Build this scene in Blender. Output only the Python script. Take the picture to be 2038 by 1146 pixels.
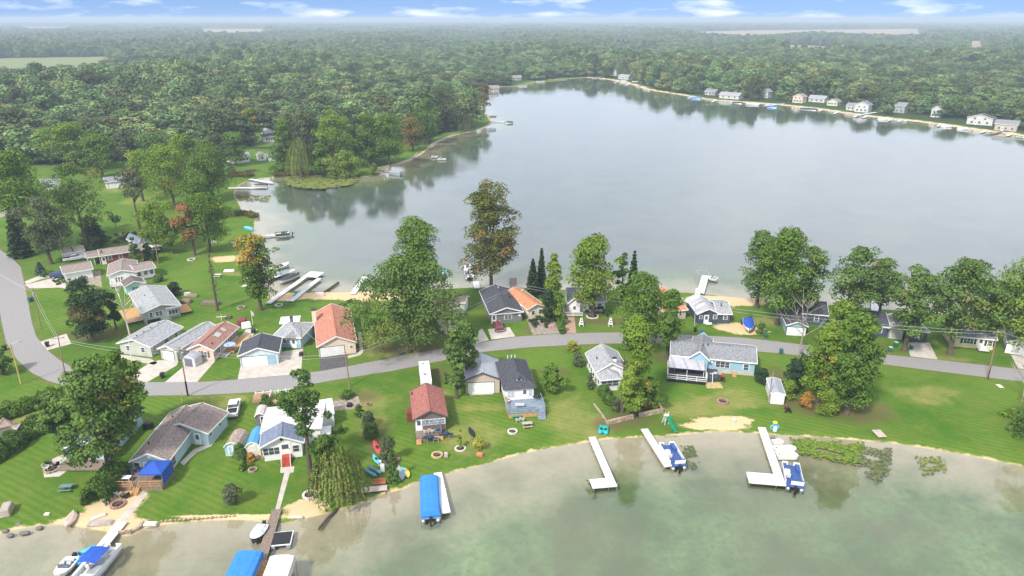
import bpy, math, random
import numpy as np
from mathutils import Vector, Matrix
from mathutils.geometry import tessellate_polygon
R = math.radians
SC = bpy.context.scene
for _o in list(bpy.data.objects): bpy.data.objects.remove(_o)
# ---------------- camera ----------------
FPX, HC = 1400.0, 66.0
TH = math.atan(537 / FPX); CT, ST = math.cos(TH), math.sin(TH)
cam = bpy.data.cameras.new("camera"); cam.sensor_width = 36; cam.lens = 36 * FPX / 2038
cam.clip_start = 1; cam.clip_end = 80000
camo = bpy.data.objects.new("camera", cam); SC.collection.objects.link(camo)
camo.location = (0, 0, HC); camo.rotation_euler = (math.pi / 2 - TH, 0, 0)
SC.camera = camo
# ---------------- sky, sun, exposure ----------------
SUN_EL, SUN_AZ = R(46), R(215)      # azimuth measured clockwise from +Y
w = bpy.data.worlds.new("World"); SC.world = w; w.use_nodes = True
nt = w.node_tree; nt.nodes.clear(); N = nt.nodes.new; L = nt.links.new
out = N("ShaderNodeOutputWorld"); bg = N("ShaderNodeBackground"); bg.inputs[1].default_value = 0.15
sky = N("ShaderNodeTexSky"); sky.sky_type = 'NISHITA'; sky.sun_disc = False
sky.sun_elevation = SUN_EL; sky.sun_rotation = SUN_AZ; sky.altitude = 200
sky.air_density = 1.0; sky.dust_density = 0.4; sky.ozone_density = 2.5
L(sky.outputs[0], bg.inputs[0])
_tc = N("ShaderNodeTexCoord"); _av = N("ShaderNodeVectorMath"); _av.operation = 'ADD'; _av.inputs[1].default_value = (0, 0, .38); _nv = N("ShaderNodeVectorMath"); _nv.operation = 'NORMALIZE'
L(_tc.outputs['Generated'], _av.inputs[0]); L(_av.outputs[0], _nv.inputs[0]); L(_nv.outputs[0], sky.inputs[0])
cb = N("ShaderNodeBackground"); cb.inputs[0].default_value = (0.87, 0.90, 0.95, 1); cb.inputs[1].default_value = .95
tc = N("ShaderNodeTexCoord"); sx = N("ShaderNodeSeparateXYZ"); L(tc.outputs['Generated'], sx.inputs[0])
mr = N("ShaderNodeMapRange"); mr.interpolation_type = 'SMOOTHSTEP'
mr.inputs[1].default_value = 0.028; mr.inputs[2].default_value = 0.085; L(sx.outputs[2], mr.inputs[0])
ov = N("ShaderNodeTexNoise"); ov.inputs['Scale'].default_value = 2.2; ov.inputs['Detail'].default_value = 4
L(tc.outputs['Generated'], ov.inputs['Vector'])
ovr = N("ShaderNodeMapRange"); ovr.inputs[1].default_value = .3; ovr.inputs[2].default_value = .62
ovr.inputs[3].default_value = .62; ovr.inputs[4].default_value = .97; L(ov.outputs[0], ovr.inputs[0])
m1 = N("ShaderNodeMath"); m1.operation = 'MULTIPLY'; L(mr.outputs[0], m1.inputs[0]); L(ovr.outputs[0], m1.inputs[1])
# small flat clouds low over the horizon
mp = N("ShaderNodeMapping"); mp.inputs['Scale'].default_value = (9, 9, 42); L(tc.outputs['Generated'], mp.inputs[0])
cn = N("ShaderNodeTexNoise"); cn.inputs['Scale'].default_value = 1.5; cn.inputs['Detail'].default_value = 5; L(mp.outputs[0], cn.inputs['Vector'])
cr = N("ShaderNodeMapRange"); cr.inputs[1].default_value = .50; cr.inputs[2].default_value = .72; cr.inputs[4].default_value = .85; L(cn.outputs[0], cr.inputs[0])
m2 = N("ShaderNodeMath"); m2.operation = 'MAXIMUM'; L(m1.outputs[0], m2.inputs[0]); L(cr.outputs[0], m2.inputs[1])
mx = N("ShaderNodeMixShader"); L(m2.outputs[0], mx.inputs[0]); L(bg.outputs[0], mx.inputs[1]); L(cb.outputs[0], mx.inputs[2]); L(mx.outputs[0], out.inputs[0])
sl = bpy.data.lights.new("sun", 'SUN'); sl.energy = 3.4; sl.angle = R(7); sl.color = (1, .95, .87)
slo = bpy.data.objects.new("sun", sl); SC.collection.objects.link(slo); slo.location = (0, -50, 200)
_d = Vector((math.sin(SUN_AZ) * math.cos(SUN_EL), math.cos(SUN_AZ) * math.cos(SUN_EL), math.sin(SUN_EL)))
slo.rotation_euler = _d.to_track_quat('Z', 'Y').to_euler()
SC.view_settings.view_transform = 'Standard'; SC.view_settings.look = 'None'
SC.view_settings.exposure = 0.72; SC.view_settings.gamma = 1.0
SC.cycles.max_bounces = 5; SC.cycles.diffuse_bounces = 2; SC.cycles.glossy_bounces = 2
SC.cycles.transmission_bounces = 2; SC.cycles.transparent_max_bounces = 6; SC.cycles.volume_bounces = 0
SC.cycles.caustics_reflective = False; SC.cycles.caustics_refractive = False; SC.cycles.sample_clamp_indirect = 4

# ---------------- helpers: a photo point on the ground (or at height z) as a place in metres ----------------
def P(px, py, z=0.0):
    u = (px - 1019) / FPX; v = (py - 573) / FPX
    t = (HC - z) / (ST + v * CT)
    return Vector((u * t, t * (CT - v * ST), z))
def P2(px, py, z=0.0): p = P(px, py, z); return (p.x, p.y)
def mpp(p):  # metres per photo pixel at a place
    return (p[1] * CT - (p[2] - HC) * ST) / FPX
def height_at(p, py):
    k = (573 - py) / FPX
    return HC + p[1] * (k * CT - ST) / (CT + k * ST)

# ---------------- materials ----------------
_M = {}
def _new(name):
    m = bpy.data.materials.new(name); m.use_nodes = True; nt = m.node_tree
    b = nt.nodes['Principled BSDF']; return m, nt, b
def M(name, col, col2=None, scale=1.5, rough=.8, metal=0., stripe=None, bump=0., spec=.3, detail=4, stretch=None, emit=0):
    if name in _M: return _M[name]
    m, nt, b = _new(name); N = nt.nodes.new; L = nt.links.new
    b.inputs['Roughness'].default_value = rough; b.inputs['Metallic'].default_value = metal
    b.inputs['Specular IOR Level'].default_value = spec
    tc = N("ShaderNodeTexCoord"); n = N("ShaderNodeTexNoise"); n.inputs['Scale'].default_value = scale; n.inputs['Detail'].default_value = detail
    src = tc.outputs['Object']
    if stretch:
        mp = N("ShaderNodeMapping"); mp.inputs['Scale'].default_value = stretch; L(src, mp.inputs[0]); src = mp.outputs[0]
    L(src, n.inputs['Vector'])
    c2 = col2 or tuple(c * .78 for c in col)
    mr = N("ShaderNodeMapRange"); mr.inputs[1].default_value = .32; mr.inputs[2].default_value = .68; L(n.outputs[0], mr.inputs[0])
    mix = N("ShaderNodeMix"); mix.data_type = 'RGBA'; L(mr.outputs[0], mix.inputs[0])
    mix.inputs[6].default_value = (*col, 1); mix.inputs[7].default_value = (*c2, 1); o = mix.outputs[2]
    if stripe:                            # boards, siding, metal ribs: (axis, boards per metre, darkness)
        ax, f, dk = stripe
        s = N("ShaderNodeSeparateXYZ"); L(tc.outputs['Object'], s.inputs[0])
        a = N("ShaderNodeMath"); a.operation = 'MULTIPLY'; a.inputs[1].default_value = f; L(s.outputs['XYZ'.index(ax)], a.inputs[0])
        fr = N("ShaderNodeMath"); fr.operation = 'FRACT'; L(a.outputs[0], fr.inputs[0])
        g = N("ShaderNodeMath"); g.operation = 'LESS_THAN'; g.inputs[1].default_value = .16; L(fr.outputs[0], g.inputs[0])
        h = N("ShaderNodeMath"); h.operation = 'MULTIPLY'; h.inputs[1].default_value = dk; L(g.outputs[0], h.inputs[0])
        k = N("ShaderNodeMix"); k.data_type = 'RGBA'; L(h.outputs[0], k.inputs[0]); L(o, k.inputs[6]); k.inputs[7].default_value = (*[c * .35 for c in col], 1); o = k.outputs[2]
    L(o, b.inputs['Base Color'])
    if bump:
        bp = N("ShaderNodeBump"); bp.inputs['Strength'].default_value = bump; bp.inputs['Distance'].default_value = .05
        L(n.outputs[0], bp.inputs['Height']); L(bp.outputs[0], b.inputs['Normal'])
    _M[name] = m; return m
def shingle(name, col, k=.55):
    return M("shingles_" + name, col, tuple(c * k for c in col), scale=2.6, rough=.92, bump=.5, spec=.15, detail=8)
def siding(name, col): return M("siding_" + name, col, tuple(c * .86 for c in col), scale=.8, rough=.7, stripe=('Z', 4.2, .28))
WHITE = M("white_paint", (.78, .78, .77), (.68, .68, .67), scale=1.2, rough=.5)
GLASS = M("window_glass", (.035, .045, .055), (.09, .11, .12), scale=.9, rough=.12, spec=.6)
DARK = M("dark_metal", (.03, .03, .035), rough=.5)
ALU = M("aluminium", (.55, .57, .6), rough=.35, metal=.7)
CONC = M("concrete", (.50, .45, .41), (.38, .34, .30), scale=.7, rough=.9, detail=8)
WOOD = M("weathered_wood", (.26, .20, .16), (.16, .12, .10), scale=3, stripe=('Y', 6, .4))
TANW = M("fresh_lumber", (.52, .30, .13), (.42, .24, .10), scale=3, stripe=('Y', 6, .3))
BARK = M("bark", (.13, .10, .075), (.07, .055, .04), scale=4, rough=.95, bump=.6)
POLEW = M("pole_wood", (.30, .21, .14), (.2, .14, .09), scale=3, rough=.9)
BLACK = M("black_plastic", (.02, .02, .022), rough=.45)
DOCKW = M("dock_white", (.66, .66, .68), (.56, .56, .58), scale=1.1, rough=.55, stripe=('Y', .42, .25))
# ---------------- mesh builder ----------------
class MB:
    def __init__(s, T=None): s.v = []; s.f = []; s.T = T or Matrix()
    def add(s, vs, fs):
        n = len(s.v); s.v += [tuple(s.T @ Vector(v)) for v in vs]; s.f += [tuple(i + n for i in f) for f in fs]; return s
    def box(s, x0, y0, z0, x1, y1, z1):
        if x0 > x1: x0, x1 = x1, x0
        if y0 > y1: y0, y1 = y1, y0
        vs = [(x, y, z) for z in (z0, z1) for y in (y0, y1) for x in (x0, x1)]
        return s.add(vs, [(0, 2, 3, 1), (4, 5, 7, 6), (0, 1, 5, 4), (1, 3, 7, 5), (3, 2, 6, 7), (2, 0, 4, 6)])
    def cbox(s, c, d, rz=0):
        m = Matrix.Translation(c) @ Matrix.Rotation(rz, 4, 'Z'); h = [a / 2 for a in d]
        vs = [tuple(m @ Vector((x * h[0], y * h[1], z * h[2]))) for z in (-1, 1) for y in (-1, 1) for x in (-1, 1)]
        return s.add(vs, [(0, 2, 3, 1), (4, 5, 7, 6), (0, 1, 5, 4), (1, 3, 7, 5), (3, 2, 6, 7), (2, 0, 4, 6)])
    def beam(s, a, b, w, h):
        a = Vector(a); b = Vector(b); d = (b - a).normalized()
        sd = d.cross(Vector((0, 0, 1)))
        sd = Vector((1, 0, 0)) if sd.length < 1e-4 else sd.normalized()
        up = sd.cross(d); vs = []
        for p in (a, b):
            for i, j in ((-1, -1), (1, -1), (1, 1), (-1, 1)): vs.append(p + sd * i * w / 2 + up * j * h / 2)
        return s.add(vs, [(0, 1, 2, 3), (7, 6, 5, 4), (0, 4, 5, 1), (1, 5, 6, 2), (2, 6, 7, 3), (3, 7, 4, 0)])
    def tube(s, pts, rs, n=8):
        pts = [Vector(p) for p in pts]
        if not hasattr(rs, '__len__'): rs = [rs] * len(pts)
        vs = []; fs = []
        for i, p in enumerate(pts):
            d = (pts[min(i + 1, len(pts) - 1)] - pts[max(i - 1, 0)]).normalized()
            a = d.orthogonal().normalized() if abs(d.z) < .95 else Vector((1, 0, 0)).cross(d).normalized()
            if abs(d.z) < .95: a = d.cross(Vector((0, 0, 1))).normalized()
            b = d.cross(a)
            vs += [p + (a * math.cos(t) + b * math.sin(t)) * rs[i] for t in [2 * math.pi * k / n for k in range(n)]]
        for i in range(len(pts) - 1):
            for k in range(n): fs.append((i * n + k, i * n + (k + 1) % n, (i + 1) * n + (k + 1) % n, (i + 1) * n + k))
        fs.append(tuple(range(n))[::-1]); fs.append(tuple(range((len(pts) - 1) * n, len(pts) * n)))
        return s.add(vs, fs)
    def prism(s, poly, z0, z1):
        n = len(poly); vs = [(x, y, z0) for x, y in poly] + [(x, y, z1) for x, y in poly]
        fs = [(i, (i + 1) % n, n + (i + 1) % n, n + i) for i in range(n)]
        fs += [tuple(range(n))[::-1], tuple(range(n, 2 * n))]
        return s.add(vs, fs)
    def extr(s, prof, a, b, axis='y'):  # profile of (u, z) swept along the other axis from a to b
        n = len(prof)
        g = (lambda u, z, t: (u, t, z)) if axis == 'y' else (lambda u, z, t: (t, u, z))
        vs = [g(u, z, a) for u, z in prof] + [g(u, z, b) for u, z in prof]
        fs = [(i, (i + 1) % n, n + (i + 1) % n, n + i) for i in range(n)] + [tuple(range(n))[::-1], tuple(range(n, 2 * n))]
        return s.add(vs, fs)
    def ball(s, c, r, n=8, m=5, squash=(1, 1, 1)):
        vs = []; fs = []
        for i in range(m + 1):
            ph = math.pi * i / m
            for k in range(n):
                t = 2 * math.pi * k / n
                vs.append((c[0] + r * squash[0] * math.sin(ph) * math.cos(t), c[1] + r * squash[1] * math.sin(ph) * math.sin(t), c[2] + r * squash[2] * math.cos(ph)))
        for i in range(m):
            for k in range(n): fs.append((i * n + k, (i + 1) * n + k, (i + 1) * n + (k + 1) % n, i * n + (k + 1) % n))
        return s.add(vs, fs)
    def build(s, name, mat, parent=None, smooth=False):
        me = bpy.data.meshes.new(name); me.from_pydata(s.v, [], s.f)
        import bmesh
        bm = bmesh.new(); bm.from_mesh(me); bmesh.ops.remove_doubles(bm, verts=bm.verts, dist=1e-5) if smooth else None
        bmesh.ops.recalc_face_normals(bm, faces=bm.faces); bm.to_mesh(me); bm.free()
        if smooth: me.shade_smooth()
        me.materials.append(mat)
        o = bpy.data.objects.new(name, me); SC.collection.objects.link(o)
        if parent: o.parent = parent
        return o
def tag(o, label=None, cat=None, group=None, kind=None):
    if label: o['label'] = label
    if cat: o['category'] = cat
    if group: o['group'] = group
    if kind: o['kind'] = kind
    return o
def thing(name, label, cat, loc=(0, 0, 0), rz=0, group=None):
    o = bpy.data.objects.new(name, None); SC.collection.objects.link(o); o.empty_display_size = .3
    o.location = loc; o.rotation_euler = (0, 0, rz); return tag(o, label, cat, group)
def copy_thing(o, loc, rz=0, scale=1, label=None, group=None):
    c = o.copy(); SC.collection.objects.link(c); c.location = loc; c.rotation_euler = (0, 0, rz)
    c.scale = scale if hasattr(scale, '__len__') else (scale,) * 3
    if label: c['label'] = label
    if group: c['group'] = group
    def rec(a, b):
        for ch in a.children:
            d = ch.copy(); SC.collection.objects.link(d); d.parent = b; rec(ch, d)
    rec(o, c); return c
def npmesh(name, V, F4, mat, attrs=None, smooth=False, fattrs=None):
    me = bpy.data.meshes.new(name); nv = len(V); nf = len(F4); k = F4.shape[1]
    me.vertices.add(nv); me.vertices.foreach_set('co', np.ascontiguousarray(V, dtype=np.float32).ravel())
    me.loops.add(nf * k); me.loops.foreach_set('vertex_index', np.ascontiguousarray(F4, dtype=np.int32).ravel())
    me.polygons.add(nf); me.polygons.foreach_set('loop_start', np.arange(0, nf * k, k, dtype=np.int32))
    if smooth: me.polygons.foreach_set('use_smooth', np.ones(nf, dtype=bool))
    me.update()
    for n_, a in (attrs or {}).items():
        at = me.attributes.new(n_, 'FLOAT', 'POINT'); at.data.foreach_set('value', np.asarray(a, dtype=np.float32).ravel())
    for n_, a in (fattrs or {}).items():
        at = me.attributes.new(n_, 'FLOAT', 'FACE'); at.data.foreach_set('value', np.asarray(a, dtype=np.float32).ravel())
    if mat: me.materials.append(mat)
    return me
def link(name, me, parent=None):
    o = bpy.data.objects.new(name, me); SC.collection.objects.link(o)
    if parent: o.parent = parent
    return o
def sheet(name, pts_px, z, mat, kind='structure', world=False, label=None, cat=None):
    pts = [Vector((x, y, z)) for x, y in pts_px] if world else [P(x, y, 0) for x, y in pts_px]
    pts = [Vector((p.x, p.y, 0)) for p in pts]
    c = sum(pts, Vector()) / len(pts); pts = [p - c for p in pts]
    tris = tessellate_polygon([pts]); n = len(pts)
    me = bpy.data.meshes.new(name); t = .03
    fs = []
    for a, b, d in tris:
        if (pts[b] - pts[a]).cross(pts[d] - pts[a]).z < 0: b, d = d, b
        fs.append((a, b, d))
    vs = [tuple(p) for p in pts] + [(p.x, p.y, -t * 2) for p in pts]
    me.from_pydata(vs, [], fs + [(i, (i + 1) % n, n + (i + 1) % n, n + i) for i in range(n)]); me.update()
    me.materials.append(mat); o = link(name, me); o.location = (c.x, c.y, z)
    return tag(o, label, cat, kind=kind)
# ---------------- shorelines (traced once, kept in metres) ----------------
NEAR = [(-330, 1080), (-150, 1066), (0, 1055), (30, 1046), (60, 1041), (130, 1034), (176, 1043), (217, 1050), (232, 1060), (262, 1058), (284, 1044), (314, 1038), (400, 1029), (490, 1026), (540, 1032),
        (560, 1034), (585, 1030), (612, 1023), (663, 1011), (700, 1000), (724, 992), (765, 974), (800, 968), (818, 957), (865, 944), (900, 932), (957, 920), (1011, 903), (1072, 889),
        (1171, 873), (1200, 868), (1272, 864), (1336, 861), (1411, 853), (1508, 856), (1556, 860), (1600, 862), (1717, 871), (1787, 877), (1888, 893), (1989, 912), (2038, 922), (2200, 960), (2500, 1020)]
MAIN = [(496, 469), (480, 495), (474, 520), (500, 548), (524, 572), (534, 592), (556, 586), (580, 578), (645, 580), (683, 581), (714, 579), (760, 578), (830, 578), (905, 574), (929, 572), (1026, 571), (1100, 576), (1200, 578), (1300, 580),
        (1371, 582), (1417, 587), (1466, 592), (1560, 600), (1700, 610), (1830, 621), (1865, 623), (2038, 640), (2400, 680), (2600, 600), (2600, 360), (2300, 310), (2028, 268), (1945, 258), (1850, 244), (1767, 235), (1704, 228), (1633, 217),
        (1562, 209), (1480, 203), (1407, 198), (1358, 188.5), (1292, 179), (1270, 171), (1228, 160), (1179, 153.6), (1132, 155.6), (1072, 160), (1031, 173), (989, 171), (930, 178), (930, 200), (950, 215), (963, 228), (970, 233), (976, 245), (947, 259),
        (905, 266), (866, 282), (850, 295), (831, 306), (821, 314), (789, 327), (753, 335), (743, 347), (717, 352), (678, 351), (627, 348), (565, 347), (546, 350), (497, 356), (470, 368), (462, 385), (470, 400), (480, 420), (509, 431), (503, 445), (503, 456)]
def smoothpoly(pts, closed=True, it=1):
    for _ in range(it):
        q = []; n = len(pts)
        for i in range(n if closed else n - 1):
            a = pts[i]; b = pts[(i + 1) % n]
            q += [(a[0] * .75 + b[0] * .25, a[1] * .75 + b[1] * .25), (a[0] * .25 + b[0] * .75, a[1] * .25 + b[1] * .75)]
        pts = q
    return pts
nearW = [P2(x, y) for x, y in NEAR]
nearW = [(-190, nearW[0][1])] + [p for p in nearW if -185 < p[0] < 300] + [(250, 95), (250, 15), (-190, 15)]
nearW = smoothpoly(nearW); mainW = smoothpoly([P2(x, y) for x, y in MAIN])
def sdist(X, Y, poly):   # positive outside the polygon (on land), negative inside (water)
    sh = X.shape; X = X.ravel(); Y = Y.ravel(); best = np.full(X.shape, 1e12); inside = np.zeros(X.shape, bool)
    n = len(poly)
    for i in range(n):
        x0, y0 = poly[i]; x1, y1 = poly[(i + 1) % n]; dx, dy = x1 - x0, y1 - y0
        t = np.clip(((X - x0) * dx + (Y - y0) * dy) / (dx * dx + dy * dy + 1e-9), 0, 1)
        np.minimum(best, (X - x0 - t * dx) ** 2 + (Y - y0 - t * dy) ** 2, out=best)
        if dy != 0:
            c = ((y0 > Y) != (y1 > Y)) & (X < dx * (Y - y0) / dy + x0); inside ^= c
    return (np.sqrt(best) * np.where(inside, -1, 1)).reshape(sh)
def shore(X, Y): return np.minimum(sdist(X, Y, nearW), sdist(X, Y, mainW))
def inpoly(X, Y, poly): return sdist(X, Y, poly) < 0
# patches of bare sand, dry grass and dirt: (px, py, radius x m, radius y m)
SAND = [(1432, 841, 4.2, 1.9), (1398, 848, 3.4, .9), (1464, 836, 2.6, 1.2), (1440, 849, 4, .9), (610, 1010, 2.6, 1.8), (215, 1020, 3.3, 3.2), (238, 1000, 3, 3.2), (205, 1035, 4, 1.6), (262, 1052, 2.6, 1.7), (575, 590, 4.5, 2.6), (600, 588, 8, 2), (690, 588, 10, 2.6), (660, 590, 6, 2), (450, 515, 4, 2.6),
        (740, 588, 8, 3), (1470, 600, 7, 2.5), (1440, 592, 8, 1.2), (1465, 652, 4.5, 2.2), (1490, 660, 4, 1.6), (490, 510, 2.5, 4), (505, 552, 2, 3), (540, 800, 1, 1), (150, 1036, 3, 1), (480, 1029, 8, .5), 
        ]
DRY = [(447, 795, 5, 3), (735, 798, 4, 4), (745, 845, 3, 4), (935, 870, 6, 6), (960, 810, 6, 1.5), (1130, 830, 4, 8), (1180, 850, 4, 5), (1440, 800, 9, 3), (1380, 815, 8, 3), (1840, 780, 7, 2.5), (1850, 795, 4, 2), (940, 720, 5, 2), (870, 800, 3, 6), (1465, 782, 3.5, 2),
       (350, 600, 3, 2), (800, 700, 10, 3), (690, 800, 4, 2.5), (240, 790, 4, 3), (1700, 700, 8, 2), (1530, 640, 6, 3), (1880, 715, 6, 1.5), (470, 545, 5, 2), (60, 840, 6, 5), (245, 375, 8, 7), (270, 400, 6, 6)]
DIRT = [(1700, 818, 7, 4), (868, 745, 3, 3), (1250, 835, 4.5, 2.6), (1212, 845, 3, 2.2), (1640, 815, 6, 2.5), (740, 825, .6, .6), (1550, 745, 2, 3), (800, 692, 10, 2.6), (860, 665, 5, 2), (715, 790, 4, 2), (1690, 690, 9, 1.5), (185, 665, 7, 4), (690, 985, 3, 2), (520, 616, 1.5, 1), (240, 1030, 2, 2),
        (1090, 655, 5, 3), (1230, 640, 7, 2), (1320, 712, 2.5, 2), (1890, 702, 2, 1.2), (1075, 740, 1, 1), (1600, 800, 6, 3), (1115, 740, 2, 1.5), (1165, 640, 6, 1.5), (1290, 780, 1, 1), (640, 950, 2, 1.5), (750, 880, 1.5, 4)]
def patch(X, Y, L_):
    a = np.zeros(X.shape)
    for px, py, rx, ry in L_:
        c = P(px, py); k = max(1.0, 1.15)
        d = np.sqrt(((X - c.x) / (rx * k)) ** 2 + ((Y - c.y) / (ry * k)) ** 2)
        np.maximum(a, 1.5 - d, out=a)
    return np.clip(a, 0, 1)
# where the wood stands, and the clearings in it
WOODL = [P2(*p) for p in [(-900, 330), (-200, 322), (150, 330), (300, 318), (450, 297), (560, 300), (640, 330), (740, 335), (800, 320), (860, 285), (940, 250), (975, 215), (1010, 165), (1010, 60)]]
CLEAR_PX = [[(452, 302), (512, 296), (566, 300), (566, 350), (452, 350)], [(762, 300), (830, 272), (850, 292), (822, 312), (780, 330)], [(862, 268), (902, 262), (906, 266), (868, 282)], [(940, 240), (972, 232), (978, 246), (950, 258)],
            [(455, 268), (505, 262), (508, 282), (455, 290)], [(500, 262), (565, 262), (568, 290), (505, 292)],
            [(-200, 166), (60, 158), (200, 146), (230, 126), (230, 116), (210, 113), (100, 114), (-200, 120)],
            [(1560, 120), (1745, 120), (1748, 97), (1700, 95), (1560, 88)], [(1380, 77), (1840, 76), (1830, 57), (1500, 60), (1380, 63)], [(1925, 110), (1962, 110), (1955, 81), (1928, 81)],
            [(1215, 96), (1260, 96), (1258, 79), (1220, 79)], [(40, 64), (140, 64), (140, 53), (40, 53)], [(400, 73), (530, 73), (530, 57), (400, 57)],
            [(700, 217), (760, 214), (760, 206), (705, 208)], [(840, 215), (870, 213), (870, 205), (840, 207)]]
CLEAR = [[P2(*p) for p in c] for c in CLEAR_PX]
def ground_mat():
    m, nt, b = _new("ground"); N = nt.nodes.new; L = nt.links.new
    b.inputs['Roughness'].default_value = .95; b.inputs['Specular IOR Level'].default_value = .1
    geo = N("ShaderNodeNewGeometry"); pos = geo.outputs['Position']
    def noise(s, d=5, r=.55):
        n = N("ShaderNodeTexNoise"); n.inputs['Scale'].default_value = s; n.inputs['Detail'].default_value = d; n.inputs['Roughness'].default_value = r
        L(pos, n.inputs['Vector']); return n.outputs[0]
    def mr(x, a, b_, c=0., d=1.):
        n = N("ShaderNodeMapRange"); n.inputs[1].default_value = a; n.inputs[2].default_value = b_; n.inputs[3].default_value = c; n.inputs[4].default_value = d; L(x, n.inputs[0]); return n.outputs[0]
    def mix(f, a, c):
        n = N("ShaderNodeMix"); n.data_type = 'RGBA'; L(f, n.inputs[0])
        for i, x in ((6, a), (7, c)):
            if isinstance(x, tuple): n.inputs[i].default_value = (*x, 1)
            else: L(x, n.inputs[i])
        return n.outputs[2]
    def attr(a): n = N("ShaderNodeAttribute"); n.attribute_name = a; return n.outputs['Fac']
    def add(a, c, op='ADD'):
        n = N("ShaderNodeMath"); n.operation = op; L(a, n.inputs[0])
        if isinstance(c, (int, float)): n.inputs[1].default_value = c
        else: L(c, n.inputs[1])
        return n.outputs[0]
    n1, n2, n3, n4 = noise(.06, 4), noise(.45, 6, .65), noise(3.5, 6, .7), noise(.17, 5, .6)
    g = mix(mr(n1, .35, .65), (.054, .138, .011), (.092, .175, .016))
    g = mix(mr(n4, .42, .72), g, (.118, .172, .024))
    g = mix(mr(n2, .5, .72, 0, .45), g, (.200, .205, .060))
    g = mix(mr(n3, .35, .75, 0, .55), g, (.028, .070, .008))
    g = mix(mr(noise(1.1, 6, .75), .5, .75, 0, .45), g, (.030, .085, .008))
    sp = N("ShaderNodeMapping"); sp.inputs['Rotation'].default_value = (0, 0, R(-63)); L(pos, sp.inputs[0]); wv = N("ShaderNodeTexWave"); wv.inputs['Scale'].default_value = .27; wv.inputs['Distortion'].default_value = 2.5; wv.inputs['Detail'].default_value = 2; wv.inputs['Detail Scale'].default_value = .4; L(sp.outputs[0], wv.inputs['Vector'])
    ms = N("ShaderNodeMath"); ms.operation = 'MULTIPLY'; L(mr(wv.outputs['Fac'], .2, .8, 0, .32), ms.inputs[0]); L(mr(n1, .42, .55), ms.inputs[1]); g = mix(ms.outputs[0], g, (.155, .215, .04))
    g = mix(mr(noise(9., 3, .8), .68, .8, 0, .5), g, (.30, .27, .12))
    sd = attr('sd')
    ed = add(n2, -.5); ed = add(ed, 1.3, 'MULTIPLY')
    ed3 = add(ed, add(add(n3, -.5), 1.5, 'MULTIPLY'))
    g = mix(mr(add(attr('dry'), ed3), .5, 1.1, 0, .52), g, mix(mr(n3, .3, .7), (.36, .27, .11), (.22, .22, .07)))
    g = mix(mr(add(attr('dirt'), ed3), .35, 1.0, 0, .8), g, mix(mr(n3, .3, .7), (.085, .065, .035), (.14, .11, .05)))
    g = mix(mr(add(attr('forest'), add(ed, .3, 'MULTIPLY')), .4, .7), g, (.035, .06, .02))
    g = mix(mr(add(attr('field'), add(ed, .3, 'MULTIPLY')), .4, .6), g, mix(attr('fieldc'), (.34, .26, .16), (.17, .20, .08)))
    sandc = mix(mr(n3, .3, .75), (.60, .45, .27), (.48, .35, .20))
    g = mix(mr(add(attr('sand'), add(add(ed, 1.1, 'MULTIPLY'), add(add(n3, -.5), .8, 'MULTIPLY'))), .42, .62), g, sandc)
    sd2 = add(sd, add(n2, 2.4, 'MULTIPLY')); g = mix(mr(sd2, 1.05, .55), g, sandc)
    # lake bed: pale sand by the shore, then silt and weed patches
    n5, n6 = noise(.09, 7, .62), noise(1.1, 7, .78)
    bed = mix(mr(n6, .3, .7), (.40, .32, .24), (.33, .27, .20))
    weed = mix(mr(n5, .38, .66), (.085, .135, .055), (.185, .27, .12)); weed = mix(mr(n6, .42, .68, 0, .8), weed, (.105, .10, .055))
    weed = mix(mr(noise(.035, 3), .45, .6, 0, .5), weed, (.15, .13, .08))
    far = add(sd, add(add(n5, -.5), 24., 'MULTIPLY'))
    bed = mix(mr(far, -2., -15.), bed, weed)
    deepb = mix(mr(n5, .35, .65), (.12, .135, .13), (.075, .09, .095))
    sy = N("ShaderNodeSeparateXYZ"); L(pos, sy.inputs[0])
    fmain = N("ShaderNodeMath"); fmain.operation = 'MULTIPLY'; L(mr(sy.outputs[1], 150, 200), fmain.inputs[0]); L(mr(sd, -8, -30), fmain.inputs[1])
    bed = mix(fmain.outputs[0], bed, deepb)
    g = mix(mr(sd, -.45, -.75), g, bed)
    L(g, b.inputs['Base Color'])
    bp = N("ShaderNodeBump"); bp.inputs['Strength'].default_value = .5; bp.inputs['Distance'].default_value = .12; L(n3, bp.inputs['Height']); L(bp.outputs[0], b.inputs['Normal'])
    return m
GM = ground_mat()
UP = [(-90, 470), (0, 497), (22, 512), (41, 531), (49, 566), (56.5, 603), (63, 641), (72, 669), (91, 694.5), (119, 716.5), (148, 734), (185, 750), (232, 759.5), (292, 760.5), (400, 760), (473, 755.5), (600, 743.7), (640, 738), (694.5, 728.4), (748.6, 718),
      (805, 707), (889, 692), (948, 683), (1032, 669.5), (1100, 665), (1180, 662), (1236, 661.5), (1300, 663), (1356, 665.4), (1480, 672), (1559, 681), (1650, 692), (1738, 703), (1867, 716), (2023, 734), (2140, 747), (2400, 780)]
LO = [(-90, 590), (-10, 602), (0, 622), (3, 641), (12.6, 682), (34.6, 716.5), (63, 741.6), (94, 757), (132, 769), (170, 778), (230, 785), (292, 787), (400, 786), (494, 781), (576.7, 773), (659, 757), (780, 738), (882.5, 717), (950.6, 701), (1050, 691),
      (1140, 686), (1200, 683.5), (1295, 683), (1395, 686.5), (1480, 697), (1554, 703), (1650, 713), (1738, 722), (1884, 740.7), (2022, 757.8), (2140, 772), (2400, 806)]
ROADP = [P2(*p) for p in UP + LO[::-1]]
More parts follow.
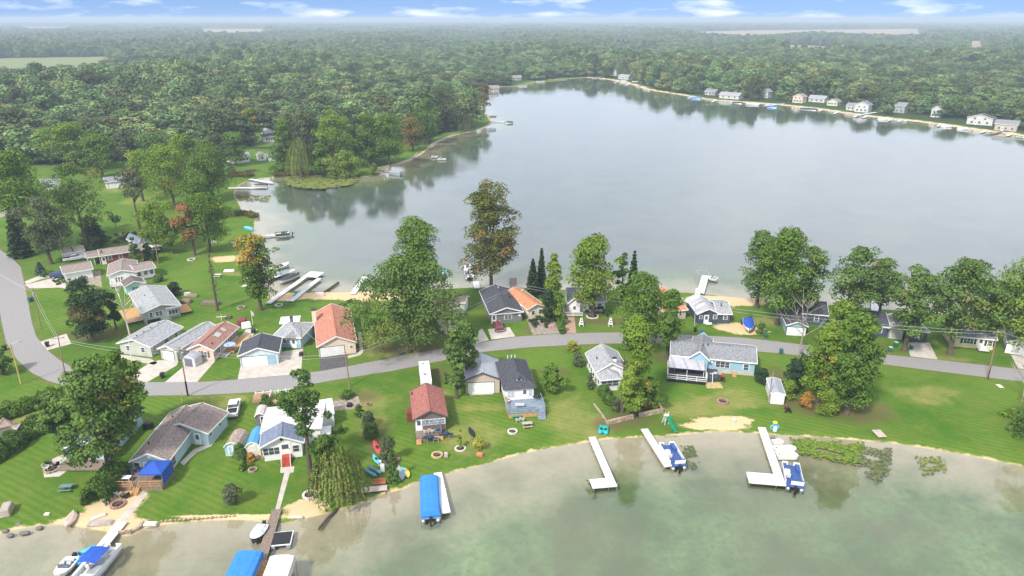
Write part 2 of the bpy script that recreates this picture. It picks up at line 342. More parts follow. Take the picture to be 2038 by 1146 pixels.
def grid(x0, x1, y0, y1, s, slope):
    xs = np.arange(x0, x1 + .01, s); ys = np.arange(y0, y1 + .01, s); X, Y = np.meshgrid(xs, ys)
    sd = shore(X, Y)
    Z = np.where(sd > 0, 0, np.maximum(sd * .5 / slope, -.45 + np.minimum(0, (sd + slope) * .05)))
    Z = np.maximum(Z, -2.8)
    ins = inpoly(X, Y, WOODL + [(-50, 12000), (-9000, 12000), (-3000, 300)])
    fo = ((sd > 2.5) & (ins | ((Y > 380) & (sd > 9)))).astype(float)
    fld = np.zeros(X.shape); fc = np.zeros(X.shape)
    for i, c in enumerate(CLEAR):
        q = inpoly(X, Y, c); fo[q] = 0
        if i == 6: fld[q] = 1; fc[q] = 1
        if 7 <= i <= 12: fld[q] = 1
    nx, ny = len(xs), len(ys); I = np.arange(nx * ny).reshape(ny, nx)
    F = np.stack([I[:-1, :-1], I[:-1, 1:], I[1:, 1:], I[1:, :-1]], -1).reshape(-1, 4)
    V = np.stack([X, Y, Z], -1).reshape(-1, 3)
    at = dict(sd=sd, forest=fo, field=fld, fieldc=fc)
    if s < 2:
        rd = sdist(X, Y, ROADP); sh_ = np.clip(1.1 - np.abs(rd) / 1.3, 0, .62)
        at.update(sand=patch(X, Y, SAND), dry=np.maximum(patch(X, Y, DRY), sh_), dirt=np.maximum(patch(X, Y, DIRT), sh_))
    else: at.update(sand=((X > 90) & (sd < 5) & (sd > -2)).astype(float), dry=fld * 0, dirt=fld * 0)
    return V, F, at
def joined(parts):
    V = []; F = []; A = {}; n = 0
    for v, f, a in parts:
        V.append(v); F.append(f + n); n += len(v)
        for k, x in a.items(): A.setdefault(k, []).append(np.asarray(x, float).ravel())
    return np.concatenate(V), np.concatenate(F), {k: np.concatenate(x) for k, x in A.items()}
def plainrect(x0, x1, y0, y1, nx=1, ny=1, forest=1, sd=60):
    xs = np.linspace(x0, x1, nx + 1); ys = np.linspace(y0, y1, ny + 1); X, Y = np.meshgrid(xs, ys); I = np.arange(X.size).reshape(X.shape)
    F = np.stack([I[:-1, :-1], I[:-1, 1:], I[1:, 1:], I[1:, :-1]], -1).reshape(-1, 4); o = np.ones(X.shape); z = o * 0
    return np.stack([X, Y, z], -1).reshape(-1, 3), F, dict(sd=o * sd, forest=o * forest, field=z, fieldc=z, sand=z, dry=z, dirt=z)
def bigfields():
    V, F, at = plainrect(-5000, 5000, 1300, 7300, 250, 150)
    X = V[:, 0]; Y = V[:, 1]
    for i in range(6, 13):
        q = inpoly(X, Y, CLEAR[i]); at['forest'].ravel()[q] = 0; at['field'] = at['field'].copy(); at['field'].ravel()[q] = 1
        if i == 6: at['fieldc'] = at['fieldc'].copy(); at['fieldc'].ravel()[q] = 1
    return V, F, at
NX0, NX1, NY0, NY1 = -240., 340., 12., 340.
MIDX = 1000.
def lower(g): g[0][:, 2] -= .02; return g
V, F, A_ = joined([grid(NX0, NX1, NY0, NY1, .8, 1.2), lower(grid(-MIDX, MIDX, NY1 - 4, 1300., 4., 4.)), plainrect(-30000, NX0, -6000, NY1, forest=0), plainrect(NX1, 30000, -6000, NY1, forest=0),
                   plainrect(NX0, NX1, -6000, NY0, forest=0), plainrect(-30000, -MIDX, NY1, 1300), plainrect(MIDX, 30000, NY1, 1300), bigfields(),
                   plainrect(-30000, -5000, 1300, 7300), plainrect(5000, 30000, 1300, 7300), plainrect(-30000, 30000, 7300, 40000)])
tag(link("ground", npmesh("ground", V, F, GM, A_)), kind='structure')
# ---------------- water ----------------
def water_mat():
    m = bpy.data.materials.new("lake_water"); m.use_nodes = True; nt = m.node_tree; nt.nodes.clear(); N = nt.nodes.new; L = nt.links.new
    o = N("ShaderNodeOutputMaterial"); g = N("ShaderNodeBsdfGlossy"); t = N("ShaderNodeBsdfTransparent"); mx = N("ShaderNodeMixShader"); ig = N("ShaderNodeNewGeometry")
    dt = N('ShaderNodeVectorMath'); dt.operation = 'DOT_PRODUCT'; L(ig.outputs['Incoming'], dt.inputs[0]); L(ig.outputs['Normal'], dt.inputs[1])
    ab = N('ShaderNodeMath'); ab.operation = 'ABSOLUTE'; L(dt.outputs['Value'], ab.inputs[0]); om = N('ShaderNodeMath'); om.operation = 'SUBTRACT'; om.inputs[0].default_value = 1; L(ab.outputs[0], om.inputs[1])
    pw = N('ShaderNodeMath'); pw.operation = 'POWER'; pw.inputs[1].default_value = 4.4; L(om.outputs[0], pw.inputs[0]); fr = N('ShaderNodeMath'); fr.operation = 'MULTIPLY_ADD'; fr.inputs[1].default_value = .95; fr.inputs[2].default_value = .10; L(pw.outputs[0], fr.inputs[0])
    g.inputs['Roughness'].default_value = .035; g.inputs['Color'].default_value = (.93, .95, .97, 1); t.inputs[0].default_value = (.90, .94, .90, 1)
    geo = N("ShaderNodeNewGeometry"); mp = N("ShaderNodeMapping"); mp.inputs['Scale'].default_value = (1, 1.6, 1); L(geo.outputs['Position'], mp.inputs[0])
    n = N("ShaderNodeTexNoise"); n.inputs['Scale'].default_value = 1.3; n.inputs['Detail'].default_value = 5; L(mp.outputs[0], n.inputs['Vector'])
    n2 = N("ShaderNodeTexNoise"); n2.inputs['Scale'].default_value = .02; n2.inputs['Detail'].default_value = 3; L(geo.outputs['Position'], n2.inputs['Vector'])
    st = N("ShaderNodeMapRange"); st.inputs[1].default_value = .4; st.inputs[2].default_value = .65; st.inputs[3].default_value = .015; st.inputs[4].default_value = .06; L(n2.outputs[0], st.inputs[0])
    bp = N("ShaderNodeBump"); bp.inputs['Distance'].default_value = .3; L(st.outputs[0], bp.inputs['Strength']); L(n.outputs[0], bp.inputs['Height'])
    L(bp.outputs[0], g.inputs['Normal']); L(fr.outputs[0], mx.inputs[0]); L(t.outputs[0], mx.inputs[1]); L(g.outputs[0], mx.inputs[2]); L(mx.outputs[0], o.inputs[0])
    return m
WM = water_mat()
for nm, poly in (("lake_water", mainW), ("pond_water", nearW)):
    me = bpy.data.meshes.new(nm); pts = [Vector((x, y, -.22)) for x, y in poly]
    fs = []
    for a, b_, c in tessellate_polygon([pts]):
        if (pts[b_] - pts[a]).cross(pts[c] - pts[a]).z < 0: b_, c = c, b_
        fs.append((a, b_, c))
    me.from_pydata([tuple(p) for p in pts], [], fs); me.update(); me.materials.append(WM)
    tag(link(nm, me), kind='structure')
# ---------------- road, drives, walks ----------------
ASPH = M("asphalt", (.265, .252, .252), (.215, .205, .205), scale=2.2, rough=.9, detail=10, bump=.2)
ASPD = M("fresh_asphalt", (.07, .068, .072), (.10, .095, .095), scale=.8, rough=.9, detail=8)
BRICKP = M("brick_paving", (.42, .28, .20), (.30, .19, .13), scale=1.5, rough=.9, stripe=('Y', 1.6, .35))
GRAV = M("gravel", (.36, .30, .25), (.17, .14, .11), scale=1.4, rough=.95, detail=8, bump=.6)
sheet("lake_road", UP + LO[::-1], .012, ASPH)
sheet("side_road", [(-300, 440), (-40, 432), (0, 424), (22, 414), (28, 420), (4, 432), (-40, 444), (-300, 455)], .012, ASPH)
for nm, pts, mt in [("driveway", [(49, 567), (126, 548), (131, 562), (131, 574), (118, 572), (60, 574)], CONC), ("driveway", [(80, 680), (132, 664), (142, 684), (94, 697)], CONC),
        ("driveway", [(239, 760.4), (300, 721), (316, 717), (356, 717), (352, 727), (292, 760.8)], CONC), ("driveway", [(328, 760.5), (372, 724), (384, 716), (428, 719), (392, 760.2)], CONC),
        ("driveway", [(473, 755), (478.5, 729), (556, 722), (560, 700), (603, 694), (599, 743.5)], CONC), ("driveway", [(638, 738), (636, 711), (689, 703), (694, 727.8)], ASPD),
        ("walkway", [(712, 660), (719, 661), (723, 700), (717, 707), (693, 713), (692, 708.5), (712, 703), (716, 697)], CONC), ("driveway", [(953, 658), (959.6, 653.6), (973, 676.5), (948, 683)], CONC),
        ("parking_pad", [(971, 655), (1014, 651), (1025.5, 669.5), (978, 675.5)], CONC), ("gravel_yard", [(1048, 634), (1100, 632), (1114, 663.5), (1060, 666)], GRAV),
        ("walkway", [(1120, 612), (1141, 612), (1147, 662.5), (1127, 663)], BRICKP), ("driveway", [(1804, 681), (1850, 682), (1866, 715), (1812, 709)], CONC), ("driveway", [(2012, 706), (2060, 712), (2080, 738), (2026, 733)], CONC),
        ("walkway", [(283, 981), (295, 981), (252, 1036), (232, 1036)], CONC), ("walkway", [(558, 930), (586, 928), (584, 940), (577, 941), (557, 1013), (548, 1013), (566, 941), (558, 941)], CONC),
        ("walkway", [(358, 921), (366, 926), (392, 900), (420, 888), (450, 850), (440, 850), (412, 884), (386, 894)], CONC), ("patio", [(86, 940), (105, 913), (122, 905), (150, 912), (163, 930), (138, 934), (118, 948), (88, 950)], CONC),
        ("walkway", [(238, 705), (300, 714), (314, 722), (306, 726), (234, 711)], CONC), ("yard_track", [(49, 560), (75, 550), (130, 540), (131, 546), (80, 556), (52, 566)], CONC), ("walkway", [(430, 845), (445, 828), (440, 826), (425, 842)], CONC),
        ("walkway", [(528, 878), (545, 880), (540, 905), (500, 918), (500, 900), (520, 896)], BRICKP), ("garden_bed", [(655, 800), (712, 788), (722, 812), (660, 818)], GRAV), ("patio", [(604, 640), (640, 640), (640, 650), (606, 652)], GRAV),
        ("porch_slab", [(1326, 749), (1332, 744), (1405, 757), (1406, 763), (1398, 765)], CONC), ("patio", [(140, 545), (200, 538), (203, 572), (186, 566), (132, 566)], GRAV), ("patio", [(490, 655), (512, 655), (500, 672), (478, 672)], CONC)]:
    sheet(nm, pts, .02, mt)
# ---------------- foliage ----------------
def leafmat(name, dark, light, alt=(.3, .12, .02), obj=.0, trans=.18):
    m = bpy.data.materials.new("leaves_" + name); m.use_nodes = True; nt = m.node_tree; nt.nodes.clear(); N = nt.nodes.new; L = nt.links.new
    o = N("ShaderNodeOutputMaterial"); d = N("ShaderNodeBsdfDiffuse"); t = N("ShaderNodeBsdfTranslucent"); mx = N("ShaderNodeMixShader"); mx.inputs[0].default_value = trans
    a = N("ShaderNodeAttribute"); a.attribute_name = 'tone'; b = N("ShaderNodeAttribute"); b.attribute_name = 'alt'
    m1 = N("ShaderNodeMix"); m1.data_type = 'RGBA'; m1.inputs[6].default_value = (*dark, 1); m1.inputs[7].default_value = (*light, 1); L(a.outputs['Fac'], m1.inputs[0])
    m2 = N("ShaderNodeMix"); m2.data_type = 'RGBA'; L(b.outputs['Fac'], m2.inputs[0]); L(m1.outputs[2], m2.inputs[6]); m2.inputs[7].default_value = (*alt, 1)
    h = N("ShaderNodeHueSaturation"); oi = N("ShaderNodeObjectInfo"); L(m2.outputs[2], h.inputs['Color'])
    for k, lo, hi in (('Hue', .5 - obj * .03, .5 + obj * .03), ('Value', 1 - obj * .45, 1 + obj * .6)):
        r = N("ShaderNodeMapRange"); r.inputs[3].default_value = lo; r.inputs[4].default_value = hi
        if k == 'Value':
            f = N("ShaderNodeMath"); f.operation = 'MULTIPLY'; f.inputs[1].default_value = 7.31; L(oi.outputs['Random'], f.inputs[0]); g = N("ShaderNodeMath"); g.operation = 'FRACT'; L(f.outputs[0], g.inputs[0]); L(g.outputs[0], r.inputs[0])
        else: L(oi.outputs['Random'], r.inputs[0])
        L(r.outputs[0], h.inputs[k])
    L(h.outputs[0], d.inputs[0]); L(h.outputs[0], t.inputs[0]); L(d.outputs[0], mx.inputs[1]); L(t.outputs[0], mx.inputs[2]); L(mx.outputs[0], o.inputs[0])
    return m
LM = dict(
    maple=leafmat('maple', (.060, .125, .018), (.155, .250, .045), (.42, .30, .04)),
    dark=leafmat('dark_oak', (.052, .110, .022), (.165, .250, .065), (.20, .19, .05)),
    bright=leafmat('bright', (.090, .165, .018), (.230, .320, .050), (.50, .38, .05)),
    syca=leafmat('sycamore', (.065, .090, .020), (.165, .180, .045), (.27, .17, .05)),
    fall=leafmat('autumn', (.055, .115, .018), (.150, .220, .040), (.50, .32, .07)),
    red=leafmat('red_maple', (.085, .085, .03), (.22, .15, .06), (.40, .18, .08)),
    pine=leafmat('pine', (.022, .050, .022), (.065, .105, .045), (.20, .16, .05)),
    blue=leafmat('blue_spruce', (.060, .090, .085), (.13, .17, .155), (.1, .1, .06)),
    willow=leafmat('willow', (.085, .120, .025), (.230, .270, .075), (.30, .28, .10)),
    grey=leafmat('grey_green', (.060, .085, .040), (.150, .180, .090), (.28, .24, .10)),
    hedge=leafmat('hedge', (.045, .105, .020), (.130, .210, .050), (.2, .2, .05)),
    yellow=leafmat('yellow_shrub', (.18, .20, .03), (.42, .40, .08), (.6, .4, .1)),
    orange=leafmat('orange_shrub', (.22, .13, .03), (.50, .26, .06), (.55, .12, .06)),
    wood=leafmat('wood', (.048, .088, .034), (.225, .300, .110), (.22, .20, .07), obj=1.0))
def cards(C, Nn, size, rng, asp=1.0):
    n = len(C); Nn = Nn / (np.linalg.norm(Nn, axis=1, keepdims=True) + 1e-9)
    r = rng.normal(size=(n, 3)); A = np.cross(Nn, r); A /= np.linalg.norm(A, axis=1, keepdims=True) + 1e-9; B = np.cross(Nn, A)
    s = (size * rng.uniform(.65, 1.35, n))[:, None] * .5
    V = np.stack([C - A * s, C - B * s * asp * .75 , C + A * s, C + B * s * asp * .75], 1)
    V[:, 1::2] += (Nn * s * .35)[:, None]
    return V.reshape(-1, 3), np.arange(4 * n).reshape(-1, 4)
PROF = dict(
    round=lambda t: np.sin(np.pi * np.clip(t * .80 + .16, 0, 1)) ** .65,
    oval=lambda t: np.sin(np.pi * np.clip(t * .86 + .10, 0, 1)) ** .55,
    column=lambda t: np.sin(np.pi * np.clip(t * .88 + .10, 0, 1)) ** .32,
    taper=lambda t: (1 - t) ** .55 * np.clip(t * 6 + .45, 0, 1),
    vase=lambda t: np.sin(np.pi * np.clip(t * .62 + .20, 0, 1)) ** .9,
    bush=lambda t: np.sqrt(np.clip(1 - t * t, 0, 1)))
def crown_mesh(name, seed, H, W, cb, prof, mat, leaf=.5, n=6000, K=34, alt=0., alttop=False, gap=.55, cr=.17, asym=None, sq=.66):
    """crown from z=cb*H to H, width W: leaf cards on many overlapping clumps of uneven size"""
    rng = np.random.default_rng(seed); h0 = cb * H; hh = H - h0
    t = rng.uniform(.02, .98, K); th = rng.uniform(0, 2 * np.pi, K) ; rr = rng.uniform(0, 1, K) ** gap
    lob = 1 + .22 * np.sin(th * 2 + rng.uniform(0, 6)) + .15 * np.sin(th * 3 + rng.uniform(0, 6))
    rc = rng.uniform(.5, 1.5, K) * cr * .92 * min(W, hh * 1.1)
    rad = np.maximum(PROF[prof](t) * W / 2 * lob - rc * .55, 0) * rr
    rc *= np.clip(.45 + PROF[prof](t), .4, 1)
    cx, cy = rad * np.cos(th), rad * np.sin(th); cz = h0 + t * hh; cz = np.clip(cz, h0 + rc * .4, H - rc * .6)
    if asym: cx += asym * (cz - h0) / hh * W
    nc = int(K * .22)   # inner filling clumps
    ti = rng.uniform(.15, .85, nc); ri = PROF[prof](ti) * W * .22
    thi = rng.uniform(0, 6.28, nc)
    cx = np.r_[cx, ri * np.cos(thi)]; cy = np.r_[cy, ri * np.sin(thi)]; cz = np.r_[cz, h0 + ti * hh]; rc = np.r_[rc, np.full(nc, cr * 1.1 * min(W, hh))]
    K2 = len(cx); p = rc ** 2; p /= p.sum(); k = rng.choice(K2, n, p=p)
    d = rng.normal(size=(n, 3)); d[:, 2] += .65; d /= np.linalg.norm(d, axis=1, keepdims=True)
    q = rng.uniform(.62, 1.08, n) + rng.normal(size=n) * .06
    C = np.stack([cx[k], cy[k], cz[k]], 1) + d * (rc[k] * q)[:, None] * np.array([1, 1, sq])
    Nn = d * .75 + rng.normal(size=(n, 3)) * .42 + np.array([0, 0, .35])
    V, F = cards(C, Nn, leaf, rng)
    ct = rng.uniform(0, 1, K2)
    tone = np.clip(ct[k] * .6 + rng.uniform(0, .5, n) - .05 + .08 * (q - .85), 0, 1)
    ca = (rng.uniform(0, 1, K2) < alt).astype(float)
    if alttop: ca = ((cz - h0) / hh > .62).astype(float) * (rng.uniform(0, 1, K2) < alt * 2)
    al = np.clip(ca[k] * rng.uniform(.35, 1, n), 0, 1)
    return npmesh(name, V, F, mat, fattrs=dict(tone=tone, alt=al))
def conifer_mesh(name, seed, H, W, cb, mat, leaf=.5, n=5000, whorl=16, sparse=0., droop=.25, alt=0.):
    rng = np.random.default_rng(seed); t = rng.integers(0, whorl, n) / whorl; t = t + rng.uniform(0, .25 / whorl, n)
    nb = 9; b = rng.integers(0, nb, n); th = b * 2 * np.pi / nb + (t * whorl // 1) * 2.4 + rng.normal(size=n) * .16
    keep = np.sin((t * whorl // 1) * 12.7 + b * 4.1) > (-1 + 2 * sparse)
    bl = (1 - t) ** .8 * (.75 + .35 * np.abs(np.sin(b * 3.1 + (t * whorl // 1) * 1.7)))
    u = rng.uniform(.1, 1, n) ** .75; r = u * bl * W / 2
    z = cb * H + t * (1 - cb) * H - droop * r + rng.normal(size=n) * .08 + leaf * .3
    C = np.stack([r * np.cos(th), r * np.sin(th), z], 1); Nn = rng.normal(size=(n, 3)) * .5 + np.array([0, 0, 1.])
    C = C[keep]; V, F = cards(C, Nn[keep], leaf, rng, 1.1); m = len(C)
    return npmesh(name, V, F, mat, fattrs=dict(tone=np.clip(rng.uniform(0, .7, m) + u[keep] * .3, 0, 1), alt=(rng.uniform(0, 1, m) < alt) * rng.uniform(.3, 1, m)))
def willow_mesh(name, seed, H, W, mat, n=90, leaf=.42):
    rng = np.random.default_rng(seed); Cs = []; Ns = []; T = []
    for i in range(n * 2):
        a = rng.uniform(0, 6.28); rr = W / 2 * rng.uniform(.05, 1) ** .6; top = H * (1 - .50 * (rr / (W / 2)) ** 2.2) * rng.uniform(.86, 1); end = max(H * .10, top - H * rng.uniform(.3, .65))
        zz = np.arange(end, top, .22); m = len(zz)
        if m < 2: continue
        f = (top - zz) / (top - end); rad = rr * (1 + .16 * np.sin(f * 2)) + rng.normal(size=m) * .05
        Cs.append(np.stack([rad * np.cos(a + rng.normal(size=m) * .02), rad * np.sin(a + rng.normal(size=m) * .02), zz], 1)); Ns.append(np.tile([np.cos(a), np.sin(a), .45], (m, 1)) + rng.normal(size=(m, 3)) * .35); T.append(np.full(m, rng.uniform(0, .75)) + rng.uniform(0, .25, m))
    C = np.concatenate(Cs); V, F = cards(C, np.concatenate(Ns), leaf, rng, .8); t = np.concatenate(T)
    return npmesh(name, V, F, mat, fattrs=dict(tone=t, alt=t * 0))
def trunk_mb(seed, H, W, cb, r, conifer=False, reach=.62, nl=7):
    rng = random.Random(seed); m = MB(); lean = (rng.uniform(-.02, .02) * H, rng.uniform(-.02, .02) * H)
    top = H * (.95 if conifer else .72)
    pts = [(lean[0] * t, lean[1] * t, -.25 + (top + .25) * t) for t in (0, .08, .3, .6, 1)]
    m.tube(pts, [r * 1.45, r, r * .8, r * .5, r * .12], 8)
    if not conifer:
        for i in range(nl):
            t = rng.uniform(max(cb * .8, .15), .6); a = i * 2.4 + rng.uniform(-.4, .4); l = W / 2 * reach * rng.uniform(.7, 1.1); z0 = H * t
            p0 = (lean[0] * t, lean[1] * t, z0); p1 = (math.cos(a) * l * .5, math.sin(a) * l * .5, z0 + l * .45); p2 = (math.cos(a) * l, math.sin(a) * l, z0 + l * rng.uniform(.6, 1.0))
            m.tube([p0, p1, p2], [r * .42, r * .28, r * .07], 5)
    return m
TREES = []
def tree(bx, by, ty, wpx, kind, mat, label, cb=.22, seed=None, n=6000, leaf=.5, K=34, alt=0., name="tree", cat="tree", group=None, asym=None, alttop=False, gap=.55, cr=.17, z=0, wm=None, **kw):
    p = P(bx, by, z); H = max(height_at(p, ty) - z, .5); top = Vector((p.x, p.y, H * .6)); W = wm or wpx * mpp(top)
    seed = seed if seed is not None else int(bx * 7 + by)
    root = thing(name, label, cat, p, random.Random(seed).uniform(0, 6.28) if not asym else 0, group)
    r = max(.05, min(.5, H * .021 + W * .008))
    if kind == 'conifer':
        cr_ = link("crown", conifer_mesh("crown", seed, H, W, cb, LM[mat], leaf, n, alt=alt, **kw), root); trunk_mb(seed, H, W, cb, r * .8, True).build("trunk", BARK, root)
    elif kind == 'willow':
        cr_ = link("crown", willow_mesh("crown", seed, H, W, LM[mat], **kw), root); trunk_mb(seed, H, W, .3, r, reach=.4).build("trunk", BARK, root)
    else:
        cr_ = link("crown", crown_mesh("crown", seed, H, W, cb, kind, LM[mat], leaf, n, K, alt, alttop, gap, cr, asym), root)
        trunk_mb(seed, H, W, cb, r).build("trunk", BARK, root)
    TREES.append((p.x, p.y)); return root
def shrub(bx, by, ty, wpx, mat, label, n=900, leaf=.28, kind='bush', cb=.02, name="shrub", cat="shrub", group=None, alt=0., K=16, d=1.0):
    p = P(bx, by); H = max(height_at(p, ty), .4); W = wpx * mpp(p); root_z = p
    me = crown_mesh(name, int(bx + by * 3), H, W, cb, kind, LM[mat], leaf, n, K, alt, False, .5, .24)
    o = link(name, me); o.location = p; o.scale = (1, d, 1); tag(o, label, cat, group); return o
# ---- trees near the camera, each traced: base, top, width ----
T = tree
T(226, 955, 712, 150, 'round', 'dark', "big dark oak beside the blue house with the blue canopy tent", cb=.18, n=12500, K=90, leaf=.48, alt=.06, cr=.125, gap=.42)
T(262, 868, 700, 92, 'oval', 'maple', "green maple behind the big dark oak, nearest the lake road", cb=.25, n=8000, K=40, alt=.06)
T(128, 900, 770, 70, 'round', 'dark', "dark oak over the patio, left side of the big oak", cb=.3, n=5000, K=30)
T(185, 678, 556, 92, 'oval', 'pine', "wide dark pine beside the bare birch", cb=.12, n=8000, K=44, leaf=.45, gap=.4, cr=.14, alt=.08)
T(232, 655, 580, 34, 'oval', 'pine', "small dark pine behind the bare birch trunk", cb=.2, n=2400, K=18, leaf=.4)
T(44, 510, 402, 46, 'conifer', 'pine', "tall narrow dark spruce at the bend of the lake road", cb=.03, n=7000, leaf=.8, whorl=22)
T(58, 500, 302, 140, 'round', 'maple', "tall spreading tree behind the narrow spruce at the road bend", cb=.42, n=8000, K=46, leaf=.6)
T(102, 525, 390, 94, 'oval', 'grey', "grey green tree beside the narrow spruce", cb=.2, n=7000, K=36, leaf=.55)
T(174, 500, 330, 124, 'vase', 'dark', "tall open tree with brown tinged branches beside the garage and white pickup", cb=.30, n=6500, K=48, leaf=.55, alt=.25, gap=.4, cr=.12)
T(190, 490, 430, 62, 'conifer', 'pine', "dark layered pine under the tall open tree", cb=.12, n=4200, leaf=.6, whorl=9, droop=.05)
T(152, 345, 246, 118, 'round', 'bright', "wide pale topped tree at the edge of the wood, left side", cb=.3, n=7000, K=44, leaf=.75, alt=.03)
T(265, 330, 260, 92, 'round', 'grey', "grey green rounded tree right of the pale topped tree", cb=.2, n=5000, K=32, leaf=.75)
T(279, 458, 338, 62, 'round', 'grey', "slender leaning tree on the lawn with leaves only at its top", cb=.55, n=3000, K=22, leaf=.55, alt=.08)
T(348, 415, 288, 128, 'round', 'bright', "big bright green tree behind the lakeside lawn", cb=.2, n=9000, K=52, leaf=.6, alt=.06)
T(285, 400, 298, 84, 'round', 'bright', "yellowing tree left of the big bright green tree", cb=.3, n=4500, K=30, leaf=.6, alt=.1)
T(424, 398, 280, 100, 'round', 'maple', "green tree beside the bay, right of the bright tree", cb=.15, n=8000, K=44, leaf=.6)
T(372, 352, 266, 76, 'round', 'bright', "pale crowned tree rising behind the bright green trees", cb=.3, n=5000, K=34, leaf=.7, alt=.04)
T(420, 500, 384, 98, 'round', 'maple', "leafy tree on the lakeside lawn beside the rusty red tree", cb=.2, n=8000, K=44, leaf=.5, alt=.06)
T(388, 508, 404, 62, 'oval', 'red', "rusty red tree turning early on the lakeside lawn", cb=.22, n=4200, K=28, leaf=.45, alt=.5)
T(320, 500, 400, 84, 'round', 'bright', "fresh green tree behind the white cottage roof", cb=.15, n=6000, K=34, leaf=.5)
T(345, 505, 440, 40, 'round', 'maple', "low green tree under the rusty red tree, left side", cb=.15, n=2500, K=20, leaf=.5)
T(231, 453, 424, 26, 'round', 'dark', "small round tree alone on the big lawn", cb=.3, n=1400, K=12, leaf=.4)
T(272, 527, 470, 30, 'taper', 'hedge', "cone shaped cedar in front of the long brown house", cb=.02, n=3400, K=26, leaf=.35, gap=.3)
T(297, 520, 478, 24, 'taper', 'pine', "second cone shaped cedar, right end of the long brown house", cb=.02, n=2400, K=22, leaf=.35, gap=.3)
T(312, 522, 492, 20, 'taper', 'pine', "short dark cedar near the wooden pole", cb=.02, n=1600, K=16, leaf=.35, gap=.3)
T(207, 523, 498, 14, 'taper', 'pine', "small cedar in front of the red wall", cb=.02, n=1000, K=14, leaf=.35)
T(82, 545, 522, 24, 'conifer', 'blue', "small blue spruce between two driveways", cb=.02, n=1800, leaf=.45, whorl=9)
T(520, 617, 470, 92, 'oval', 'fall', "lakeside maple turning orange at the top above the boats", cb=.2, n=9500, K=60, leaf=.5, alt=.22, alttop=True, cr=.15)
T(433, 618, 484, 22, 'conifer', 'grey', "thin nearly bare spruce on the back lawn", cb=.22, n=1100, leaf=.3, whorl=20, sparse=.5, alt=.3)
T(815, 700, 512, 200, 'round', 'dark', "huge dark oak over the roof of the brick red roofed house", cb=.1, n=17000, K=120, leaf=.5, alt=.06, cr=.115, gap=.4)
T(838, 640, 436, 112, 'oval', 'maple', "tall green tree rising behind the huge dark oak", cb=.35, n=10000, K=52, leaf=.5)
T(978, 575, 362, 122, 'column', 'syca', "towering bronze green sycamore on the main lake shore", cb=.14, n=15000, K=100, leaf=.5, alt=.16, cr=.135)
T(1077, 582, 493, 26, 'conifer', 'pine', "narrow dark spruce behind the orange roof", cb=.04, n=3500, leaf=.5, whorl=18)
T(1060, 590, 514, 34, 'conifer', 'pine', "wider dark spruce just behind the orange roof", cb=.02, n=4000, leaf=.5, whorl=16)
T(1100, 632, 502, 54, 'taper', 'bright', "light green pointed tree beside the orange roofed house", cb=.04, n=7000, K=44, leaf=.42)
T(1092, 640, 575, 34, 'column', 'pine', "dark cedar under the light green pointed tree", cb=.02, n=3500, K=26, leaf=.4)
T(1179, 630, 466, 108, 'round', 'bright', "round yellow green maple over the white house", cb=.16, n=10000, K=60, leaf=.5, alt=.03)
T(1236, 600, 498, 36, 'oval', 'hedge', "green tree between the yellow green maple and the dark spruce", cb=.1, n=3000, K=22, leaf=.5)
T(1257, 600, 497, 32, 'conifer', 'pine', "dark spruce right of the yellow green maple", cb=.05, n=3600, leaf=.5, whorl=16)
T(1272, 690, 544, 118, 'round', 'maple', "full green maple beside the lake road, centre of the photo", cb=.12, n=10000, K=54, leaf=.46)
T(1327, 712, 578, 62, 'oval', 'maple', "green maple whose trunk stands by the blue house with the awning", cb=.2, n=7500, K=40, leaf=.42)
T(1258, 822, 632, 72, 'column', 'bright', "tall narrow lime green tree on the walled lake terrace", cb=.02, n=11000, K=60, leaf=.4)
T(1293, 814, 752, 48, 'round', 'fall', "low tree with yellow and rust leaves on the walled terrace", cb=.02, n=4200, K=28, leaf=.38, alt=.2)
T(1238, 820, 656, 34, 'oval', 'hedge', "slim bare trunked tree with a small crown above the white cottage roof", cb=.72, n=1600, K=14, leaf=.42)
T(909, 792, 652, 42, 'column', 'dark', "columnar dark tree beside the grey roofed garage", cb=.14, n=7000, K=44, leaf=.42)
T(928, 765, 640, 54, 'oval', 'dark', "dark leafy tree behind the columnar tree, near the road", cb=.3, n=4500, K=32, leaf=.45)
T(1098, 778, 724, 52, 'round', 'maple', "small round tree on the mown lawn right of the hip roofed house", cb=.08, n=4500, K=28, leaf=.36)
T(1546, 646, 456, 128, 'round', 'maple', "wide green oak on the shore behind the blue covered boat", cb=.22, n=11000, K=58, leaf=.5)
T(1506, 612, 462, 92, 'round', 'dark', "dark oak on the shore, left half of the wide green oak", cb=.14, n=8500, K=48, leaf=.5)
T(1598, 640, 490, 84, 'round', 'dark', "dark oak between the wide green oak and the dark roofed house", cb=.25, n=5500, K=36, leaf=.5, alt=.1)
T(1690, 660, 492, 106, 'round', 'dark', "dark uneven oak behind the lime green tree", cb=.2, n=7000, K=42, leaf=.5, alt=.1)
T(1745, 645, 516, 84, 'round', 'dark', "dark oak behind the navy house", cb=.3, n=4500, K=30, leaf=.5)
T(1799, 698, 532, 98, 'vase', 'dark', "dark oak standing beside the driveway of the navy garage", cb=.25, n=6500, K=42, leaf=.48, alt=.12, cr=.14)
T(1889, 704, 518, 104, 'oval', 'dark', "brown tinged oak in front of the yellow house", cb=.2, n=9500, K=56, leaf=.5, alt=.1)
T(1956, 690, 560, 96, 'round', 'dark', "dark tree over the roof of the yellow house", cb=.3, n=5500, K=34, leaf=.5)
T(2024, 700, 520, 150, 'round', 'bright', "bright green tree at the right edge beside the main lake", cb=.12, n=11000, K=56, leaf=.5)
T(1684, 824, 622, 118, 'round', 'maple', "huge green tree on the right lawn beside the pond", cb=.12, n=13500, K=100, leaf=.44, cr=.12, gap=.42)
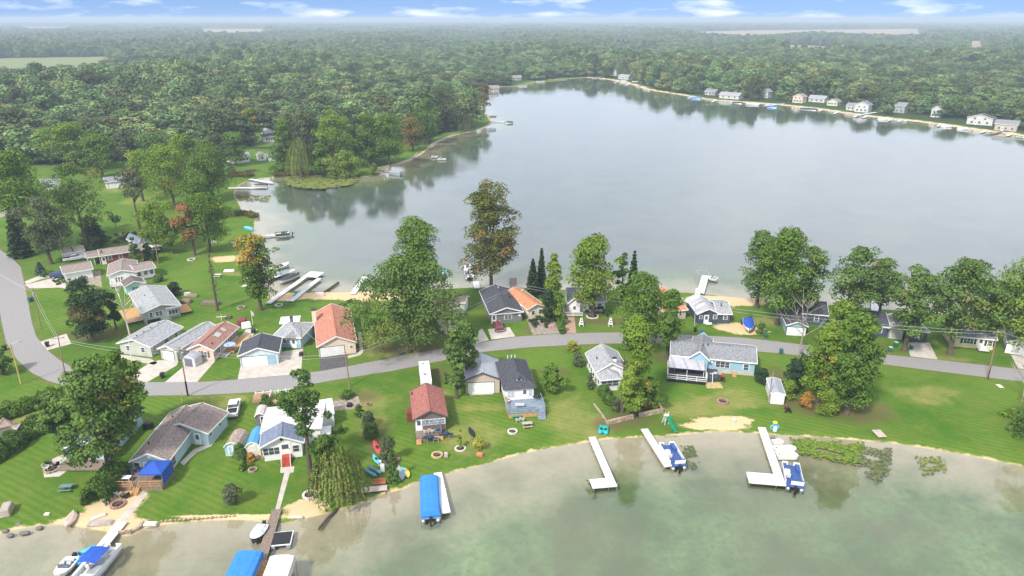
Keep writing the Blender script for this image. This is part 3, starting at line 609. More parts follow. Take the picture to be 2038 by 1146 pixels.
T(1628, 800, 640, 88, 'oval', 'bright', "lime and yellow green tree leaning over the metal shed", cb=.1, n=9000, K=52, leaf=.42, alt=.08)
T(1662, 700, 596, 60, 'round', 'bright', "pointed bright tree top above the huge green tree", cb=.2, n=5000, K=30, leaf=.42)
T(1578, 778, 700, 52, 'oval', 'pine', "dark evergreen behind the metal shed", cb=.02, n=4200, K=28, leaf=.36)
T(618, 942, 742, 88, 'vase', 'hedge', "open green locust tree over the white lake house", cb=.42, n=5200, K=40, leaf=.38, cr=.13)
T(650, 950, 868, 78, 'round', 'hedge', "low green tree beside the white lake house", cb=.2, n=2600, K=24, leaf=.36)
T(676, 990, 884, 104, 'willow', 'willow', "weeping willow at the pond edge", n=150, leaf=.36)
T(916, 893, 856, 16, 'oval', 'bright', "young staked tree in a white ring bed", cb=.15, n=700, K=10, leaf=.25)
T(8, 745, 697, 46, 'round', 'dark', "dark round tree at the left edge inside the road bend", cb=.1, n=3600, K=24, leaf=.42)
T(600, 352, 270, 54, 'willow', 'willow', "pale drooping willow behind the reeds of the bay", n=120, leaf=.7)
T(640, 352, 282, 40, 'round', 'maple', "green tree between the pale willow and the bright bush of the bay", cb=.1, n=3500, K=24, leaf=.65)
T(690, 352, 300, 76, 'round', 'bright', "bright low tree in front of the reeds of the bay", cb=.02, n=5500, K=36, leaf=.6)
T(775, 330, 228, 84, 'round', 'maple', "broad green tree on the tip of the headland lawn", cb=.15, n=8000, K=46, leaf=.7)
T(716, 318, 232, 52, 'oval', 'pine', "dark evergreen behind the bright low tree", cb=.05, n=4500, K=30, leaf=.7)
T(822, 300, 222, 60, 'oval', 'syca', "brownish tree behind the broad headland tree", cb=.1, n=4500, K=30, leaf=.7, alt=.15)
T(888, 262, 170, 78, 'round', 'grey', "grey green tree above the second lakeside lawn", cb=.12, n=6500, K=40, leaf=.8)
T(890, 262, 226, 24, 'conifer', 'blue', "blue spruce on the second lakeside lawn", cb=.02, n=1800, leaf=.7, whorl=10)
T(928, 262, 226, 34, 'willow', 'grey', "grey willow on the point near the moored boats", n=70, leaf=.8)
T(963, 233, 163, 34, 'vase', 'syca', "bronze topped tree alone on the tip of the point", cb=.32, n=2600, K=24, leaf=.8, alt=.4)
T(556, 345, 285, 52, 'round', 'dark', "dark tree left of the pale willow", cb=.05, n=3600, K=26, leaf=.65)
T(572, 330, 238, 52, 'oval', 'maple', "tall green tree behind the pale willow", cb=.15, n=5000, K=32, leaf=.7)
T(505, 285, 215, 40, 'oval', 'fall', "brown flecked tree left of the hidden two storey house", cb=.15, n=3500, K=24, leaf=.75, alt=.1)
T(2086, 872, 716, 130, 'round', 'maple', "green tree leaning in at the right edge above the pond", cb=.1, n=9000, K=50, leaf=.42)
T(25, 400, 312, 84, 'round', 'maple', "green tree at the left edge above the side road", cb=.2, n=5000, K=34, leaf=.65)
T(205, 352, 268, 80, 'round', 'maple', "green tree between the pale topped tree and the grey green tree", cb=.2, n=5000, K=34, leaf=.7)
T(318, 352, 262, 78, 'oval', 'dark', "dark green tree behind the yellowing tree", cb=.2, n=5000, K=34, leaf=.7)
T(440, 352, 268, 62, 'round', 'grey', "grey green tree at the inlet shore, left of the bay docks", cb=.1, n=4500, K=30, leaf=.65)
T(398, 440, 338, 76, 'round', 'maple', "green tree above the rusty red tree beside the inlet", cb=.15, n=5500, K=34, leaf=.6)
T(470, 330, 262, 60, 'round', 'maple', "green tree left of the white building across the bay", cb=.15, n=4500, K=30, leaf=.7)
T(735, 330, 226, 70, 'round', 'maple', "tall green tree in the middle of the headland", cb=.12, n=6500, K=40, leaf=.7)
T(668, 335, 218, 74, 'round', 'bright', "tall bright green tree behind the bright low tree of the bay", cb=.15, n=6500, K=40, leaf=.7)
T(850, 285, 196, 66, 'round', 'maple', "tall green tree between the two lakeside lawns", cb=.12, n=5500, K=36, leaf=.75)
T(615, 330, 214, 70, 'round', 'grey', "tall grey green tree standing behind the pale willow", cb=.15, n=6000, K=36, leaf=.75)
# bare trees
def bare(bx, by, ty, label, seed, col=(.52, .50, .46), spread=1.0, name="bare_tree", nb=9):
    p = P(bx, by); H = height_at(p, ty); rng = random.Random(seed); root = thing(name, label, "tree", p)
    mt = M("pale_bark_%d" % seed, col, scale=5); lx = rng.uniform(-.1, .1)
    t = MB(); t.tube([(0, 0, -.2), (lx * H * .4, 0, H * .4), (lx * H, 0, H * .97)], [.2, .13, .03], 7); t.build("trunk", mt, root)
    b = MB()
    for i in range(nb):
        z = H * rng.uniform(.3, .85); a = rng.uniform(0, 6.28); l = (H - z) * rng.uniform(.5, .9) * spread; x0 = lx * z
        q1 = (x0 + math.cos(a) * l * .5, math.sin(a) * l * .5, z + l * .45); q2 = (x0 + math.cos(a) * l * .8, math.sin(a) * l * .8, z + l * .95)
        b.tube([(x0, 0, z), q1, q2], [.09, .06, .02], 5)
        for j in range(3):
            a2 = a + rng.uniform(-1.2, 1.2); l2 = l * rng.uniform(.3, .5); b.tube([q1, (q1[0] + math.cos(a2) * l2, q1[1] + math.sin(a2) * l2, q1[2] + l2 * .8)], [.045, .015], 4)
    b.build("branches", mt, root); return root
bare(259, 668, 545, "bare white birch with forked limbs beside the dark pine", 3, (.62, .58, .52), 1.1)
bare(1590, 706, 592, "leafless grey tree in front of the dark roofed house", 5, (.30, .27, .23), 1.2, nb=14)
bare(2034, 800, 690, "leaning dead tree at the right edge by the lake road", 8, (.36, .31, .25), .8)
bare(1530, 800, 735, "leaning bare stems behind the metal shed", 12, (.30, .27, .21), .5, nb=4)
bare(700, 345, 300, "dead snag standing in the reeds of the bay", 13, (.4, .37, .33), .4, nb=4)
S = shrub
for a in [(347, 587, 563, 30, 'pine', "round clipped dark bush beside the grey house"), (1140, 698, 677, 26, 'yellow', "straw coloured round shrub beside the road"), (1150, 730, 700, 24, 'grey', "brownish shrub below the straw coloured shrub"),
          (1514, 757, 733, 31, 'pine', "dark ball shaped bush at the right end of the blue house"), (1604, 812, 780, 30, 'orange', "orange leaved shrub beside the metal shed"), (1570, 790, 758, 36, 'bright', "leafy green bush touching the metal shed"),
          (1650, 826, 776, 50, 'bright', "big leafy bush under the huge green tree"), (775, 922, 870, 38, 'grey', "bushy olive shrub above the kayaks"), (738, 872, 842, 34, 'hedge', "green shrub below the white flowering shrub"),
          (733, 850, 822, 30, 'grey', "white flowering shrub in the stone bed"), (464, 1004, 962, 38, 'grey', "feathery grey green shrub near the pond wall"), (478, 910, 884, 30, 'hedge', "leafy bush beside the tan roofed shed"),
          (953, 893, 871, 26, 'yellow', "yellow green shrub on the lawn near the pond"), (1202, 788, 766, 30, 'hedge', "green shrub left of the white cottage porch"), (1212, 805, 782, 34, 'hedge', "green grassy shrub on the terrace edge"),
          (1174, 772, 742, 16, 'grey', "leafy plants along the white cottage wall"), (500, 918, 902, 18, 'orange', "rust brown shrub beside the paved path"), (676, 862, 845, 20, 'hedge', "round bush beside the white picket side of the lake house"),
          (1118, 662, 640, 16, 'hedge', "bush at the corner of the brick walk"), (1122, 645, 625, 18, 'hedge', "bush between gravel yard and brick walk"), (1075, 644, 632, 56, 'pine', "dark foundation hedge of the orange roofed house"),
          (1190, 622, 612, 60, 'pine', "clipped dark hedge below the white house"), (318, 560, 545, 22, 'dark', "dark shrub at the right end of the white ranch house"), (240, 700, 690, 20, 'dark', "dark shrubs at the corner of the sage green house"),
          (2015, 830, 812, 40, 'bright', "bright shrub at the right edge of the lawn"), (2030, 868, 820, 44, 'hedge', "green shrubs over the pond at the right edge"), (745, 345, 325, 16, 'bright', "light green bush at the headland seawall"),
          (125, 560, 553, 44, 'hedge', "low hedge beside the driveway of the white garage"), (90, 548, 540, 40, 'dark', "low dark hedge at the edge of the driveway"), (185, 495, 470, 60, 'dark', "dark undergrowth behind the garage with the tan roof"),
          (250, 478, 462, 60, 'grey', "grey green bushes behind the long brown house"), (20, 825, 800, 50, 'dark', "rounded bushes at the left edge above the hedge"), (70, 812, 792, 60, 'hedge', "green bushes above the long hedge"),
          (1490, 640, 622, 16, 'dark', "dark bush left of the covered boat"), (1513, 664, 640, 20, 'dark', "dark bush right of the covered boat"), (690, 792, 780, 40, 'hedge', "low green plants round the utility pole base"),
          (530, 812, 785, 26, 'hedge', "bushy green shrub left of the white fence"), (485, 935, 915, 16, 'dark', "dark shrub below the rust brown shrub"), (790, 962, 935, 16, 'hedge', "small bush between cedar and paddle boards"),
          (345, 608, 592, 14, 'bright', "yellow green bush by the grey house steps"), (888, 760, 742, 20, 'dark', "bushy suckers left of the columnar tree"), (716, 830, 800, 16, 'hedge', "low bush at the end of the gravel bed"),
          (1226, 818, 795, 26, 'grey', "twiggy bush at the terrace corner")]:
    big = a[3] > 28
    S(*a, n=2600 if big else 1300, leaf=.28 if a[1] > 600 else .4, K=22 if big else 14)
T(781, 960, 898, 20, 'taper', 'hedge', "narrow pointed cedar beside the grey paddle board", cb=.01, n=3000, K=24, leaf=.28, gap=.3)
def hedge(pts, wid, h, mat, label, n=4000, leaf=.32, name="hedge", seed=1, alt=0):
    q = [P(*p) for p in pts]; rng = np.random.default_rng(seed); c = q[0]; Cs = []; Ns = []; tn = []
    tot = sum((q[i + 1] - q[i]).length for i in range(len(q) - 1))
    for i in range(len(q) - 1):
        a, b = q[i], q[i + 1]; d = b - a; m = int(n * d.length / tot); nn = np.array([-d.y, d.x, 0]) / d.length; t = rng.uniform(0, 1, m); an = rng.uniform(-.3, np.pi + .3, m)
        wob = 1 + .22 * np.sin(t * d.length * 1.1) + .12 * np.sin(t * d.length * 2.9 + 1)
        r = rng.uniform(.8, 1.08, m) * wob
        pos = np.array(a - c) + t[:, None] * np.array(d) + nn * (np.cos(an) * wid / 2 * r)[:, None]; pos[:, 2] = .1 + np.abs(np.sin(an)) ** .8 * h * r
        Cs.append(pos); Ns.append(nn * np.cos(an)[:, None] + np.array([0, 0, 1]) * np.sin(an)[:, None] + rng.normal(size=(m, 3)) * .5); tn.append(np.clip(.4 + .25 * np.sin(t * d.length * 1.7) + rng.uniform(-.3, .35, m), 0, 1))
    V, F = cards(np.concatenate(Cs), np.concatenate(Ns), leaf, rng); tn = np.concatenate(tn)
    o = link(name, npmesh(name, V, F, LM[mat], fattrs=dict(tone=tn, alt=(rng.uniform(0, 1, len(tn)) < alt) * .8))); o.location = c; return tag(o, label, "hedge")
hedge([(-30, 925), (10, 902), (60, 868), (112, 826)], 3.4, 2.2, 'hedge', "long thick hedge along the left lawn", 9000)
hedge([(-30, 850), (30, 826), (80, 806), (130, 786)], 2.6, 2.0, 'maple', "shaggy hedge above the long thick hedge", 5000, seed=2)
hedge([(188, 1008), (206, 985), (226, 962), (236, 945)], 3.2, 2.6, 'hedge', "rounded hedge beside the wooden deck steps", 4500, seed=3)
hedge([(640, 628), (700, 598)], .6, .5, 'dark', "thin line of plants beside the brick red roofed house", 300, seed=4)
# reeds round the bay
def reeds(pts, wid, h, n, label, seed=5):
    q = [P(*p) for p in pts]; rng = np.random.default_rng(seed); C = []
    for i in range(len(q) - 1):
        a, b = q[i], q[i + 1]; d = b - a; m = n // (len(q) - 1); t = rng.uniform(0, 1, m); nn = np.array([-d.y, d.x, 0]) / d.length
        pos = np.array(a - q[0]) + t[:, None] * np.array(d) + nn * rng.uniform(-.5, .5, m)[:, None] * wid; pos[:, 2] = rng.uniform(0, h, m); C.append(pos)
    C = np.concatenate(C); Nn = rng.normal(size=C.shape) * np.array([1, 1, .2]); V, F = cards(C, Nn, .8, rng, .5)
    o = link("reeds", npmesh("reeds", V, F, LM['syca'], fattrs=dict(tone=rng.uniform(0, 1, len(C)), alt=(rng.uniform(0, 1, len(C)) < .4) * .8))); o.location = q[0]; return tag(o, label, "reeds", kind='stuff')
reeds([(545, 349), (600, 346), (660, 346), (720, 350)], 6, 1.3, 5000, "brown reeds fringing the bay")
reeds([(455, 352), (480, 350), (500, 352)], 5, 1.6, 2200, "brown reeds left of the bay dock", 6)
reeds([(468, 428), (490, 426), (508, 433)], 3.5, 1.2, 1500, "brown reeds at the corner of the lakeside lawn", 7)
# lily pads
def pads(poly, n, label, seed, size=.45, mat='willow', name="lily_pads"):
    q = [P2(*p) for p in poly]; xs = [p[0] for p in q]; ys = [p[1] for p in q]; rng = np.random.default_rng(seed)
    X = rng.uniform(min(xs), max(xs), n * 3); Y = rng.uniform(min(ys), max(ys), n * 3); d = sdist(X, Y, q)
    k = (d < 0) & (rng.uniform(0, 1, len(X)) < np.clip(-d / 1.2, .25, 1)) & (np.sin(X * 1.3 + 2 * np.sin(Y * .9)) + np.sin(Y * 1.7 + X * .4) > -1.1); X = X[k][:n]; Y = Y[k][:n]; m = len(X)
    a = np.linspace(0, 2 * np.pi, 7)[:6]; r = size * rng.uniform(.5, 1.2, m) / 2
    V = np.stack([X[:, None] + r[:, None] * np.cos(a), Y[:, None] + r[:, None] * np.sin(a), np.full((m, 6), -.20) + rng.uniform(0, .03, (m, 1))], -1).reshape(-1, 3)
    o = link(name, npmesh(name, V - np.array([*q[0], 0]), np.arange(6 * m).reshape(-1, 6), LM[mat], fattrs=dict(tone=rng.uniform(0, 1, m), alt=(rng.uniform(0, 1, m) < .2) * .5)))
    o.location = (*q[0], 0); return tag(o, label, "lily pads", kind='stuff')
pads([(1572, 868), (1640, 872), (1720, 878), (1730, 905), (1712, 925), (1660, 915), (1590, 902), (1576, 885)], 1500, "dense lily pads along the right pond shore", 1, .42, 'maple')
pads([(1700, 885), (1775, 890), (1775, 935), (1745, 965), (1710, 930)], 700, "pale scattered lily pads right of the dense ones", 2, mat='grey')
pads([(1820, 905), (1880, 905), (1885, 935), (1840, 945)], 220, "small lily pad patch near the right shore", 3)
pads([(1355, 885), (1380, 885), (1392, 915), (1385, 935), (1362, 928)], 200, "pale lily pads beside the moored pontoon boat", 4, mat='grey')
pads([(1165, 950), (1185, 952), (1190, 995), (1170, 992)], 50, "few lily pads left of the L shaped dock", 5, mat='grey')
pads([(566, 350), (640, 349), (718, 355), (700, 366), (640, 375), (600, 373), (568, 367)], 4500, "green carpet of lily pads in the bay", 6, .9)
pads([(462, 385), (540, 388), (535, 402), (470, 400)], 350, "thin lily pads in front of the bay dock", 7, .8, 'syca')
pads([(1062, 160), (1130, 156.5), (1128, 160), (1080, 164)], 900, "pale lily pads in the far cove", 8, 2.2)
# ---------------- the wood: single trees where they show, one mass beyond ----------------
PROTO = []
for i, (prof, H, W, cb_, alt_) in enumerate([('round', 17, 13, .1, .05), ('oval', 19, 11.5, .08, .0), ('round', 15, 14, .08, .12), ('vase', 18, 13, .12, .03), ('oval', 16, 10, .05, .2), ('round', 20, 15, .1, .0), ('taper', 17, 9, .03, 0)]):
    PROTO.append((H, W, crown_mesh("crown", 900 + i, H, W, cb_, prof, LM['wood'], 1.1, 3000, 30, alt_, cr=.2, sq=.85), trunk_mb(900 + i, H, W, .2, .3).build("trunk", BARK)))
for p_ in PROTO: p_[3].location = (0, 0, -50)
rng = np.random.default_rng(11)
def jitter(x0, x1, y0, y1, s):
    X, Y = np.meshgrid(np.arange(x0, x1, s), np.arange(y0, y1, s)); X = X + rng.uniform(-.42, .42, X.shape) * s; Y = Y + rng.uniform(-.42, .42, Y.shape) * s
    return X.ravel(), Y.ravel()
def in_view(X, Y, m): return np.abs(X) < .76 * Y + m
KEEPOUT = []
def scatter():
    X, Y = jitter(-900, 950, 230, 1300, 13.5)
    k = in_view(X, Y, 60); X, Y = X[k], Y[k]
    sd = shore(X, Y)
    left = inpoly(X, Y, WOODL + [(-50, 12000), (-9000, 12000), (-3000, 300)])
    marg = np.where(left & (X < 20), 3.0, 9.0)
    k = (sd > marg) & (left | (Y > 400)); X, Y, sd = X[k], Y[k], sd[k]
    for c in CLEAR[:6] + CLEAR[13:]: k = ~(inpoly(X, Y, c)); X, Y, sd = X[k], Y[k], sd[k]
    for cx, cy, r in KEEPOUT + [(a, b, 6) for a, b in TREES]: k = (X - cx) ** 2 + (Y - cy) ** 2 > r * r; X, Y, sd = X[k], Y[k], sd[k]
    big = np.where((X < 40) & (Y < 700), 1.22, 1.08)
    X2, Y2 = jitter(-2300, 2300, 1300, 2900, 12.5); k = in_view(X2, Y2, 60); X2, Y2 = X2[k], Y2[k]
    X3, Y3 = jitter(-7200, 7200, 2900, 9200, 30); k = in_view(X3, Y3, 100); X3, Y3 = X3[k], Y3[k]
    S = np.concatenate([rng.uniform(.72, 1.28, len(X)) * big, rng.uniform(.8, 1.25, len(X2)), rng.uniform(.85, 1.3, len(X3))])
    W = np.concatenate([S[:len(X)] ** .6 * rng.uniform(1.0, 1.6, len(X)), rng.uniform(1., 1.35, len(X2)), rng.uniform(2.4, 3.1, len(X3))])
    X = np.r_[X, X2, X3]; Y = np.r_[Y, Y2, Y3]
    k = np.ones(len(X), bool)
    for c in CLEAR[6:13]: k &= ~inpoly(X, Y, c)
    # a tree line's height must leave the open fields in view
    S *= .84 + .24 * np.sin(X * .013 + 1.3 * np.sin(Y * .006)) 
    return X[k], Y[k], S[k], W[k]
def near_label(X, Y, ids):
    lm = [(o.location.x, o.location.y, o['label']) for o in bpy.data.objects if o.get('category') in ('house', 'boat', 'dock', 'shed') and o.location.y > 235 and len(o['label'].split()) <= 9]
    B = {}
    for i in ids:
        d = [((X[i] - a) ** 2 + (Y[i] - b) ** 2, a, b, l) for a, b, l in lm]; q = min(d); dx, dy = X[i] - q[1], Y[i] - q[2]
        rel = ('right of' if dx > 0 else 'left of') if abs(dx) > abs(dy) * 1.2 else ('behind' if dy > 0 else 'in front of')
        B.setdefault((rel, q[3]), []).append((q[0], i))
    out = {}; W_ = ['nearest', 'second nearest', 'third nearest', 'fourth nearest', 'fifth nearest', 'sixth nearest', 'seventh nearest', 'eighth nearest', 'ninth nearest', 'tenth nearest', 'eleventh nearest', 'twelfth nearest', 'thirteenth nearest', 'fourteenth nearest', 'fifteenth nearest']
    for (rel, l), v in B.items():
        for n, (d, i) in enumerate(sorted(v)): out[i] = ("" if len(v) == 1 else W_[min(n, 14)] + " ") + "tree " + rel + " the " + l
    return out
def forest():
    X, Y, Sx, Wx = scatter()
    D = np.hypot(X, Y); o = np.argsort(D)
    sdn = shore(X[o[:4000]], Y[o[:4000]])
    front = o[:4000][(sdn < 26) | (D[o[:4000]] < 420)]          # shoreline rows and the nearest rows show whole crowns
    NI = 205; ind = front[:NI]; rest = np.setdiff1d(o, ind)
    labs = ["woodland tree on the shore of the main lake with its whole crown in view", "woodland tree in the front rows of the left wood", "woodland tree behind the headland of the bay"]
    NL = near_label(X, Y, ind)
    for j, i in enumerate(ind):
        H, W, cm, tm = PROTO[int(rng.integers(0, len(PROTO)))]
        sdv = float(shore(np.array([X[i]]), np.array([Y[i]]))[0])
        if sdv < 26: la, gr = labs[0], "woodland trees on the lake shore"
        elif X[i] < -110: la, gr = labs[1], "woodland trees in the front rows of the left wood"
        else: la, gr = labs[2], "woodland trees behind the headland"
        la = NL.get(i, la)
        r = thing("woodland_tree", la, "tree", (X[i], Y[i], 0), float(rng.uniform(0, 6.28)), gr)
        s = float(Sx[i]); r.scale = (float(Wx[i]) * .95, float(Wx[i]) * .95, s)
        link("crown", cm, r); t = tm.copy(); SC.collection.objects.link(t); t.parent = r; t.location = (0, 0, 0)
    # the mass of the wood: one object of points that carry the same crowns
    me = bpy.data.meshes.new("forest"); m = len(rest); me.vertices.add(m)
    me.vertices.foreach_set('co', np.stack([X[rest], Y[rest], np.zeros(m)], 1).astype(np.float32).ravel())
    for nm, a in (('sxy', Wx[rest]), ('sz', Sx[rest]), ('rot', rng.uniform(0, 6.28, m))):
        at = me.attributes.new(nm, 'FLOAT', 'POINT'); at.data.foreach_set('value', a.astype(np.float32))
    at = me.attributes.new('pick', 'INT', 'POINT'); at.data.foreach_set('value', rng.integers(0, len(PROTO), m).astype(np.int32))
    fo = link("forest", me); tag(fo, "unbroken woodland reaching to the horizon", "forest", kind='stuff')
    g = bpy.data.node_groups.new("forest_nodes", 'GeometryNodeTree'); g.interface.new_socket("Geometry", in_out='INPUT', socket_type='NodeSocketGeometry'); g.interface.new_socket("Geometry", in_out='OUTPUT', socket_type='NodeSocketGeometry')
    N = g.nodes.new; L = g.links.new; gi = N('NodeGroupInput'); go = N('NodeGroupOutput'); ip = N('GeometryNodeInstanceOnPoints'); jn = N('GeometryNodeJoinGeometry')
    first = {}
    for ob in bpy.data.objects:
        if ob.type == 'MESH' and ob.data.name.startswith('crown') and ob.data in [q[2] for q in PROTO]: first.setdefault(ob.data.name, ob)
    for q in PROTO[::-1]:
        ob = first.get(q[2].name)
        if ob is None: continue
        oi = N('GeometryNodeObjectInfo'); oi.inputs['Object'].default_value = ob; oi.inputs['As Instance'].default_value = True; oi.transform_space = 'ORIGINAL'; L(oi.outputs['Geometry'], jn.inputs[0])
    def at_(nm, ty='FLOAT'): a = N('GeometryNodeInputNamedAttribute'); a.data_type = ty; a.inputs[0].default_value = nm; return a.outputs[0]
    L(gi.outputs[0], ip.inputs['Points']); L(jn.outputs[0], ip.inputs['Instance']); ip.inputs['Pick Instance'].default_value = True; L(at_('pick', 'INT'), ip.inputs['Instance Index'])
    c1 = N('ShaderNodeCombineXYZ'); s_ = at_('sxy'); L(s_, c1.inputs[0]); L(s_, c1.inputs[1]); L(at_('sz'), c1.inputs[2]); L(c1.outputs[0], ip.inputs['Scale'])
    c2 = N('ShaderNodeCombineXYZ'); L(at_('rot'), c2.inputs[2]); L(c2.outputs[0], ip.inputs['Rotation']); L(ip.outputs[0], go.inputs[0])
    md = fo.modifiers.new("forest", 'NODES'); md.node_group = g
    print("FOREST", len(ind), m)
# ---------------- houses ----------------
def zero(m): return m
class House:
    def __init__(s, name, label, cat, A, B, z, group=None):
        a = P(*A, z); s.root = thing(name, label, cat, (a.x, a.y, 0), group=group); s.o = Vector((a.x, a.y, 0)); s.tr = None; s.frames = []
    def frame(s, A, B, z, C=None, D=None, depth=None, apex=None, za=None):
        """world frame of a roof rectangle from its eave corners in the photo"""
        if apex:   # B and the gable's apex known: mirror for A
            b = P(*B, z); p = P(*apex, za); p.z = z; a = 2 * p - b
        else: a = P(*A, z); b = P(*B, z)
        x = (b - a); wd = x.length; x.normalize(); y = Vector((-x.y, x.x, 0))
        if depth is None: depth = abs((P(*C, z) - b).dot(y)) if C else abs((P(*D, z) - a).dot(y))
        T = Matrix(((x.x, y.x, 0, a.x - s.o.x), (x.y, y.y, 0, a.y - s.o.y), (0, 0, 1, 0), (0, 0, 0, 1)))
        return dict(T=T, w=wd, d=depth)
    def wing(s, f, eave, rise, axis, wall, roof, base=0, ov=.35, hip=(0, 0), trim=WHITE, shift=0, found=None, ridge=True, roofpart=True, wallpart=True):
        """axis 'y': ridge runs away from the front, gable faces front; 'x': ridge parallel to the front"""
        T, W, D = f['T'], f['w'], f['d']; f.update(ov=ov, eave=eave, base=base)
        m = MB(T); r = rise; th = .16
        if wallpart:
            wr = lambda u, span: eave - .02 + r * (1 - abs(u - span / 2) / (span / 2)) - th
            if axis == 'y' and not hip[0]:
                m.extr([(ov, base - .3), (W - ov, base - .3), (W - ov, wr(ov, W)), (W / 2, wr(W / 2, W)), (ov, wr(ov, W))], ov, D - ov, 'y')
            elif axis == 'x' and not (hip[0] or hip[1]):
                m.extr([(ov, base - .3), (D - ov, base - .3), (D - ov, wr(ov, D)), (D / 2, wr(D / 2, D)), (ov, wr(ov, D))], ov, W - ov, 'x')
            else: m.box(ov, ov, base - .3, W - ov, D - ov, eave - .06)
            m.build("wall", wall, s.root)
            if found:
                g = MB(T); g.box(ov - .03, ov - .03, base - .3, W - ov + .03, D - ov + .03, base + .45); g.build("foundation", found, s.root)
        if not roofpart: return f
        q = MB(T); e = eave
        if axis == 'y': h0, h1 = hip[0] * W / 2, hip[1] * W / 2; A = [(0, 0, e), (W, 0, e), (W, D, e), (0, D, e), (W / 2, h0, e + r), (W / 2, D - h1, e + r)]; fs = [(0, 4, 5, 3), (1, 2, 5, 4), (0, 1, 4), (2, 3, 5)]
        else: h0, h1 = hip[0] * D / 2, hip[1] * D / 2; A = [(0, 0, e), (W, 0, e), (W, D, e), (0, D, e), (h0, D / 2, e + r), (W - h1, D / 2, e + r)]; fs = [(0, 1, 5, 4), (2, 3, 4, 5), (3, 0, 4), (1, 2, 5)]
        # closed slab: top surface, underside and edges
        Bt = [(x, y, z - th) for x, y, z in A]; n = 6
        F_ = [tuple(t) for t in fs if True]; Fb = [tuple(i + n for i in t[::-1]) for t in fs]
        gf = []
        if axis == 'y':
            if not hip[0]: F_.remove((0, 1, 4)); Fb.remove((10, 7, 6)); gf += [(0, 4, 10, 6), (4, 1, 7, 10)]
            else: gf.append((0, 1, 7, 6))
            if not hip[1]: F_.remove((2, 3, 5)); Fb.remove((11, 9, 8)); gf += [(2, 5, 11, 8), (5, 3, 9, 11)]
            else: gf.append((2, 3, 9, 8))
            gf += [(1, 2, 8, 7), (3, 0, 6, 9)]
        else:
            if not hip[0]: F_.remove((3, 0, 4)); Fb.remove((10, 6, 9)); gf += [(3, 4, 10, 9), (4, 0, 6, 10)]
            else: gf.append((3, 0, 6, 9))
            if not hip[1]: F_.remove((1, 2, 5)); Fb.remove((11, 8, 7)); gf += [(1, 5, 11, 7), (5, 2, 8, 11)]
            else: gf.append((1, 2, 8, 7))
            gf += [(0, 1, 7, 6), (2, 3, 9, 8)]
        q.add(A + Bt, F_ + Fb + gf); s.rf = q.build("roof", roof, s.root)
        if ridge:
            k = MB(T); k.beam((A[4][0], A[4][1], e + r + .03), (A[5][0], A[5][1], e + r + .03), .28, .06); k.build("ridge_cap", roof, s.rf)
        t = MB(T); z = e - th / 2; o_ = .03
        def bm(a, b): t.beam((a[0], a[1], a[2] - th / 2), (b[0], b[1], b[2] - th / 2), .07, .24)
        pr = lambda p: ((p[0] - W / 2) * (1 + .06 / W) + W / 2, (p[1] - D / 2) * (1 + .06 / D) + D / 2, p[2])
        Q = [pr(p) for p in A]
        if axis == 'y':
            bm(Q[1], Q[2]); bm(Q[3], Q[0])
            if hip[0]: bm(Q[0], Q[1])
            else: bm(Q[0], (W / 2, -.03, e + r)); bm((W / 2, -.03, e + r), Q[1])
            if hip[1]: bm(Q[2], Q[3])
            else: bm(Q[3], (W / 2, D + .03, e + r)); bm((W / 2, D + .03, e + r), Q[2])
        else:
            bm(Q[0], Q[1]); bm(Q[2], Q[3])
            if hip[0]: bm(Q[3], Q[0])
            else: bm(Q[3], (-.03, D / 2, e + r)); bm((-.03, D / 2, e + r), Q[0])
            if hip[1]: bm(Q[1], Q[2])
            else: bm(Q[1], (W + .03, D / 2, e + r)); bm((W + .03, D / 2, e + r), Q[2])
        t.build("trim", trim, s.root); return f
    def face(s, f, face, u, z, off=0.):
        W, D, ov = f['w'], f['d'], f['ov']
        if face == 'F': return (ov + u * (W - 2 * ov), ov - off, z), 0
        if face == 'B': return (ov + u * (W - 2 * ov), D - ov + off, z), math.pi
        if face == 'R': return (W - ov + off, ov + u * (D - 2 * ov), z), math.pi / 2
        return (ov - off, ov + u * (D - 2 * ov), z), -math.pi / 2
    def win(s, f, face, u, z=1.5, w=.9, h=1.1, n=1, frame=WHITE, pane=None, shutters=None, grid=False):
        p, a = s.face(f, face, u, z); m = Matrix.Translation(p) @ Matrix.Rotation(a, 4, 'Z'); T = f['T'] @ m
        k = MB(T); b = .09; k.box(-w / 2 - b, -.06, -h / 2 - b, w / 2 + b, .02, h / 2 + b); 
        o = k.build("window", frame, s.root); g = MB(T); pw = w / n
        for i in range(n):
            x0 = -w / 2 + i * pw + .04; x1 = x0 + pw - .08
            g.box(x0, -.075, -h / 2, x1, -.05, -.03); g.box(x0, -.075, .03, x1, -.05, h / 2)
        g.build("pane", pane or GLASS, o)
        if shutters:
            for sgn in (-1, 1):
                q = MB(T); c = sgn * (w / 2 + b + .24); q.box(c - .2, -.05, -h / 2 - .08, c + .2, .02, h / 2 + .08); q.build("shutter", shutters, s.root)
    def door(s, f, face, u, w=.95, h=2.05, mat=WHITE, glass=True, base=None):
        b0 = f['base'] if base is None else base; p, a = s.face(f, face, u, b0); T = f['T'] @ Matrix.Translation(p) @ Matrix.Rotation(a, 4, 'Z')
        k = MB(T); k.box(-w / 2 - .1, -.05, 0, w / 2 + .1, .02, h + .1); o = k.build("door", mat, s.root)
        if glass: g = MB(T); g.box(-w * .3, -.07, h * .5, w * .3, -.04, h * .92); g.build("pane", GLASS, o)
        g = MB(T); g.box(w * .33, -.1, h * .45, w * .4, -.04, h * .5); g.build("handle", DARK, o)
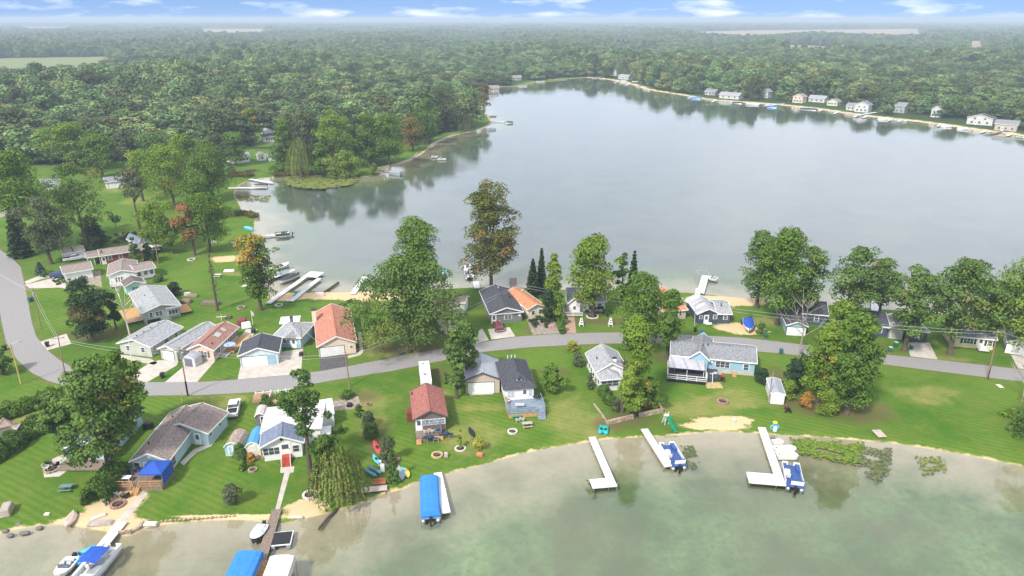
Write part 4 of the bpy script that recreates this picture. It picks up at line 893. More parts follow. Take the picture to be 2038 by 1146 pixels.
    def garage(s, f, face, u, w=4.9, h=2.15, mat=WHITE, base=None):
        b0 = f['base'] if base is None else base; p, a = s.face(f, face, u, b0); T = f['T'] @ Matrix.Translation(p) @ Matrix.Rotation(a, 4, 'Z')
        fr = MB(T); fr.box(-w / 2 - .1, -.03, 0, w / 2 + .1, .02, h + .1); o = fr.build("garage_door_frame", DARK, s.root)
        for i in range(4):
            if i == 0: k = MB(T)
            k.box(-w / 2, -.07, h / 4 * i + .015, w / 2, -.025, h / 4 * (i + 1) - .015)
        k.build("garage_door", mat, o)
    def box(s, f, name, x0, y0, z0, x1, y1, z1, mat, parent=None): m = MB(f['T']); m.box(x0, y0, z0, x1, y1, z1); return m.build(name, mat, parent or s.root)
    def vent(s, f, u, v, name="roof_vent", h=.45, r=.11, mat=DARK, base_z=None):
        W, D = f['w'], f['d']; z = base_z or f['eave'] + .2; m = MB(f['T']); m.tube([(W * u, D * v, z - .2), (W * u, D * v, z + h)], r, 6); m.build(name, mat, s.root)
    def deck(s, f, x0, y0, x1, y1, z, mat, railmat, name="deck", rails='FLR', skirt=None, gap=None, rh=.95):
        m = MB(f['T']); m.box(x0, y0, z - .12, x1, y1, z); d = m.build(name, mat, s.root)
        if skirt: q = MB(f['T']); q.box(x0 + .05, y0 + .05, -.2, x1 - .05, y1 - .05, z - .125); q.build("skirt", skirt, d)
        def run(a, b):
            L_ = (Vector(b) - Vector(a)).length; n = max(1, round(L_ / 1.8)); q = MB(f['T'])
            for i in range(n + 1):
                p = Vector(a).lerp(Vector(b), i / n); q.box(p.x - .05, p.y - .05, z - .1, p.x + .05, p.y + .05, z + rh)
            for hh in (rh, rh * .5, .12): q.beam((*a, z + hh), (*b, z + hh), .08, .09)
            q.build("railing", railmat, d)
        if 'F' in rails:
            if gap: run((x0, y0), (gap[0], y0)); run((gap[1], y0), (x1, y0))
            else: run((x0, y0), (x1, y0))
        if 'L' in rails: run((x0, y0), (x0, y1))
        if 'R' in rails: run((x1, y0), (x1, y1))
        return d
    def steps(s, f, x0, x1, y, z, mat, n=4, side=None, rail=None, parent=None):
        m = MB(f['T'])
        for i in range(n):
            t = z * (n - i) / (n + 1); m.box(x0, y - .3 * (i + 1), -.1, x1, y - .3 * i, t)
        m.build("steps", mat, parent or s.root)
        if rail:
            q = MB(f['T'])
            for x in (x0, x1): q.beam((x, y, z + .85), (x, y - .3 * n, .95), .07, .08); q.box(x - .05, y - .3 * n - .05, -.1, x + .05, y - .3 * n + .05, .95)
            q.build("stair_rail", rail, parent or s.root)
def chimney(h, f, x, y, w, d, top, mat, cap=DARK):
    c = h.box(f, "chimney", x - w / 2, y - d / 2, 0, x + w / 2, y + d / 2, top, mat); h.box(f, "chimney_cap", x - w / 2 - .06, y - d / 2 - .06, top, x + w / 2 + .06, y + d / 2 + .06, top + .15, cap, c)
SG = shingle("grey", (.255, .265, .285)); SLG = shingle("light_grey", (.36, .37, .39)); SDG = shingle("charcoal", (.085, .087, .105)); SBR = shingle("brown", (.30, .245, .225)); STAN = shingle("tan", (.40, .31, .26))
SRED = shingle("brick_red", (.50, .22, .155)); SRD2 = shingle("dull_red", (.36, .145, .12)); SORG = shingle("orange", (.58, .26, .14)); SRB = shingle("red_brown", (.37, .20, .165)); SBLU = shingle("blue_grey", (.17, .20, .27)); SB2 = shingle("mid_blue_grey", (.20, .235, .33))
SMET = M("ribbed_grey_metal", (.40, .42, .47), (.34, .36, .41), scale=.6, rough=.45, metal=.3, stripe=('X', 2.2, .3)); SWHT = M("white_membrane", (.58, .57, .56), (.36, .35, .345), scale=.7, rough=.7, stretch=(.3, 2, 1))
wWh = siding("white", (.76, .76, .76)); wBl = siding("pale_blue", (.38, .53, .58)); wB2 = siding("sky_blue", (.27, .44, .56)); wNv = siding("navy", (.055, .075, .125)); wGy = siding("slate", (.17, .17, .19)); wSg = siding("sage", (.46, .48, .42)); wGG = siding("grey_green", (.35, .38, .37))
wTn = siding("tan", (.50, .42, .36)); wPk = siding("salmon", (.66, .50, .43)); wCr = siding("cream", (.72, .66, .50)); wYl = siding("yellow", (.68, .60, .36)); wBr = siding("brown_wood", (.17, .13, .12)); wMt = siding("mint", (.50, .66, .60)); wRd = siding("barn_red", (.22, .05, .045)); wLB = siding("ice_blue", (.55, .66, .70)); wPe = siding("peach", (.72, .58, .46))
H = House
# pale blue house with deck, bottom left
h = H("lake_house", "long pale blue house with a brown roof behind the wooden deck", "house", (256.6, 918.5), (336, 917.7), 2.5)
f = h.frame((256.6, 918.5), (336, 917.7), 2.5, D=(345, 820.7)); h.wing(f, 2.5, 1.45, 'y', wBl, SBR)
g = h.frame(None, (414, 863), 2.5, C=(447.3, 819.9), apex=(357.7, 843), za=4.0); h.wing(g, 2.52, 1.55, 'y', wBl, SBR)
h.win(f, 'F', .1); h.door(f, 'F', .38); h.win(f, 'F', .68, 1.15, 1.8, 2.0, n=2); h.win(f, 'R', .12, 1.3, 1.2, 1.5); h.door(g, 'F', .78); h.win(g, 'R', .12, 1.7, .8, .6); h.win(g, 'R', .62, 1.7, .8, .5)
k = MB(f['T']); c0 = f['w'] / 2; k.tube([(c0, .29, 3.15), (c0, .34, 3.15)], .33, 12); k.build("round_vent", WHITE, h.root)
for u, v in ((.25, .25), (.42, .55), (.3, .8)): h.vent(f, u, v, base_z=3.2)
h.box(f, "lean_to", f['w'] - .3, f['d'] * .60, 0, f['w'] + 1.0, f['d'] * .74, 1.5, wBl); h.box(f, "lean_to_roof", f['w'] - .35, f['d'] * .59, 1.5, f['w'] + 1.1, f['d'] * .75, 1.6, STAN)
W_ = f['w']; d = h.deck(f, -.6, -3.9, W_ + .4, .3, .75, WOOD, TANW, gap=(W_ * .36, W_ * .52), skirt=WOOD, rails='FLR'); h.steps(f, W_ * .36, W_ * .52, -3.9, .75, TANW, 4, rail=TANW, parent=d)
deckT = Matrix.Translation(h.o) @ f['T']; deckW = W_
# house hidden behind the oak
h = H("blue_cottage", "light blue cottage mostly hidden behind the big dark oak", "house", (120, 900), (205, 905), 2.5)
f = h.frame((122, 893), (212, 893), 2.5, D=(196, 815)); h.wing(f, 2.5, 1.5, 'y', wBl, SB2); h.win(f, 'F', .25); h.win(f, 'F', .7, w=1.5, n=2); h.win(f, 'R', .3); h.win(f, 'R', .7); h.door(f, 'F', .5)
h.deck(f, 0, -2.5, f['w'], .3, .3, WOOD, WHITE, rails='')
h = H("small_garage", "small tan roofed building cut off by the left edge beside the hedge", "house", (0, 853), (54, 842), 2.3)
f = h.frame((-40, 862), (33, 853), 2.3, C=(54, 842)); h.wing(f, 2.3, .9, 'y', wCr, STAN, hip=(1, 1)); h.win(f, 'F', .7); h.vent(f, .5, .4, base_z=3)
# white lake house
h = H("white_lake_house", "white lake house with a blue grey roof and red front steps", "house", (515.8, 891.7), (605, 880), 2.9)
f = h.frame((515.8, 891.7), (605, 880), 2.9, D=(522.8, 861)); h.wing(f, 2.9, 1.6, 'y', wWh, SB2, base=.0, ov=.5)
f2 = h.frame((518, 862), (640, 851), 2.9, D=(536, 811)); h.wing(f2, 2.92, .5, 'x', wWh, SWHT, ridge=False); f3 = h.frame((640, 826), (665, 822), 2.7, D=(632, 797)); h.wing(f3, 2.7, .15, 'x', wWh, SWHT, ridge=False, ov=.1)
h.win(f, 'F', .2, 1.75, 2.5, 1.2, n=3); h.door(f, 'F', .57, w=1.7, base=.9, h=1.9); h.win(f, 'L', .5); h.win(f, 'F', .85, 1.7, 1.0, 1.1)
k = MB(f['T']); k.tube([(f['w'] / 2, .44, 3.65), (f['w'] / 2, .49, 3.65)], .24, 10); k.build("round_vent", DARK, h.root)
RS = M("red_painted_steps", (.42, .075, .05), rough=.6); W_ = f['w']; h.box(f, "landing", W_ * .47, -.7, -.1, W_ * .67, .5, .9, RS); h.steps(f, W_ * .47, W_ * .67, -.7, .9, RS, 4, rail=WHITE)
h.vent(f, .38, .7, h=.2, mat=WHITE, base_z=3.9); h.box(f2, "side_porch", f2['w'] - .4, .8, 0, f2['w'] + 1.2, 3.4, 1.1, WHITE); h.win(f2, 'L', .5)
# sheds
def gambrel(A, B, z, wall, roof, label, doors, D=None, depth=3.5, tall=1.2, name="garden_shed"):
    h = H(name, label, "shed", A, B, z); f = h.frame(A, B, z, D=D, depth=None if D else depth); W = f['w']; D_ = f['d']; f.update(ov=.08, base=0, eave=z)
    pr = [(0, z), (W * .17, z + tall * .62), (W * .5, z + tall), (W * .83, z + tall * .62), (W, z)]
    m = MB(f['T']); m.extr([(.08, -.1), (W - .08, -.1), (W - .08, z)] + [(u, v - .06) for u, v in pr[::-1][1:-1]] + [(.08, z)], .08, D_ - .08); m.build("wall", wall, h.root)
    r = MB(f['T']); r.extr(pr + [(u, v - .05) for u, v in pr[::-1]], -.05, D_ + .05); r.build("roof", roof, h.root)
    t = MB(f['T'])
    for i in range(4): t.beam((pr[i][0], -.08, pr[i][1] - .05), (pr[i + 1][0], -.08, pr[i + 1][1] - .05), .05, .16)
    t.build("trim", WHITE, h.root); doors(h, f); return h, f
def d1(h, f):
    for s_ in (-.5, .5): h.win(f, 'F', .5 + s_ * .3, 1.0, .55, 1.5, pane=M("pale_pane", (.35, .5, .6), rough=.3))
gambrel((445, 889.5), (478.5, 889), 1.8, wBl, STAN, "pale blue shed with a tan gambrel roof and white double doors", d1, D=(457, 862), tall=.9)
def d2(h, f): h.door(f, 'F', .48, w=.95, h=2, mat=M("off_white_door", (.7, .66, .62)), glass=False); h.box(f, "step", f['w'] * .2, -.8, -.1, f['w'] * .85, 0, .2, CONC)
gambrel((487, 890), (518, 888), 1.9, wCr, M("blue_metal_roof", (.07, .30, .52), (.06, .24, .44), rough=.5, stripe=('Y', 2.2, .35)), "off white shed with a bright blue metal roof", d2, D=(500, 858), tall=.9)
gambrel((506, 829), (528, 827), 1.9, wGy, M("beige_plastic_roof", (.52, .45, .42), (.44, .38, .36), rough=.6), "grey storage shed with a beige rounded roof by the white fence", lambda h, f: h.win(f, 'F', .75, 1.0, .7, 1.4, pane=BLACK), D=(505, 812), tall=.6)
gambrel((360, 713), (387, 716), 1.7, M("shed_metal_white", (.60, .58, .60), stripe=('Y', 3, .2)), SMET, "small rounded metal shed by the brown roofed house", lambda h, f: h.door(f, 'F', .5, w=1.5, h=1.6, mat=M("grey_doors", (.16, .16, .2)), glass=False), depth=2.6, tall=.6)
h = H("metal_shed", "white metal shed with a ribbed grey roof under the lime green tree", "shed", (1535, 783), (1563, 785), 2.1); f = h.frame((1535, 783), (1563.5, 785.5), 2.1, D=(1541, 754)); h.wing(f, 2.1, .35, 'y', M("shed_white", (.72, .70, .70), stripe=('X', 3, .15)), SMET, ov=.06, ridge=False); h.door(f, 'F', .5, w=1.6, h=1.85, mat=WHITE, glass=False)
# brown cottage
h = H("brown_cottage", "brown wooden cottage with a dull red roof and a row of porch windows", "house", (821, 836), (891.6, 829), 3.0)
f = h.frame((821, 836), (891.6, 829), 3.0, D=(815.7, 779.4)); h.wing(f, 3.0, 1.5, 'y', wBr, SRD2, base=.6, trim=M("brown_trim", (.12, .09, .08)))
h.door(f, 'F', .13, base=.65); 
for i in range(6): h.win(f, 'F', .28 + i * .125, 2.1, .62, .95, pane=M("curtained_glass", (.30, .36, .45), (.08, .1, .13), rough=.2))
W_ = f['w']; d = h.deck(f, .3, -2.1, W_ * .78, .35, .65, WOOD, WOOD, gap=(.3, W_ * .22), skirt=WOOD, rails='FR'); h.steps(f, .35, W_ * .2, -2.1, .65, TANW, 3, parent=d); h.vent(f, .06, .85, base_z=3.3); h.win(f, 'L', .5, 2.0); h.box(f, "side_bin", -.8, f['d'] * .45, 0, .34, f['d'] * .62, 1.9, wRd)
cotT = Matrix.Translation(h.o) @ f['T']; cotW = W_
# camper
p = P(845, 785); a = P(837.5, 758.5, 2.9); b = P(859.3, 756.7, 2.9); c = P(855, 716.6, 2.9); x = (b - a).normalized(); ang = math.atan2(x.y, x.x); Wd = (b - a).length; Ln = abs((c - b).dot(Vector((-x.y, x.x, 0))))
r = thing("travel_trailer", "white travel trailer parked behind the brown cottage", "trailer", (a.x, a.y, 0), ang); m = MB(); m.extr([(-.0, .75), (0, 2.6), (.5, 2.9), (Ln - .2, 2.9), (Ln, 2.6), (Ln, .6), (.6, .5)], 0, Wd, 'x'); m.build("body", M("trailer_white", (.76, .77, .78), (.68, .69, .7), rough=.4), r)
m = MB(); m.box(Wd * .3, Ln * .25, 2.9, Wd * .55, Ln * .33, 3.05); m.box(Wd * .3, Ln * .8, 2.9, Wd * .5, Ln * .86, 3.0); m.build("roof_vent", ALU, r)
for y in (Ln * .45, Ln * .58):
    for xx in (.1, Wd - .1): m = MB(); m.tube([(xx - .1, y, .33), (xx + .1, y, .33)], .33, 12); m.build("wheel", BLACK, r)
m = MB(); m.beam((Wd * .3, .2, .5), (Wd / 2, -1.1, .5), .1, .1); m.beam((Wd * .7, .2, .5), (Wd / 2, -1.1, .5), .1, .1); m.tube([(Wd / 2, -.6, .5), (Wd / 2, -.6, 1.0)], .17, 8); m.build("hitch", DARK, r)
for xx in (-.02, Wd + .02): m = MB(); m.box(xx - .015, Ln * .3, 1.5, xx + .015, Ln * .42, 2.1); m.build("window", GLASS, r)
# grey metal garage
h = H("tan_garage", "tan garage with a grey metal roof and a wide white door", "garage", (924, 757), (997, 754.4), 3.0)
f = h.frame((924, 757), (997, 754.4), 3.0, C=(989.6, 714)); h.wing(f, 3.0, 1.5, 'y', wTn, SMET, trim=M("dark_trim", (.07, .07, .09)), ov=.25); h.garage(f, 'F', .45, 5.0, 2.3); k = h.box(f, "ramp", .9, -.3, -.1, f['w'] * .78, .25, .08, CONC)
# hip roofed house
h = H("hip_roofed_house", "white cottage with a dark hipped roof, a small dormer and a blue grey deck", "house", (1002, 774.7), (1067, 769.8), 3.5)
f = h.frame((1002, 774.7), (1067, 769.8), 3.5, D=(992.4, 719.5)); h.wing(f, 3.5, 2.0, 'y', wWh, SDG, hip=(1, .9), base=.9, trim=M("dark_gutter", (.1, .1, .12)))
W_ = f['w']; DK = M("blue_grey_deck", (.22, .27, .33), (.17, .21, .27), scale=1.5, stripe=('Y', 5, .3)); h.door(f, 'F', .68, base=1.0, mat=WHITE); h.win(f, 'F', .2, 2.2, 1.3, 1.2, n=2, pane=M("bright_glass", (.45, .48, .5), rough=.3)); h.win(f, 'F', .88, 2.2, .7, 1.1, pane=M("bright_glass", (.45, .48, .5), rough=.3))
d = h.deck(f, .3, -4.3, W_ + .9, .35, .95, DK, M("blue_grey_rail", (.24, .30, .38)), gap=(W_ * .9, W_ + .9), skirt=TANW, rails='FLR', rh=1.0); h.steps(f, W_ * .9, W_ + .85, -4.3, .95, DK, 4, parent=d)
for x0, x1 in ((.4, W_ * .44), (W_ * .46, W_ * .88)): m = MB(f['T']); m.box(x0, -4.27, 1.0, x1, -4.24, 1.85); m.build("privacy_panel", M("blue_grey_rail", (.24, .30, .38)), d)
m = MB(f['T']); m.box(W_ * .43, 1.3, 4.2, W_ * .60, 2.6, 4.75); dr = m.build("dormer", WHITE, h.root); m = MB(f['T']); m.extr([(W_ * .40, 4.75), (W_ * .515, 5.15), (W_ * .63, 4.75)], 1.1, 3.2); m.build("dormer_roof", SDG, dr); m = MB(f['T']); m.box(W_ * .47, 1.25, 4.42, W_ * .56, 1.31, 4.66); m.build("pane", GLASS, dr)
for u in (.38, .5, .62): h.vent(f, u, .93, base_z=4.6, h=.5, mat=WHITE, r=.08)
hipT = Matrix.Translation(h.o) @ f['T']; hipW = W_
# white cottage on the terrace
h = H("terrace_cottage", "white cottage with a pale grey roof behind the tall lime green tree", "house", (1184, 742), (1252, 738), 2.8)
f = h.frame((1184, 742), (1252, 738), 2.8, D=(1160, 703)); h.wing(f, 2.8, 1.9, 'y', wWh, SLG)
for u in (.2, .45, .68, .88): h.win(f, 'L', u, 1.6, .9, 1.2)
q = h.frame((1194, 757), (1240, 753), 2.6, depth=3.3); h.wing(q, 2.6, 1.0, 'y', wWh, SLG, hip=(1, 0)); h.win(q, 'F', .3, 1.6, 2.1, 1.1, n=2); h.win(q, 'F', .75, 1.6, 1.2, 1.1); h.win(q, 'L', .5, 1.6); h.vent(f, .2, .5, base_z=3.6); chimney(h, f, f['w'] * .62, 1.6, .7, .5, 4.9, WHITE)
# terrace wall
def wallrun(name, label, pts, h_, w_, mat, cat="wall"):
    q = [P(*p) for p in pts]; c = q[0]; m = MB()
    for i in range(len(q) - 1): a = q[i] - c; b = q[i + 1] - c; m.beam((a.x, a.y, h_ / 2 - .1), (b.x, b.y, h_ / 2 - .1), w_, h_ + .2)
    o = m.build(name, mat); o.location = c; return tag(o, label, cat)
STN = M("rough_stone", (.44, .35, .26), (.20, .15, .11), scale=2.2, rough=.95, bump=.8, detail=6)
wallrun("retaining_wall", "low stone retaining wall round the front of the terrace, left of the steps", [(1209, 845), (1260, 832.5)], .8, .4, STN)
wallrun("retaining_wall", "low stone retaining wall round the front of the terrace, right of the steps", [(1272, 830), (1319, 820)], .8, .4, STN)
wallrun("stone_edging", "stone edging running back along the left side of the terrace", [(1209, 844), (1196, 824), (1182, 806)], .35, .3, STN)
wallrun("stone_edging", "stone edging running back along the right side of the terrace", [(1319, 820), (1312, 805)], .35, .3, STN)
# blue house with awning
h = H("awning_house", "long sky blue house with a grey roof, deck awning and white railing", "house", (1333.7, 706.7), (1507.5, 722.9), 3.0)
f = h.frame((1333.7, 706.7), (1507.5, 722.9), 3.0, D=(1337, 684)); f['d'] = 8.2; h.wing(f, 3.0, 1.5, 'x', wB2, SG, base=.1); W_ = f['w']
q = h.frame((1370.4, 711.6), (1412.5, 717.5), 3.0, depth=10.5); q['T'] = q['T'] @ Matrix.Translation((0, -.1, .0)); h.wing(q, 3.02, 1.75, 'y', wB2, SG, hip=(0, 1), base=.1)
h.win(f, 'F', .62, 1.85, 2.7, 1.15, n=3); h.win(f, 'F', .9, 1.75, 1.0, 1.2); h.win(f, 'F', .47, 2.35, .9, .5, pane=WHITE); h.win(f, 'R', .5); h.box(f, "foundation", W_ * .48, .30, -.2, W_ - .34, .42, .75, CONC)
d = h.deck(f, -.3, -5.6, W_ * .42, .35, .7, M("charcoal_deck", (.06, .06, .075), stripe=('X', 5, .3)), WHITE, rails='FLR', skirt=BLACK); h.steps(f, W_ * .43, W_ * .49, -3.6, .9, M("charcoal_deck", (.06, .06, .075)), 5, rail=WHITE); h.box(f, "landing", W_ * .42 + .02, -3.6, -.1, W_ * .56, .3, .72, M("charcoal_deck", (.06, .06, .075)))
m = MB(f['T']); m.add([(-.2, .1, 2.75), (W_ * .40, .1, 2.75), (W_ * .40, -3.6, 2.1), (-.2, -3.6, 2.1), (-.2, .1, 2.7), (W_ * .40, .1, 2.7), (W_ * .40, -3.6, 2.05), (-.2, -3.6, 2.05)], [(0, 1, 2, 3), (7, 6, 5, 4), (0, 4, 5, 1), (1, 5, 6, 2), (2, 6, 7, 3), (3, 7, 4, 0)]); aw = m.build("awning", M("grey_awning", (.42, .42, .46), stripe=('X', .42, .4)), h.root)
m = MB(f['T']); [m.box(x_, -3.6, .7, x_ + .09, -3.5, 2.1) for x_ in (-.2, W_ * .2, W_ * .39)]; m.build("awning_post", WHITE, aw); m = MB(f['T']); m.box(-.2, -3.7, 1.95, W_ * .4, -3.6, 2.1); m.build("awning_beam", DARK, aw)
h.vent(f, .44, .42, base_z=4.3, h=.5); h.vent(f, .38, .35, base_z=4.2); h.box(f, "cellar_hatch", W_ * .73, -.9, -.1, W_ * .78, .3, .6, TANW)
awnT = Matrix.Translation(h.o) @ f['T']; awnW = W_
# navy cottage by the covered boat
h = H("navy_cottage", "navy cottage with a streaked grey roof and a white front door", "house", (1387.7, 625.3), (1458, 625), 2.5)
f = h.frame((1387.7, 625.3), (1434, 624.5), 2.5, D=(1389.7, 594)); h.wing(f, 2.5, 1.3, 'y', wNv, M("streaked_metal", (.50, .50, .52), (.24, .24, .26), scale=.5, rough=.6, stretch=(.5, 4, 1))); q = h.frame((1428, 624.7), (1458, 625), 2.5, depth=f['d'] * .92); h.wing(q, 2.5, 1.15, 'x', wNv, SLG)
h.door(f, 'F', .42); h.win(f, 'F', .85, 1.6, .8, .9); h.win(q, 'F', .6, 1.5, .8, .9); h.win(f, 'F', .15, 1.6, .6, .7); h.steps(f, 2.2, 3.6, .3, .4, WHITE, 2); h.vent(q, .4, .3, base_z=3.3, h=.9)
h = H("tan_lake_house", "tan house with an orange roof half hidden by the full green maple", "house", (1325, 606), (1370, 601), 2.6)
f = h.frame((1318, 608), (1370, 601.5), 2.6, C=(1368, 577)); h.wing(f, 2.6, 1.8, 'y', wTn, SORG); q = h.frame((1320, 621), (1370, 616), 2.4, depth=3.6); h.wing(q, 2.4, .3, 'x', wTn, SORG, ridge=False); h.win(q, 'F', .75, 1.4, .7, .9); h.win(q, 'F', .35, 1.4, .7, .9); h.vent(f, .7, .5, base_z=3.5)
# charcoal house with car
h = H("charcoal_house", "slate grey house with a charcoal roof and white gable trim behind the red car", "house", (974.3, 625.3), (1042.5, 619.9), 2.6)
f = h.frame((974.3, 625.3), (1042.5, 619.9), 2.6, C=(1016.5, 573.7)); h.wing(f, 2.6, 1.35, 'y', wGy, SDG); h.win(f, 'F', .55, 1.4, 1.7, .9, n=2); h.door(f, 'F', .1); h.vent(f, .55, .85, base_z=3.8, mat=WHITE); h.vent(f, .78, .5, base_z=3.3, r=.2); k = MB(f['T']); k.beam((0, -.02, 2.45), (f['w'], -.02, 2.45), .08, .14); k.build("gable_board", WHITE, h.root); h.win(f, 'F', .92, 1.6, .3, .3, pane=WHITE)
h = H("cream_house", "cream house with a bright orange roof beside the charcoal house", "house", (1050, 616), (1087, 609), 2.6)
f = h.frame((1050, 616), (1087, 609), 2.6, D=(1034, 576.7)); h.wing(f, 2.6, 1.0, 'y', wCr, SORG); h.win(f, 'F', .3, 1.4, .8, .9); h.win(f, 'F', .75, 1.4, .8, .9); h.win(f, 'L', .3); h.win(f, 'L', .75); h.vent(f, .7, .8, base_z=3.3, mat=WHITE); h.vent(f, .8, .3, base_z=3.2, mat=TANW)
h = H("white_maple_house", "white house under the round yellow green maple", "house", (1128, 600), (1208, 600), 2.7)
f = h.frame((1128, 600), (1208, 600), 2.7, depth=8.5); h.wing(f, 2.7, 1.9, 'x', wWh, SG); q = h.frame((1130, 604), (1158, 604), 2.7, depth=6); h.wing(q, 2.72, 1.5, 'y', wWh, SG); h.door(q, 'F', .5); h.win(f, 'F', .6); h.win(f, 'F', .85); h.deck(q, -1, -2.0, q['w'], .3, .35, WOOD, WHITE, rails='FL')
h = H("lean_garage", "small white garage with a brown roof behind the columnar dark tree", "garage", (887, 646.8), (910, 640.5), 2.4)
f = h.frame((887, 646.8), (912, 639.5), 2.4, D=(877, 636)); h.wing(f, 2.4, .9, 'y', wWh, SBR, ov=.15); h.garage(f, 'F', .5, 2.3, 2.0)
h = H("pink_roofed_house", "pale house with a pinkish tan roof and a roof terrace, half under the huge oak", "house", (884, 618), (922, 610), 2.7)
f = h.frame((874, 620), (918, 612), 2.7, D=(868, 592)); h.wing(f, 2.7, 1.2, 'y', wPe, STAN, hip=(1, 0)); q = h.frame((897, 601), (926, 603), 2.8, depth=4.5); h.wing(q, 2.8, 1.0, 'x', wWh, STAN); h.win(f, 'F', .6, 1.6, 1.2, 1.1, n=2); h.door(f, 'F', .25)
# dark house behind the lime tree
h = H("dark_roofed_house", "dark blue house with a near black roof right of the covered boat", "house", (1566, 647), (1608, 650), 2.5)
f = h.frame((1565, 647), (1609, 650), 2.5, depth=15); h.wing(f, 2.5, 1.0, 'y', wB2, SDG); h.garage(f, 'F', .5, 4.0, 2.0); q = h.frame((1578, 622), (1650, 628), 2.6, depth=8); h.wing(q, 2.6, 1.7, 'x', wNv, SDG); h.win(q, 'F', .7)
h = H("navy_house", "navy house with a charcoal roof behind the lime green tree", "house", (1712, 647), (1772, 651), 2.6)
f = h.frame((1700, 646), (1772, 651), 2.6, depth=9); h.wing(f, 2.6, 1.7, 'x', wNv, SDG); h.win(f, 'F', .4, 1.5, .8, 1.0); h.win(f, 'F', .78, 1.5, .8, 1.0); h.vent(f, .6, .35, base_z=3.5, h=.9)
h = H("navy_garage", "navy garage with a blue grey metal roof and white window", "garage", (1806, 660), (1852, 661), 2.6)
f = h.frame((1806, 659), (1852, 661), 2.6, C=(1838, 631)); h.wing(f, 2.6, 1.3, 'y', wNv, M("blue_metal", (.20, .26, .36), stripe=('X', 2, .3), rough=.5), hip=(1, 0)); h.win(f, 'F', .5, 1.5, .9, .9); q = h.frame((1768, 652), (1802, 656), 2.6, depth=7); h.wing(q, 2.6, .9, 'y', wSg, SLG); h.garage(q, 'F', .55, 2.7, 2.1, mat=M("grey_garage_door", (.5, .5, .5)))
h = H("yellow_house", "pale yellow ranch house with a white front porch under the brown tinged oak", "house", (1896, 668), (1984, 676), 2.6)
f = h.frame((1896, 668), (1986, 676.5), 2.6, depth=8); h.wing(f, 2.6, 1.7, 'x', wYl, SG, base=.3); h.win(f, 'F', .38, 1.6, 1.9, 1.1, n=3, shutters=DARK); h.door(f, 'F', .68, base=.4); h.win(f, 'F', .9, shutters=DARK); d = h.deck(f, f['w'] * .58, -1.5, f['w'] * .8, .3, .5, WHITE, WHITE, rails='FLR')
h = H("right_edge_garage", "pale grey garage at the right edge beside the lake road", "garage", (2004, 680), (2060, 690), 2.6); f = h.frame((2004, 680), (2060, 690), 2.6, depth=8); h.wing(f, 2.6, 1.4, 'y', wWh, SG); h.garage(f, 'F', .5, 4.6, 2.1)
# brick red roofed house
h = H("brick_red_roofed_house", "peach coloured house with a large brick red roof and a white garage door", "house", (630, 690.5), (710.7, 680.8), 2.6)
f = h.frame((630, 690.5), (710.7, 680.8), 2.6, D=(631, 622)); h.wing(f, 2.6, 1.9, 'y', wPe, SRED); h.garage(f, 'F', .36, 4.9, 2.1); chimney(h, f, .05, f['d'] * .74, .9, 1.3, 5.4, wCr); h.vent(f, .42, .55, base_z=4.0, mat=WHITE); h.win(f, 'R', .3); h.win(f, 'F', .88, 1.6, .6, .5)
# blue garage, grey hip house
h = H("blue_garage", "ice blue garage with a dark shingle roof and a wide white door", "garage", (472, 709), (555.3, 701.7), 2.6)
f = h.frame((472, 709), (555.3, 701.7), 2.6, C=(561.6, 671.8)); h.wing(f, 2.6, 1.5, 'y', wLB, SDG); h.garage(f, 'F', .38, 4.9, 2.1); h.box(f, "wall_panel", f['w'] * .68, .29, 0, f['w'] * .9, .34, 2.1, wB2)
h = H("grey_hip_house", "small house with a worn grey hipped roof and a white flat porch roof", "house", (543, 671), (599, 672.4), 2.6)
f = h.frame((541.7, 669.5), (599.3, 672.4), 2.6, C=(597, 641)); h.wing(f, 2.6, 1.5, 'y', wB2, SLG, hip=(1, 1)); h.door(f, 'F', .72, mat=WHITE); h.win(f, 'F', .9, 1.5, .8, .9, pane=M("aqua_curtain", (.3, .5, .55))); h.win(f, 'F', .45, 1.5, 1.6, .9, n=2); q = h.frame((556, 644), (596, 641), 2.6, depth=3.4); q.update(ov=.1, base=0, eave=2.6); h.box(q, "flat_porch_roof", 0, -.4, 2.62, q['w'], 3.4, 2.78, WHITE)
m = MB(q['T']); [m.box(x_, 3.0, 0, x_ + .12, 3.12, 2.62) for x_ in (.1, q['w'] / 2, q['w'] - .25)]; m.build("porch_post", WHITE, h.root); chimney(h, f, f['w'] * .3, f['d'] * .75, .5, .5, 4.6, M("soot_brick", (.12, .12, .12))); h.box(f, "side_gutter", -.12, 0, 2.5, .05, f['d'], 2.66, WHITE); m = MB(f['T']); m.extr([(f['w'] * .45, 2.75), (f['w'] * .62, 3.5), (f['w'] * .8, 2.75)], -.6, 3.0); m.build("porch_gable", SLG, h.root)
